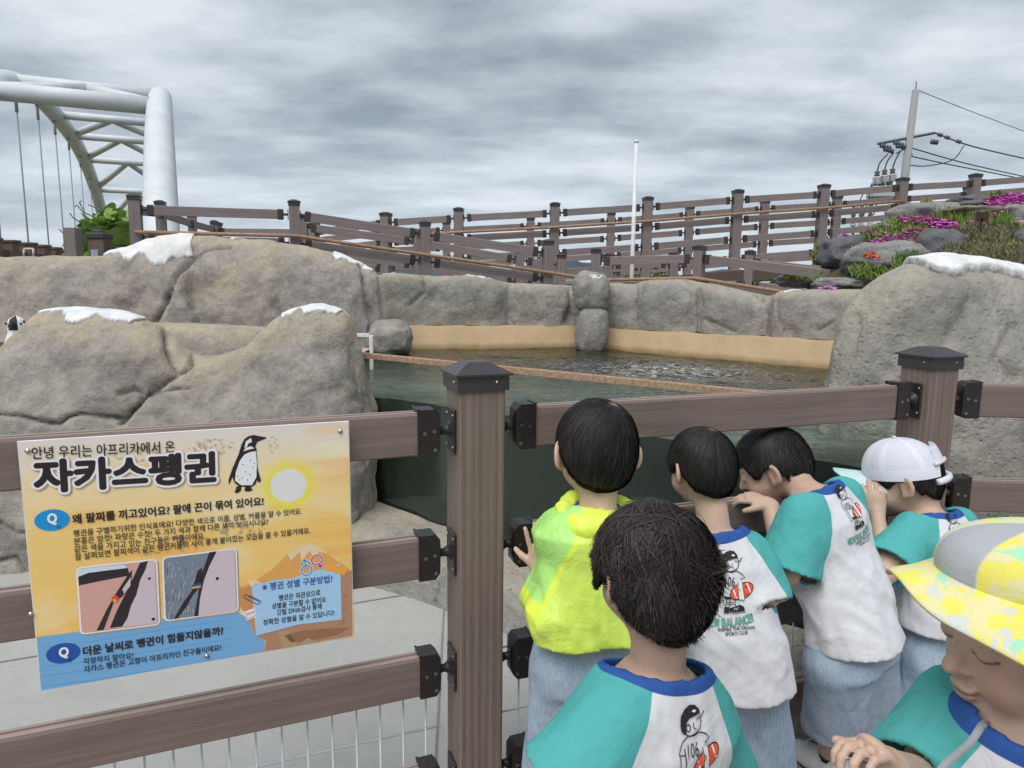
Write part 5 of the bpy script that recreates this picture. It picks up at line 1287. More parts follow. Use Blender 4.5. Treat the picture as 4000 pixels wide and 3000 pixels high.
    V = np.array([v.co[:] for v in bm.verts]); F = [tuple(v.index for v in f.verts) for f in bm.faces]; M = [f.material_index for f in bm.faces]; bm.free()
    return V, F, M, P.mats
SHIRT_PRINT = shirt_print()
# ================================================================== PEOPLE
class Grid:
    """signed distance volume meshed with surface nets"""
    def __init__(s, lo, hi, h):
        s.lo = np.array(lo, np.float32); s.h = h; s.n = np.ceil((np.array(hi)-s.lo)/h).astype(int)+1
        s.V = np.full(s.n, 1.0, np.float32)
    def _sub(s, a, b, pad):
        i0 = np.maximum(((np.array(a)-pad-s.lo)/s.h).astype(int), 0); i1 = np.minimum(((np.array(b)+pad-s.lo)/s.h).astype(int)+2, s.n)
        if np.any(i1 <= i0): return None, None
        sl_ = tuple(slice(x, y) for x, y in zip(i0, i1))
        ax = [(s.lo[k]+np.arange(i0[k], i1[k])*s.h).astype(np.float32) for k in range(3)]
        return sl_, np.meshgrid(*ax, indexing='ij')
    def _mix(s, sl_, d, k, sub):
        V = s.V[sl_]
        if sub: V_, d = -V, d
        else: V_ = V
        if k > 0:
            h = np.clip(.5+.5*(d-V_)/k, 0, 1); r = d*(1-h)+V_*h-k*h*(1-h)
        else: r = np.minimum(V_, d)
        s.V[sl_] = -r if sub else r
    def cap(s, a, b, ra, rb=None, k=.01, sub=False):
        rb = ra if rb is None else rb; a = np.array(a, np.float32); b = np.array(b, np.float32); m = max(ra, rb)
        sl_, X = s._sub(np.minimum(a, b)-m, np.maximum(a, b)+m, k+2*s.h+.01)
        if sl_ is None: return
        d = b-a; L = float(d@d)+1e-12; P = [X[i]-a[i] for i in range(3)]; t = np.clip((P[0]*d[0]+P[1]*d[1]+P[2]*d[2])/L, 0, 1)
        r = np.sqrt(sum((P[i]-t*d[i])**2 for i in range(3)))-(ra+(rb-ra)*t); s._mix(sl_, r, k, sub)
    def ell(s, c, r, R=None, k=.01, sub=False):
        c = np.array(c, np.float32); r = np.array(r, np.float32); m = r.max()
        ext = r if R is None else np.abs(np.array(R))@r
        sl_, X = s._sub(c-ext, c+ext, k+2*s.h+.01)
        if sl_ is None: return
        P = [X[i]-c[i] for i in range(3)]
        if R is not None: P = [P[0]*R[0][i]+P[1]*R[1][i]+P[2]*R[2][i] for i in range(3)]
        k0 = np.sqrt(sum((P[i]/r[i])**2 for i in range(3))); k1 = np.sqrt(sum((P[i]/r[i]**2)**2 for i in range(3)))+1e-9
        s._mix(sl_, k0*(k0-1)/k1, k, sub)
    def loft(s, A, B, lat, prof, k=.01, sub=False, grow=0.):
        """elliptic tube from A to B; prof rows: t, half width (along lat), half depth, depth offset"""
        A = np.array(A, np.float32); B = np.array(B, np.float32); ax = B-A; L = float(np.linalg.norm(ax)); ax = ax/L
        lat = np.array(lat, float)-ax*float(np.dot(lat, ax)); lat = lat/np.linalg.norm(lat); dep = np.cross(ax, lat)
        pr = np.array(prof, float); m = pr[:, 1:3].max()+.05
        sl_, X = s._sub(np.minimum(A, B)-m, np.maximum(A, B)+m, k+.01)
        if sl_ is None: return
        P = [X[i]-A[i] for i in range(3)]; t = (P[0]*ax[0]+P[1]*ax[1]+P[2]*ax[2])/L; tc_ = np.clip(t, 0, 1)
        a = np.interp(tc_, pr[:, 0], pr[:, 1])+grow; b = np.interp(tc_, pr[:, 0], pr[:, 2])+grow; of = np.interp(tc_, pr[:, 0], pr[:, 3]) if pr.shape[1] > 3 else 0
        u = sum(P[i]*lat[i] for i in range(3)); v = sum(P[i]*dep[i] for i in range(3))-of
        e_ = 2.4; q = (np.abs(u/a)**e_+np.abs(v/b)**e_)**(1/e_)
        d = (q-1)*np.minimum(a, b)*.92; over = np.maximum(np.maximum(-t, t-1), 0)*L
        s._mix(sl_, np.where(over > 0, np.hypot(np.maximum(d, 0), over), d).astype(np.float32), k, sub)
    def plane(s, p, n, keep=True, box=None):
        """cut away everything on the +n side of the plane (optionally only within radius box of p)"""
        n = nrm(n); sl_ = (slice(None),)*3; i0 = np.zeros(3, int); i1 = s.n
        ax = [(s.lo[k]+np.arange(s.n[k])*s.h).astype(np.float32) for k in range(3)]; X = np.meshgrid(*ax, indexing='ij')
        d = (X[0]-p[0])*n[0]+(X[1]-p[1])*n[1]+(X[2]-p[2])*n[2]
        if box:
            rr = np.sqrt(sum((X[i]-p[i])**2 for i in range(3))); d = np.where(rr < box, d, -1)
        s.V = np.maximum(s.V, d.astype(np.float32))
    def coords(s):
        ax = [(s.lo[k]+np.arange(s.n[k])*s.h).astype(np.float32) for k in range(3)]; return np.meshgrid(*ax, indexing='ij')
    def sample(s, P):
        q = np.clip((np.asarray(P)-s.lo)/s.h, 0, s.n-1.001); i = q.astype(int); f = q-i; r = 0
        for a in (0, 1):
            for b in (0, 1):
                for c in (0, 1):
                    w_ = (f[:, 0] if a else 1-f[:, 0])*(f[:, 1] if b else 1-f[:, 1])*(f[:, 2] if c else 1-f[:, 2]); r = r+w_*s.V[i[:, 0]+a, i[:, 1]+b, i[:, 2]+c]
        return r
    def grad(s, P, e=.004):
        P = np.asarray(P, float); g = np.stack([s.sample(P+np.eye(3)[k]*e)-s.sample(P-np.eye(3)[k]*e) for k in range(3)], -1)
        return g/(np.linalg.norm(g, axis=1, keepdims=True)+1e-9)
    def surf(s):
        V = s.V; neg = V < 0; c = [(i, j, k) for i in (0, 1) for j in (0, 1) for k in (0, 1)]
        n = np.array(V.shape)-1; cnt = np.zeros(n, np.int8)
        for (i, j, k) in c: cnt += neg[i:i+n[0], j:j+n[1], k:k+n[2]]
        act = np.argwhere((cnt > 0) & (cnt < 8)); idx = -np.ones(n, np.int32); idx[act[:, 0], act[:, 1], act[:, 2]] = np.arange(len(act))
        cv = {q: V[act[:, 0]+q[0], act[:, 1]+q[1], act[:, 2]+q[2]] for q in c}; acc = np.zeros((len(act), 3)); m = np.zeros(len(act))
        for q in c:
            for ax in range(3):
                if q[ax]: continue
                p = list(q); p[ax] = 1; a, b = cv[q], cv[tuple(p)]; x = (a < 0) != (b < 0); t = np.where(x, a/(a-b+1e-20), 0)
                pt = np.tile(np.array(q, float), (len(act), 1)); pt[:, ax] = t; acc += pt*x[:, None]; m += x
        P = s.lo+(act+acc/m[:, None])*s.h; F = []
        for ax in range(3):
            o = [(0, 1, 1), (1, 0, 1), (1, 1, 0)][ax]; b_, c_ = [(1, 2), (2, 0), (0, 1)][ax]
            sl0 = [slice(1, -1)]*3; sl0[ax] = slice(0, -1); sl1 = list(sl0); sl1[ax] = slice(1, None)
            A_, B_ = neg[tuple(sl0)], neg[tuple(sl1)]; e_ = np.argwhere(A_ != B_)
            if not len(e_): continue
            g = e_.copy()
            for k in range(3):
                if k != ax: g[:, k] += 1
            def id_(db, dc):
                h_ = g.copy(); h_[:, b_] -= db; h_[:, c_] -= dc; return idx[h_[:, 0], h_[:, 1], h_[:, 2]]
            q = np.stack([id_(0, 0), id_(1, 0), id_(1, 1), id_(0, 1)], -1); fl = A_[tuple((e_).T)]
            q = np.where(fl[:, None], q, q[:, ::-1]); F.append(q)
        return P, np.concatenate(F)
def smooth_verts(P, F, it=2, lam=.5):
    for _ in range(it):
        S_ = np.zeros_like(P); C_ = np.zeros(len(P))
        for a, b in ((0, 1), (1, 2), (2, 3), (3, 0)):
            np.add.at(S_, F[:, a], P[F[:, b]]); np.add.at(S_, F[:, b], P[F[:, a]]); np.add.at(C_, F[:, a], 1); np.add.at(C_, F[:, b], 1)
        P = P+lam*(S_/np.maximum(C_, 1)[:, None]-P)
    return P
def vnormals(P, F):
    n = np.cross(P[F[:, 2]]-P[F[:, 0]], P[F[:, 3]]-P[F[:, 1]]); N_ = np.zeros_like(P)
    for k in range(4): np.add.at(N_, F[:, k], n)
    return N_/(np.linalg.norm(N_, axis=1, keepdims=True)+1e-12)

# --- materials
def skin_mat(name, c, lip=(.36, .13, .10)):
    t = NT(name, .48, .35); b = t.b
    col = t.ramp(t.noise(28, 5, .6), [(.3, tuple(x*.92 for x in c)), (.7, tuple(min(1, x*1.07) for x in c))])
    col = t.mix(t.math('MULTIPLY', t.attr('flush'), .55), col, (c[0]*1.02, c[1]*.72, c[2]*.66))
    col = t.mix(t.math('MULTIPLY', t.attr('lip'), .85), col, lip)
    col = t.mix(t.attr('dark'), col, (.035, .022, .018))
    col = t.mix(t.attr('white'), col, (.6, .58, .55))
    b.inputs['Subsurface Weight'].default_value = .12; b.inputs['Subsurface Radius'].default_value = (.9, .35, .2); b.inputs['Subsurface Scale'].default_value = .006
    return t.fin(col, normal=t.bump(t.noise(420, 3, .6), .25, .0008))
SKIN = skin_mat('light_skin', (.61, .43, .33)); SKIN2 = skin_mat('tan_skin', (.55, .38, .295), (.36, .16, .13)); SKIN3 = skin_mat('tanned_skin', (.48, .325, .25), (.33, .11, .09))
def hair_mat(name, c):
    t = NT(name, .55, .28); oi = t.attr('tone'); t.b.inputs['Anisotropic'].default_value = .3
    col = t.mix(oi, tuple(x*.55 for x in c), tuple(x*2.6 for x in c)); col = t.mix(t.attr('scalp'), col, (.33, .22, .16)); return t.fin(col)
HAIR = hair_mat('black_hair', (.021, .018, .018)); HAIR2 = hair_mat('dark_brown_hair', (.024, .019, .018))
def cloth(name, c, c2=None, c3=None, scale=900, rough=.85, wr=.38):
    """cloth whose regions are told apart by the attributes 'sleeve' and 'collar' (signed distance to the seams)"""
    t = NT(name, rough, .2); col = t.mix(t.ramp(t.noise(60, 4), [(.3, 0.), (.7, 1.)]), tuple(x*.95 for x in c), tuple(min(.85, x*1.03) for x in c))
    if c2: col = t.mix(t.step(t.attr('sleeve'), .0012), col, c2)
    if c3: col = t.mix(t.step(t.attr('collar'), .0012), col, c3)
    st = t.math('ABSOLUTE', t.attr('sleeve')); st = t.ramp(st, [(.0, 1.), (.0022, 0.)])
    n = t.bump(t.noise(scale, 2, .5), .3, .0006); n = t.bump(t.noise(15, 4, .55, .8), wr, .012, n); n = t.bump(st, -.3, .0012, n)
    return t.fin(col, normal=n)
WHITE_C, TEAL_C, BLUE_C = (.68, .69, .72), (.085, .40, .39), (.03, .095, .33)
SHIRT = cloth('white_teal_cotton', WHITE_C, TEAL_C, BLUE_C)
def denim():
    t = NT('light_denim', .9, .15); w1 = t.noise(1, 4, .6, 0, t.map((420, 420, 30))); c = t.mix(t.ramp(w1, [(.35, 0.), (.65, 1.)]), (.22, .30, .40), (.36, .45, .55))
    c = t.mix(t.ramp(t.noise(14, 5, .6), [(.35, 0.), (.7, .6)]), c, (.42, .50, .58)); n = t.bump(t.noise(12, 4, .6, .9), .4, .012)
    return t.fin(c, normal=t.bump(w1, .3, .0008, n))
DENIM = denim()
def jacket():
    t = NT('lime_windbreaker', .42, .4); c = t.mix(t.ramp(t.noise(9, 4), [(.3, 0.), (.7, 1.)]), (.58, .78, .10), (.64, .83, .14))
    c = t.mix(t.step(t.attr('sleeve'), .0012), c, (.42, .78, .20)); c = t.mix(t.step(t.attr('collar'), .0012), c, (.72, .92, .10))
    st = t.ramp(t.math('ABSOLUTE', t.attr('sleeve')), [(.0, 1.), (.006, 0.)]); c = t.mix(t.math('MULTIPLY', st, .8), c, (.80, .92, .05))
    n = t.bump(t.noise(17, 5, .58, 1.0), .5, .012)
    return t.fin(c, normal=n)
JACKET = jacket()

def basis(f, up=(0, 0, 1), roll=0):
    f = nrm(f); r = nrm(np.cross(f, up)); u = np.cross(r, f)
    if roll: r, u = cos(roll)*r+sin(roll)*u, -sin(roll)*r+cos(roll)*u
    return np.stack([r, f, u], 1)      # columns: right, forward, up
def head_shape(G, c, R, s, detail=False):
    W = lambda p: c+R@(np.array(p)*s); E = lambda p, r, k=.02, sub=False, RR=None: G.ell(W(p), np.array(r)*s, R if RR is None else RR, k*s, sub)
    E((0, -.008, .022), (.071, .086, .076), 0); E((0, .028, -.032), (.053, .052, .060), .03); E((0, -.045, -.02), (.052, .045, .05), .03)
    for x in (-1, 1): E((x*.031, .046, -.034), (.026, .026, .026), .02)
    E((0, .062, -.080), (.018, .014, .013), .018); E((0, .040, .028), (.056, .040, .042), .02)
    for x in (-1, 1): E((x*.029, .098, .002), (.015, .016, .011), .014, True)
    for x in (-1, 1): E((x*.029, .0705, .0), (.0150, .0120, .0125), .004)
    G.cap(W((0, .078, .004)), W((0, .0945, -.0245)), .006*s, .0098*s, .011*s)
    for x in (-1, 1): E((x*.0095, .083, -.028), (.0065, .007, .0055), .004)
    if detail:
        for x in (-1, 1): E((x*.005, .094, -.0335), (.0028, .004, .0022), .002, True)
    E((0, .083, -.050), (.018, .009, .0060), .005); E((0, .081, -.0590), (.015, .009, .0062), .004)
    E((0, .0935, -.0545), (.018, .005, .0013), .0025, True)
    for x in (-1, 1):
        a = rad(34)*x; Rz = np.array([[cos(a), -sin(a), 0], [sin(a), cos(a), 0], [0, 0, 1]]); RR = R@Rz
        E((x*.0800, -.008, -.006), (.0070, .020, .030), .004, False, RR); E((x*.0835, -.002, -.004), (.0055, .012, .021), .003, True, RR); E((x*.072, .002, -.030), (.006, .008, .009), .006)
def hand_shape(G, wrist, d, nrmal, s=1., curl=(.25, .3, .2), spread=.12, side=1, thumb=.6, curls=None, thumbcurl=.2):
    """d: direction of the palm, nrmal: the way the palm faces; side +1 puts the thumb on +lateral"""
    d = nrm(d); n_ = nrm(np.array(nrmal)-d*np.dot(nrmal, d)); lat = np.cross(d, n_); w = np.array(wrist, float)
    R = np.stack([lat, d, n_], 1)
    G.ell(w+d*.030*s, np.array([.0265, .034, .0115])*s, R, .012*s); G.cap(w-d*.01*s, w+d*.012*s, .0165*s, .016*s, .01)
    L = [.046, .052, .048, .037]
    for i in range(4):
        off = (1.5-i)*side; b = w+d*(.054-.003*abs(i-1))*s+lat*off*.0142*s; a = off*spread; dd = nrm(d*cos(a)+lat*sin(a)); cu = (curls[i] if curls else curl)
        r = .0066*s*(1 if i < 3 else .88); ang = 0; p = b-dd*.012*s
        for j, (f, c_) in enumerate(zip((.44, .32, .24), cu)):
            ang += c_; v = dd*cos(ang)+n_*sin(ang); q = p+v*(L[i]*f+(.012 if j == 0 else 0))*s; G.cap(p, q, r, r*.94, .0022*s); p = q; r *= .94
    b = w+d*.014*s+lat*side*.018*s; v = nrm(d*.55+lat*side*thumb+n_*.25); q = b+v*.026*s; G.cap(b, q, .0095*s, .0080*s, .007*s); v2 = nrm(v*cos(thumbcurl)+(n_*.5+d*.6-lat*side*.3)*sin(thumbcurl)); G.cap(q, q+v2*.022*s, .0080*s, .0066*s, .003*s)
def add_attrs(me, P, c, R, s, brow=True):
    q = (P-c)@R/s; g = lambda a, b, cen: np.exp(-(((q[:, 0]-cen[0])/a)**2+((q[:, 2]-cen[2])/b)**2))*(q[:, 1] > .045); 
    lip = np.clip(1.6*(g(.018, .0062, (0, 0, -.0545)))-.35, 0, 1); dk = np.zeros(len(q))
    for x in (-.029, .029):
        # lash line (eyes lowered) and brow
        u = q[:, 0]-x; arc = q[:, 2]-(-.0052+.22*(u/.016)**2*.02); dk = np.maximum(dk, np.exp(-(arc/.0016)**2)*(np.abs(u) < .0145)*(q[:, 1] > .05))
        arc2 = q[:, 2]-(.0205-.25*(u/.02)**2*.02); dk = np.maximum(dk, .6*np.exp(-(arc2/.0028)**2)*(np.abs(u) < .016)*(q[:, 1] > .05))
    nost = np.maximum(g(.003, .0022, (.005, 0, -.0345)), g(.003, .0022, (-.005, 0, -.0345)))*(q[:, 1] > .07)
    mouth = np.exp(-((q[:, 2]+.0545)/.0011)**2)*(np.abs(q[:, 0]) < .017)*(q[:, 1] > .06)
    dk = np.clip(np.maximum(np.maximum(dk, nost*.8), mouth*.55), 0, 1)
    fl = np.zeros(len(q)); 
    for x in (-1, 1): fl = np.maximum(fl, .8*np.exp(-(((q[:, 0]-x*.036)/.018)**2+((q[:, 2]+.03)/.016)**2))*(q[:, 1] > .02)); fl = np.maximum(fl, .7*np.exp(-(((q[:, 0]-x*.078)/.012)**2+((q[:, 1]+.0)/.03)**2+((q[:, 2]+.01)/.035)**2)))
    fl = np.maximum(fl, .5*np.exp(-((q[:, 0]/.012)**2+((q[:, 2]+.027)/.01)**2))*(q[:, 1] > .07))
    setattr_f(me, 'lip', lip); setattr_f(me, 'dark', dk); setattr_f(me, 'flush', fl); setattr_f(me, 'white', np.zeros(len(q)))
def hair(parent, c, R, s, mat, n=3500, length=.09, messy=0., whorl=(.01, -.045, .085), seed=1, thick=.010, nape=-.07, fringe=.045, width=.0013, tone=.35, vol=1., grav=.35, big=0., zmax=9., shell=True, wave=0.):
    """shell plus many thin strands that run away from the whorl"""
    W = lambda p: c+R@(np.array(p)*s); h = .004; lo = c-.17*s; hi = c+.17*s
    G = Grid(lo, hi, h); t = thick; E = lambda p, r, k=.02: G.ell(W(p), (np.array(r)+t*vol)*s, R, k)
    E((0, -.008, .024), (.071, .086, .076), 0); E((0, -.044, -.018), (.050, .044, .052), .03)
    if big: E((0, -.02, .05), (.078+big, .085+big*.6, .06+big), .03); E((.02, -.05, .0), (.07+big*.6, .06+big*.3, .07), .03)
    X = G.coords(); P0 = np.stack([x.ravel() for x in X], -1); q = ((P0-c)@R/s).reshape(*G.n, 3)
    y = q[..., 1]; z = q[..., 2]; x = np.abs(q[..., 0])
    line = np.interp(y, [-.11, -.07, -.045, -.03, -.012, .012, .030, .045, .062, .09], [nape-.01, nape-.004, nape+.012, -.02, .016, .016, -.004, .004, fringe, fringe+.002])
    line = line+.010*np.abs(q[..., 0])/.05*(y < -.04)+.004*fbm(q*90, 2, seed)
    G.V = np.maximum(G.V, ((line-z)*.7*s).astype(np.float32)); G.V = np.maximum(G.V, ((z-zmax)*s).astype(np.float32)) if zmax < 1 else G.V; P, F = G.surf(); P = smooth_verts(P, F, 2)
    N_ = vnormals(P, F); P = P+N_*(fbm(P*60, 3, seed)[:, None]*.0018*(1+messy*2))
    tone_v = np.full(len(P), tone*.5); wsc = W(whorl); dw = G.sample(wsc[None]); wsc = wsc-G.grad(wsc[None])[0]*dw[0]; scalp_v = np.exp(-(np.linalg.norm(P-wsc, axis=1)/(.0075*s))**2)*.9
    # strands
    rs = np.random.default_rng(seed); pick = rs.integers(0, len(P), n*2); pick = pick[np.linalg.norm(P[pick]-wsc, axis=1) > .006*s*rs.uniform(.3, 1.5, n*2)][:n]; p = P[pick]+rs.normal(0, .001, (n, 3)); wpt = W(whorl)
    off = rs.uniform(-.001, .0045+messy*.016, n)*s; m = 9 if not messy else 12; ln = length*s*rs.uniform(.55, 1.15, n); step = ln/(m-1)
    pts = [p.copy()]; ctr = c+R@np.array([0, -.01, .0])*s; jit = rs.normal(0, .22+messy*.35, (n, 3)); cl = fbm(P[pick]*22+seed, 2, seed+1); curlv = np.stack([cl, fbm(P[pick]*22+31, 2, seed+2), fbm(P[pick]*22+57, 2, seed+3)], -1)
    cur = p.copy(); rs_ph = rs.normal(0, .35, n)
    for k in range(m-1):
        g = G.grad(cur); rad_ = cur-wpt; tdir = rad_-g*np.sum(rad_*g, 1, keepdims=True); tdir /= np.linalg.norm(tdir, axis=1, keepdims=True)+1e-6
        dn = R@np.array([0, .12, -1.]); dv = tdir+grav*dn+jit*.35+curlv*(.35+messy*2.4); dv = dv-g*np.sum(dv*g, 1, keepdims=True)*(1-.25*messy)
        dv /= np.linalg.norm(dv, axis=1, keepdims=True)+1e-6; sdv = np.cross(dv, g); dv = dv+sdv*(wave*np.sin(k*.55+cl*5+rs_ph))[:, None]; cur = cur+dv*step[:, None]
        d = G.sample(cur); g = G.grad(cur); inside = np.clip(off*(k/(m-1)*.9+.1)-d, -.03, .03); inside = np.where(d > off, inside*(.40 if messy else .5), inside); cur = cur+g*inside[:, None]; pts.append(cur.copy())
    pts = np.stack(pts, 1); q = (pts-c)@R/s
    T_ = np.gradient(pts, axis=1); g = G.grad(pts.reshape(-1, 3)).reshape(pts.shape); sd = np.cross(T_, g); sd /= np.linalg.norm(sd, axis=2, keepdims=True)+1e-9
    wd = width*s*rs.uniform(.6, 1.4, n)[:, None]*np.interp(np.linspace(0, 1, m), [0, .15, .8, 1], [.4, 1, .8, .1])[None]
    # cut strands that leave the hair line over the face or neck
    zl = np.interp(q[..., 1], [-.11, -.07, -.045, -.03, -.012, .012, .030, .045, .062, .09], [nape-.016, nape-.010, nape+.006, -.03, .008, .008, -.012, -.004, fringe-.008, fringe-.008])-messy*.03
    ok = np.cumprod((q[..., 2] > zl) & (q[..., 2] < zmax), axis=1); wd = wd*ok
    L_ = pts-sd*wd[..., None]; R2 = pts+sd*wd[..., None]+g*.0004; V = np.stack([L_, R2], 2).reshape(n, m*2, 3); i = np.arange(n)[:, None]*(2*m)+np.arange(m-1)[None]*2
    Fs = np.stack([i, i+1, i+3, i+2], -1).reshape(-1, 4); keep = (ok[:, 1:] > 0).reshape(-1); Fs = Fs[keep]
    if not shell: P, F, tone_v, scalp_v = P[:0], F[:0], tone_v[:0], scalp_v[:0]
    V = np.concatenate([P, V.reshape(-1, 3)]); F = np.concatenate([F, Fs+len(P)])
    me = mesh_from('hair', V-np.array(parent.location), F); tv = np.clip(tone*rs.uniform(.2, 1.4, n)+tone*1.3*cl, 0, 1); 
    if len(me.vertices) == len(V): setattr_f(me, 'tone', np.concatenate([tone_v, np.repeat(tv, 2*m)])); setattr_f(me, 'scalp', np.concatenate([scalp_v, np.zeros(n*2*m)]))
    obj('hair', me, mat, parent); return G
def person(label, J):
    """J: joints and options. World coordinates."""
    foot = J['foot']; root = thing('person', label, 'person', (foot[0], foot[1], 0)); L0 = np.array([foot[0], foot[1], 0.])
    hc, hR, hs = J['head'], J['hR'], J.get('hs', 1.); res = J.get('res', .0042)
    pel, nb = np.array(J['pelvis']), np.array(J['neck']); lat = nrm(J['lat']); up = nrm(nb-pel); lat = nrm(lat-up*np.dot(lat, up)); fwd = np.cross(up, lat)
    sc = J.get('sc', 1.); sh = [nb+lat*sx*J.get('shw', .105)*sc-up*.062*sc+np.array(J.get('sho', (0, 0, 0))) for sx in (-1, 1)]; 
    if 'sh' in J: sh = [np.array(J['sh'][i]) if J['sh'][i] is not None else sh[i] for i in (0, 1)]
    allp = [hc-.13, hc+.13, pel-.16, pel+.16, np.array([*foot[:2], 0])-.15, np.array([*foot[:2], .2])+.15]+sh
    for a in J['arms']: 
        for q in a[:2]: allp += [np.array(q)-.1, np.array(q)+.1]
    lo = np.min(allp, 0); hi = np.max(allp, 0); lo[2] = -.01; G = Grid(lo, hi, res)
    # torso, neck
    G.loft(pel, nb, lat, [(0, .074*sc, .050*sc), (.35, .078*sc, .052*sc), (.75, .100*sc, .062*sc), (.9, .085*sc, .048*sc), (1, .045*sc, .040*sc)], .01)
    skull = hc+hR@np.array([0, -.025, -.045])*hs; G.cap(nb-up*.02, skull, .036*sc, .034*sc, .018); G.cap(sh[0], sh[1], .036*sc, .036*sc, .03)
    for a, s_ in zip(J['arms'], sh):
        el, wr = np.array(a[0]), np.array(a[1]); G.cap(s_, el, .034*sc, .027*sc, .015); G.cap(el, wr, .027*sc, .0175*sc, .008)
        if a[2] is not None: hand_shape(G, wr, **a[2])
        else: hand_shape(G, wr, wr-el, lat, s=.95*sc)
    for sx, ft in zip((-1, 1), J['feet']):
        hip = pel+lat*sx*.045*sc-np.array([0, 0, .01]); an = np.array([ft[0], ft[1], .055]); kn = (hip+an)/2+nrm([J['toe'][0], J['toe'][1], 0])*.02+np.array([0, 0, .01])
        G.cap(hip, kn, .048*sc, .040*sc, .02); G.cap(kn, an, .042*sc, .026*sc, .012); td = nrm([J['toe'][0], J['toe'][1], 0]); G.cap(an-np.array([0, 0, .02]), an+td*.10-np.array([0, 0, .028]), .026, .020, .02)
    head_shape(G, hc, hR, hs, J.get('detail', False))
    P, F = G.surf(); P = smooth_verts(P, F, 1, .4); me = mesh_from('body', P-L0, F); add_attrs(me, P, hc, hR, hs); obj('body', me, J['skin'], root)
    # --- shirt
    hem = J['hem']; ax = nrm(nb-np.array(hem)); S = Grid(lo-.06, hi+.06, J.get('cres', .0055)); w0, d0 = J.get('hemw', (.150, .115)); f_ = sc
    prof = [(0, w0, d0), (.3, w0*.97, d0*.95), (.6, w0*.93, d0*.86), (.78, .125*f_, .080*f_), (.9, .100*f_, .066*f_), (.97, .074*f_, .060*f_), (1.03, .056*f_, .053*f_)]
    hb = np.array(hem)-ax*.06; S.loft(hb, nb+up*.012, lat, [((t*1.0+.06)/(1.06), a, b) for t, a, b in prof], .0)
    T_ = S.V.copy(); sl = []
    for a, s_, slv in zip(J['arms'], sh, J['sleeve']):
        el, wr = np.array(a[0]), np.array(a[1]); v = el-s_; Lh = np.linalg.norm(v); v = v/Lh; end = s_+v*Lh*slv[0]
        A2 = Grid.__new__(Grid); A2.lo, A2.h, A2.n = S.lo, S.h, S.n; A2.V = np.full(S.n, 1., np.float32); A2.cap(s_-v*.01+up*.004, end, slv[1], slv[2], 0)
        ext = None
        if len(slv) > 3:
            A3 = Grid.__new__(Grid); A3.lo, A3.h, A3.n = S.lo, S.h, S.n; A3.V = np.full(S.n, 1., np.float32); A3.cap(el, el+nrm(wr-el)*(slv[3]+.03), slv[2], slv[4], 0); ext = A3.V
        sl.append((A2, end, v, slv, s_, el, wr, ext))
    X = S.coords(); 
    def pl_(p, n): n = nrm(n); return ((X[0]-p[0])*n[0]+(X[1]-p[1])*n[1]+(X[2]-p[2])*n[2]).astype(np.float32)
    def sun_(a_, b_, k=.022): h = np.clip(.5+.5*(b_-a_)/k, 0, 1); return b_*(1-h)+a_*h-k*h*(1-h)
    th = J.get('cres', .0055)*2.0; outer = np.maximum(T_, pl_(hem, J.get('hemn', -ax))+.0025*np.sin(X[0]*40+X[1]*30)); inner = T_; solid = T_
    for (A2, end, v, slv, s_, el, wr, ext) in sl:
        if ext is None: pc = pl_(end, v); o_, i_ = np.maximum(A2.V, pc), np.maximum(A2.V, pc-.018)
        else: pc = pl_(el+nrm(wr-el)*slv[3], nrm(wr-el)); o_ = sun_(A2.V, np.maximum(ext, pc)); i_ = sun_(A2.V, np.maximum(ext, pc-.018)); A2.V = sun_(A2.V, ext)
        outer = sun_(outer, o_); inner = sun_(inner, i_); solid = sun_(solid, A2.V)
    nu_ = nrm(up+fwd*J.get('necktilt', .28)); hgt_ = pl_(nb, nu_); rel = [X[i]-nb[i] for i in range(3)]; hh_ = sum(rel[i]*up[i] for i in range(3)); rr_n = np.sqrt(np.maximum(sum(rel[i]**2 for i in range(3))-hh_**2, 0))
    nr = J.get('neckr', .046)*sc; outer = np.maximum(outer, np.where(hh_ > -.07, np.minimum(nr-rr_n, .05), -1)); outer = np.maximum(outer, np.where(rr_n < nr+.035, hgt_-.006, -1))
    S.V = np.maximum(outer, -(inner+th)).astype(np.float32); SO = Grid.__new__(Grid); SO.lo, SO.h, SO.n, SO.V = S.lo, S.h, S.n, solid
    P, F = S.surf(); P = smooth_verts(P, F, 2, .5)
    N_ = SO.grad(P, .006); fo = J.get('fold', 1.)
    q = np.stack([(P-nb)@lat, (P-nb)@fwd, (P-nb)@up], -1); wv = fbm(np.stack([q[:, 0]*9, q[:, 1]*9, q[:, 2]*2.6], -1)+J.get('seed', 1)*5, 3, 7); ri = (1-np.abs(fbm(q*7+wv[:, None]*.5+J.get('seed', 1), 3, 11))*2.2)
    amp = np.clip((-q[:, 2]-.05)/.15, .15, 1); # drag folds that run from the armpits down and across the back, and long hanging folds
    dg = fbm(np.stack([(q[:, 0]*.8+q[:, 2]*.6)*13, q[:, 1]*5, (q[:, 2]*.8-np.abs(q[:, 0])*.6)*3.2], -1)+J.get('seed', 1)*3, 3, 19); dg = (1-np.abs(dg)*2.4); sh_f = (1-np.abs(fbm(np.stack([q[:, 0]*16, q[:, 1]*16, q[:, 2]*6], -1)+J.get('seed', 1), 3, 29))*2.6)
    P2 = P+N_*((wv*.0085+np.clip(ri, -.5, 1)*.0030+np.clip(dg, -.4, 1)*.0048)*amp*fo+np.clip(sh_f, -.3, 1)*.0022*fo)[:, None]
    Gt = Grid.__new__(Grid); Gt.lo, Gt.h, Gt.n, Gt.V = S.lo, S.h, S.n, T_; dT = Gt.sample(P)
    memb = np.full(len(P), -1.); 
    for (A2, *_r) in sl: memb = np.maximum(memb, dT-A2.sample(P))
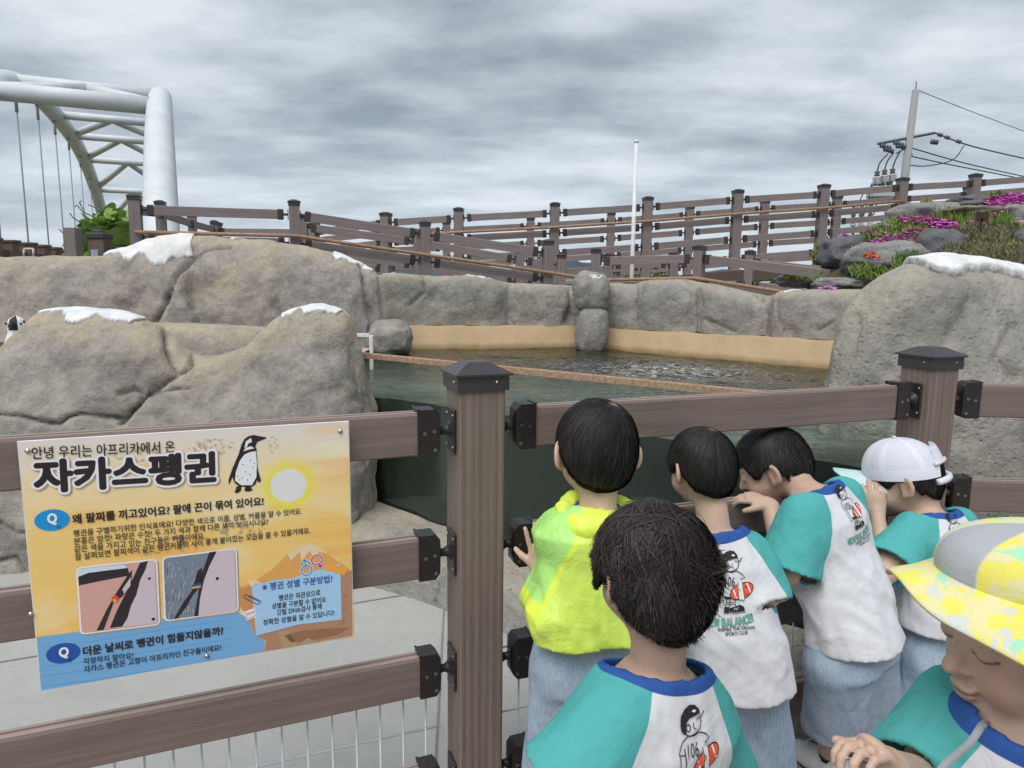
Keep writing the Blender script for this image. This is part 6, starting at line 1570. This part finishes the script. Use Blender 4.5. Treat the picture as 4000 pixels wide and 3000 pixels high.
    line = np.abs(q[:, 0])-(.050*f_+np.clip(-q[:, 2]-.01, -.02, 1)*.42); arm = -q[:, 2]-.165*f_
    sleeve = np.maximum(np.minimum(line, -arm*.6), memb-J.get('membo', .014))
    if J.get('noseam') is not None: sleeve = memb
    me = mesh_from('shirt', P2-L0, F)
    if len(me.vertices) == len(P): setattr_f(me, 'sleeve', sleeve); rn = np.sqrt(np.maximum(np.sum((P-nb)**2, 1)-q[:, 2]**2, 0)); setattr_f(me, 'collar', J.get('collw', .020)*1.6-np.hypot(rn-nr, (P-nb)@nu_-.006))
    obj(J.get('shirtname', 'shirt'), me, J.get('shirtmat', SHIRT), root)
    # --- trousers
    T2 = Grid(np.array([lo[0]-.05, lo[1]-.05, 0]), np.array([hi[0]+.05, hi[1]+.05, pel[2]+.16]), .006)
    T2.loft(pel-np.array([0, 0, .05]), pel+up*.12, lat, [(0, .104*sc, .084*sc), (1, .088*sc, .068*sc)], 0)
    for sx, ft in zip((-1, 1), J['feet']):
        hip = pel+lat*sx*.052*sc-np.array([0, 0, .03]); an = np.array([ft[0], ft[1], .05]); d = an-hip; T2.cap(hip, hip+d*.95, .068*sc, .082*sc, .025)
    T3 = Grid.__new__(Grid); T3.lo, T3.h, T3.n, T3.V = T2.lo, T2.h, T2.n, T2.V.copy(); T2.V = np.maximum(T2.V, -(T2.V+.013)); X = T2.coords(); T2.V = np.maximum(T2.V, (J.get('shortz', .17)-X[2]+.003*np.sin(X[0]*80)).astype(np.float32)); T2.V = np.maximum(T2.V, (X[2]-(pel[2]+.11)).astype(np.float32))
    P, F = T2.surf(); P = smooth_verts(P, F, 2); N_ = T3.grad(P, .008); P = P+N_*(fbm(np.stack([P[:, 0]*11, P[:, 1]*11, P[:, 2]*5], -1)+J.get('seed', 1), 4, 23)*.009)[:, None]
    obj('trousers', mesh_from('trousers', P-L0, F), DENIM, root)
    # --- socks and shoes
    td = nrm([J['toe'][0], J['toe'][1], 0]); td2 = np.array([td[0], td[1]]); az = math.atan2(td[1], td[0])
    for ft in J['feet']:
        Gs = Grid(np.array([ft[0]-.16, ft[1]-.16, -.002]), np.array([ft[0]+.16, ft[1]+.16, .14]), .005); a = np.array([ft[0], ft[1], .0]); Rr = np.array([[td[1], td[0], 0], [-td[0], td[1], 0], [0, 0, 1]])
        Gs.ell(a+td*.03+np.array([0, 0, .025]), (.036, .095, .034), Rr, 0); Gs.ell(a-td*.01+np.array([0, 0, .045]), (.034, .045, .035), Rr, .015); X = Gs.coords(); Gs.V = np.maximum(Gs.V, (.001-X[2]).astype(np.float32)); P, F = Gs.surf(); P = smooth_verts(P, F, 1); obj('shoe', mesh_from('shoe', P-L0, F), J.get('shoem', MT['white']), root)
        MB().tube([a+np.array([0, 0, .05])-L0, a+np.array([0, 0, .075])-L0, a+np.array([0, 0, .10])-L0], [.034, .031, .033], 16).build('sock', MT['black'], root, True)
    return root, dict(nb=nb, up=up, lat=lat, fwd=fwd, hc=hc, hR=hR, hs=hs, L0=L0)
def put_print(root, pxy, u, v, out_, scale, off=.0022):
    sh_o = [c for c in root.children if c.name.startswith('shirt')][0]; me = sh_o.data; L0 = np.array(root.location)
    bv = BVHTree.FromPolygons([tuple(x.co) for x in me.vertices], [tuple(p.vertices) for p in me.polygons]); V, F, M, mats = SHIRT_PRINT
    hit = bv.ray_cast(Vector(O_-L0), Vector(nrm(ray(*pxy))), 6); o = np.array(hit[0])+L0
    u, v, out_ = nrm(u), nrm(v), nrm(out_); W_ = []; good = []
    for p in V:
        s_ = Vector(o-L0+u*p[0]*scale+v*p[1]*scale+out_*.25); h = bv.ray_cast(s_, Vector(-out_), .6); good.append(h[0] is not None)
        W_.append(tuple(h[0]+h[1]*(off+p[2]*.25)) if h[0] is not None else (0, 0, 0))
    Fk = [(f, m_) for f, m_ in zip(F, M) if all(good[i] for i in f)]
    me2 = mesh_from('shirt_print', W_, [f for f, _ in Fk], True); me2.polygons.foreach_set('material_index', np.array([m_ for _, m_ in Fk], np.int32)); obj('shirt_print', me2, mats, root)

# ------------------------------------------------------------------ child in the lime windbreaker
hc = at(2328, 1768, 1.42); R1 = basis((-.16, 1, -.30), roll=-.04); nb = at(2335, 1992, 1.375)
k1, I1 = person('child in a lime green windbreaker, one palm on the second board', dict(
    foot=(.13, 1.36), head=hc, hR=R1, hs=1.0, pelvis=at(2295, 2560, 1.35), neck=nb, lat=(1, .2, 0), sc=1.05, skin=SKIN, shw=.10, sh=[at(2245, 2140, 1.36), at(2450, 2110, 1.40)],
    arms=[(at(2165, 2400, 1.31), at(2108, 2222, 1.44), dict(d=(-.02, .02, 1), nrmal=(-.15, 1, 0), s=.95, curl=(.0, .02, .05), spread=.16, side=1, thumb=.7)), (at(2530, 2340, 1.33), at(2560, 2180, 1.45), dict(d=(0, .05, 1), nrmal=(-.15, 1, 0), s=.9, curl=(.05, .1, .1), side=-1))],
    sleeve=[(.97, .052, .050, .088, .034), (.97, .052, .050, .06, .036)], hem=at(2290, 2455, 1.34), hemw=(.118, .098), hemn=(0, 0, -1), shirtmat=JACKET, shirtname='windbreaker', seed=2, fold=1.5, necktilt=.28, collw=.012,
    feet=[(.105, 1.35), (.215, 1.37)], toe=(0, 1), shortz=.17, cres=.005))
hair(k1, hc, R1, 1.0, HAIR, 6000, .10, 0, (.018, -.052, .082), 3, .010, -.078, .040, vol=1.0, grav=.55)
# gathered hood lying round the neck, pale blue collar inside
Gh = Grid(nb-.17, nb+.17, .0045); up1, lat1, fw1 = I1['up'], I1['lat'], I1['fwd']
ring = [nb+lat1*.070*cos(a)+fw1*(.058*sin(a)-.012)+up1*(-.004+.018*sin(a)) for a in np.linspace(0, 2*pi, 22)]
for i in range(21): Gh.cap(ring[i], ring[i+1], .018, .018, .004)
Gh.ell(nb-fw1*.055-up1*.040, (.075, .030, .055), np.stack([lat1, fw1, up1], 1), .02); Gh.cap(nb-lat1*.07-up1*.01, nb-lat1*.04-fw1*.07-up1*.085, .020, .016, .012); Gh.cap(nb+lat1*.075-up1*.01, nb+lat1*.03-fw1*.07-up1*.09, .020, .016, .012)
P, F = Gh.surf(); P = smooth_verts(P, F, 2); N_ = vnormals(P, F); P = P+N_*(fbm(P*34, 3, 5)*.0045)[:, None]; me = mesh_from('hood', P-I1['L0'], F); setattr_f(me, 'collar', np.full(len(P), .01)); setattr_f(me, 'sleeve', np.full(len(P), -.05)); obj('hood', me, JACKET, k1)
m = MB(); m.tube([r-I1['L0']-up1*.0-(r-nb)*.28 for r in ring], .009, 8, caps=False); m.build('blue_collar', plain('blue_rib', BLUE_C, .9, .2), k1, True)

# ------------------------------------------------------------------ child with the big shirt print, second from left at the fence
hc = at(2738, 1828, 1.55); R2m = basis((-.42, 1, -.25)); nb = at(2790, 2085, 1.50)
k2, I2 = person('child with neat black hair seen from behind, right of the windbreaker child', dict(
    foot=(.50, 1.46), head=hc, hR=R2m, hs=.84, pelvis=at(2880, 2620, 1.46), neck=nb, lat=(1, .12, 0), sc=1.0, skin=SKIN, shw=.095, sh=[at(2655, 2195, 1.46), at(2935, 2190, 1.50)],
    arms=[(at(2620, 2370, 1.42), at(2620, 2280, 1.52), None), (at(2975, 2330, 1.46), at(2890, 2290, 1.57), None)],
    sleeve=[(1.0, .046, .060), (1.2, .044, .062)], hem=at(2870, 2680, 1.44), hemw=(.118, .092), hemn=(.0, -.05, -1), seed=5, membo=.030, necktilt=.28,
    feet=[(.45, 1.46), (.57, 1.47)], toe=(0, 1), shortz=.13, collw=.022))
hair(k2, hc, R2m, .84, HAIR, 5500, .10, 0, (.012, -.040, .090), 8, .010, -.066, .040, grav=.5)
put_print(k2, (2856, 2283), (1, .12, 0), (0, 0, 1), (0, -1, .0), .330)

# ------------------------------------------------------------------ child bending into the fence
hc = at(3015, 1822, 1.80); R3 = basis((-.86, .36, -.50)); nb = at(3172, 1920, 1.68)
k3, I3 = person('tallest child bending forward with face between the boards and both hands on the second board', dict(
    foot=(.86, 1.68), head=hc, hR=R3, hs=.96, pelvis=at(3335, 2520, 1.60), neck=nb, lat=(.80, .60, .0), sc=1.08, skin=SKIN2, shw=.115,
    sh=[at(3135, 2030, 1.60), at(3285, 1950, 1.74)],
    arms=[(at(3075, 2235, 1.57), at(3005, 1975, 1.69), dict(d=(-.70, .35, .28), nrmal=(0, .25, -1), s=1.0, curl=(.45, .65, .5), side=1, spread=.06)), (at(3220, 2080, 1.82), at(3080, 1990, 1.80), dict(d=(-1, .1, .1), nrmal=(0, 0, -1), s=1.0, curl=(.4, .5, .4), side=-1))],
    sleeve=[(.96, .050, .074), (.9, .050, .056)], hem=at(3350, 2490, 1.60), hemw=(.122, .092), hemn=(.10, 0, -1), seed=9, necktilt=.2, fold=1.2,
    feet=[(.83, 1.66), (.97, 1.72)], toe=(-.6, .75), shortz=.15, collw=.020))
hair(k3, hc, R3, .96, HAIR, 6500, .07, .12, (0, -.055, .085), 12, .009, -.045, .042, grav=.3)
dn3 = nrm(I3['up']); put_print(k3, (3320, 1985), (.70, .50, .10), dn3, np.cross(nrm(I3['lat']), dn3)*-1 if np.cross(I3['lat'], dn3)[1] > 0 else np.cross(I3['lat'], dn3), .29)

# ------------------------------------------------------------------ child with the white mesh cap
hc = at(3520, 1868, 1.80); R5 = basis((-.90, .42, -.30)); nb = at(3640, 2010, 1.74)
k5, I5 = person('child in a white mesh cap, hands at the mouth beside the corner post', dict(
    foot=(1.10, 1.72), head=hc, hR=R5, hs=.98, pelvis=at(3680, 2520, 1.68), neck=nb, lat=(.93, .36, 0), sc=1.0, skin=SKIN2, shw=.105, sh=[at(3560, 2085, 1.69), at(3745, 2065, 1.80)],
    arms=[(at(3460, 2235, 1.62), at(3425, 2010, 1.745), dict(d=(-.12, .18, 1), nrmal=(.3, .9, 0), s=1.0, curl=(.5, .6, .4), side=1, spread=.05)), (at(3790, 2230, 1.78), at(3640, 2120, 1.88), None)],
    sleeve=[(.88, .046, .066), (.9, .046, .056)], hem=at(3680, 2440, 1.68), hemw=(.115, .09), hemn=(0, 0, -1), seed=13, necktilt=.28,
    feet=[(1.05, 1.70), (1.17, 1.74)], toe=(0, 1), shortz=.15))
hair(k5, hc, R5, .98, HAIR, 3500, .07, 0, (0, -.055, .03), 15, .006, -.055, .03, grav=.9, zmax=.030)
put_print(k5, (3740, 2085), (.93, .36, 0), nrm(I5['up']), (.30, -.95, 0), .29)
def cap_hat(root, I):
    c, R, s, L0 = I['hc'], I['hR'], I['hs']*1.0, I['L0']; W = lambda x, y, z: c+R@(np.array([x, y, z])*s)-L0
    t = NT('white_cap_mesh', .7, .25); fr_ = t.attr('net'); v = t.ramp(t.vor(420, None, 'F1', 'Distance', .0), [(.28, 1.), (.42, 0.)])
    col = t.mix(t.math('MULTIPLY', fr_, t.math('MULTIPLY', v, .75)), (.70, .71, .80), (.20, .21, .26)); mm = t.fin(col, normal=t.bump(v, .2, .001))
    nu, nv = 96, 30; P = np.zeros((nu+1, nv, 3)); net = np.zeros((nu+1, nv)); tilt = rad(-16)
    for i in range(nu+1):
        a = 2*pi*i/nu
        for j in range(nv):
            f = j/(nv-1)*pi/2; r = cos(f)**.85; x = .083*r*sin(a); y = -.008+.098*r*cos(a); z = .012+.098*sin(f)**1.0
            back = max(0, -cos(a)); z += .0; rib = .0012*math.exp(-(((a/(pi/3)+.5) % 1-.5)/.05)**2); x *= 1+rib*10*.6
            if back > .86 and f < .5: z = max(z, .030+.05*math.sqrt(max(0, 1-((sin(a))/.5)**2))*0+.012+.098*sin(f))
            y2 = y*cos(tilt)-z*sin(tilt)*.0; z2 = z+.20*(y)*.55
            P[i, j] = W(x, y, z2); u_ = (a/(pi/3)+.5) % 1; net[i, j] = 1 if (abs(u_-.5) > .0 and abs(((a/(pi/3)) % 1)-.5) < .40 and .20 < j/(nv-1) < .93 and abs(((a+pi) % (2*pi))-pi) > .62) else 0
    me = grid_mesh('cap_crown', P); setattr_f(me, 'net', net.ravel()); cr_ = obj('cap_crown', me, mm, root)
    Q = np.zeros((40, 12, 3))
    for i in range(40):
        a = rad(-62+124*i/39)
        for j in range(12):
            g = j/11; x = .083*sin(a); y = -.008+.098*cos(a); ln = .068*cos(a*.98)**.6; y2 = y+ln*g; Q[i, j] = W(x*(1-.08*g), y2, -.012+.50*y2-.022*(abs(x)/.08)**2-.012*g)
    Q2 = Q-(R@np.array([0, 0, .004])); PP = np.concatenate([Q, Q2[:, ::-1]], 1)
    obj('cap_brim', grid_mesh('cap_brim', PP), plain('pale_mint_fabric', (.52, .70, .69), .7, .3, var=.04), root)
    m = MB(); m.ellip(W(0, -.008, .112), (.006, .006, .003)); m.build('cap_button', mm, cr_, True)
    m = MB(); m.tube([W(.086*sin(a), -.008-.102*cos(a), .004-.11*.1*cos(a)-.004) for a in np.linspace(-.8, .8, 14)], .0085, 8); m.build('cap_strap', plain('white_webbing', (.66, .67, .74), .7, .3), root, True)
    m = MB(); m.tube([W(.080*sin(a), -.008-.101*cos(a), .036) for a in np.linspace(-.75, .1, 12)], .0045, 6); m.build('cap_tag', plain('pearly_tag', (.72, .62, .70), .3, .5), cr_, True)
cap_hat(k5, I5)

# ------------------------------------------------------------------ child in front with tousled hair
hc = at(2548, 2243, .955); R4 = basis((-.42, 1, -.20), roll=-.05); nb = at(2570, 2612, .93)
k4, I4 = person('child nearest the camera with tousled dark hair seen from behind', dict(
    foot=(.17, .92), head=hc, hR=R4, hs=.91, pelvis=(.17, .90, .42), neck=nb, lat=(.90, .43, 0), sc=1.10, skin=SKIN3, shw=.115, sh=[at(2395, 2845, .865), at(2735, 2800, .975)],
    arms=[(at(2200, 3080, .84), at(2230, 3250, .98), None), (at(2815, 3080, 1.0), at(2780, 3300, 1.08), None)],
    sleeve=[(1.0, .046, .070), (1.0, .046, .060)], hem=(.17, .90, .34), hemw=(.126, .10), seed=21, necktilt=.28, cres=.0045,
    feet=[(.11, .92), (.24, .92)], toe=(0, 1), shortz=.15, collw=.021, res=.004))
hair(k4, hc, R4, .91, HAIR2, 16000, .110, .45, (.030, -.025, .092), 31, .013, -.075, .035, .0008, .50, 1.0, .30, wave=.12)
hair(k4, hc, R4, .91, HAIR2, 700, .125, .5, (.030, -.025, .092), 37, .016, -.070, .035, .0008, .7, 1.0, .40, shell=False, wave=.25)
put_print(k4, (2712, 2945), (.90, .43, 0), (.02, .0, 1), (.43, -.90, .05), .31)

# ------------------------------------------------------------------ child at the right in the yellow sun hat
hc = at(4035, 2462, .735); R6 = basis((-1, -.06, -.16), roll=.0); nb = at(4060, 2850, .70)
k6, I6 = person('child in a yellow and grey sun hat facing left at the lower right, hand raised', dict(
    foot=(.56, .74), head=hc, hR=R6, hs=1.0, pelvis=(.58, .76, .40), neck=nb, lat=(.80, -.55, 0), sc=1.05, skin=SKIN2, shw=.11, sh=[at(3735, 2800, .80), at(4500, 3050, .62)],
    arms=[(at(3610, 3060, .745), at(3480, 3000, .665), dict(d=(-.62, -.10, .75), nrmal=(-.6, -.35, -.6), s=.80, curl=(.75, .85, .6), side=-1, spread=.09, thumb=.5, thumbcurl=.5)), (at(4600, 3400, .60), at(4300, 3500, .55), None)],
    sleeve=[(.98, .050, .066), (1.0, .050, .062)], hem=(.58, .76, .32), hemw=(.135, .11), seed=27, necktilt=.42, cres=.0045, detail=True, res=.0027,
    feet=[(.50, .74), (.64, .74)], toe=(-1, -.3), shortz=.15, collw=.024))
hair(k6, hc, R6, 1.0, HAIR, 2500, .05, 0, (0, -.055, .03), 35, .005, -.06, .042, grav=.9, zmax=.032)
def sun_hat(root, I):
    c, R, s, L0 = I['hc'], I['hR'], I['hs'], I['L0']; W = lambda x, y, z: c+R@(np.array([x, y, z])*s)-L0
    t = NT('yellow_hat_cloth', .9, .15); n = t.noise(22, 4, .5, 1.2); n2 = t.noise(26, 3, .5, 1.0, t.map(loc=(3, 1, 5)))
    col = t.mix(t.ramp(n, [(.50, 0.), (.53, 1.)]), (.74, .69, .36), (.78, .72, .15)); col = t.mix(t.ramp(n2, [(.57, 0.), (.60, 1.)]), col, (.62, .64, .60)); col = t.mix(t.ramp(t.noise(24, 3, .5, 1.0, t.map(loc=(9, 4, 2))), [(.63, 0.), (.66, 1.)]), col, (.40, .72, .48))
    g = t.attr('grey'); col = t.mix(t.step(g, .004), col, (.42, .43, .465)); nb_ = t.bump(t.noise(700, 2), .5, .0012); nb_ = t.bump(t.noise(30, 4, .6), .5, .006, nb_); mm = t.fin(col, normal=nb_)
    nu, nv = 120, 30; P = np.zeros((nu+1, nv, 3)); gr = np.zeros((nu+1, nv))
    for i in range(nu+1):
        a = 2*pi*i/nu
        for j in range(nv):
            f = j/(nv-1)*pi/2; r = cos(f)**.8; x = .085*r*sin(a); y = -.006+.100*r*cos(a); z = .055+.068*sin(f)+.28*y*cos(f)**.7; P[i, j] = W(x, y, z); gr[i, j] = .40-abs(((a+pi) % (2*pi))-pi)*(.5+.5*r)-(.0)
    me = grid_mesh('hat_crown', P); setattr_f(me, 'grey', gr.ravel()*.1); obj('hat_crown', me, mm, root)
    Q = np.zeros((nu+1, 16, 3))
    for i in range(nu+1):
        a = 2*pi*i/nu
        for j in range(16):
            g_ = j/15; ln = .054-.004*max(0, cos(a)); r0x, r0y = .085, .100; x = (r0x+ln*g_*.9)*sin(a); y = -.006+(r0y+ln*g_)*cos(a)
            sidev = abs(sin(a)); z = .055+.28*y-g_*(.004+.042*sidev**1.3)-.012*g_*g_*max(0, cos(a))**2+.007*g_*sin(a*3+.6)+.004*g_*sin(a*7); Q[i, j] = W(x, y, z)
    Q2 = Q-(R@np.array([0, 0, .003])); me = grid_mesh('hat_brim', np.concatenate([Q, Q2[:, ::-1]], 1)); setattr_f(me, 'grey', np.full(len(me.vertices), -.1)); obj('hat_brim', me, mm, root)
    st = plain('grey_strap', (.27, .29, .30), .85, .2)
    def ribbon(pts, w_, name):
        m = MB(); pts = [np.array(p) for p in pts]; V = []
        for i, p in enumerate(pts):
            d = nrm(pts[min(i+1, len(pts)-1)]-pts[max(i-1, 0)]); vd = nrm(p+L0-O_); sd = nrm(np.cross(d, vd)); V += [p-sd*w_/2+vd*.001, p+sd*w_/2+vd*.001, p+sd*w_/2-vd*.001, p-sd*w_/2-vd*.001]
        F = [(4*j+k, 4*j+(k+1) % 4, 4*j+4+(k+1) % 4, 4*j+4+k) for j in range(len(pts)-1) for k in range(4)]; m.add(V, F); m.build(name, st, root, True)
    def spl(l, n=8):
        out_ = []; l = [np.array(p) for p in l]
        for i in range(len(l)-1):
            p0, p1, p2, p3 = l[max(i-1, 0)], l[i], l[i+1], l[min(i+2, len(l)-1)]
            for k in range(n): tt = k/n; out_.append(.5*((2*p1)+(-p0+p2)*tt+(2*p0-5*p1+4*p2-p3)*tt*tt+(-p0+3*p1-3*p2+p3)*tt**3))
        return out_+[l[-1]]
    ribbon(spl([W(-.080, .012, .02), W(-.076, .016, -.03), W(-.060, .030, -.075), W(-.025, .048, -.100), W(-.005, .055, -.104)]), .011, 'chin_strap')
    ribbon(spl([W(.078, .015, .02), W(.070, .02, -.04), W(.045, .040, -.085), W(0, .055, -.104)]), .011, 'chin_strap')
    a0 = W(-.004, .056, -.103); ribbon(spl([a0, at(3840, 2830, .63)-L0, at(3790, 2900, .60)-L0, at(3700, 2980, .575)-L0, at(3630, 3060, .57)-L0]), .0065, 'hanging_strap')
    MB().ellip(tuple(a0), (.006, .006, .005)).build('strap_toggle', st, root, True)
sun_hat(k6, I6)
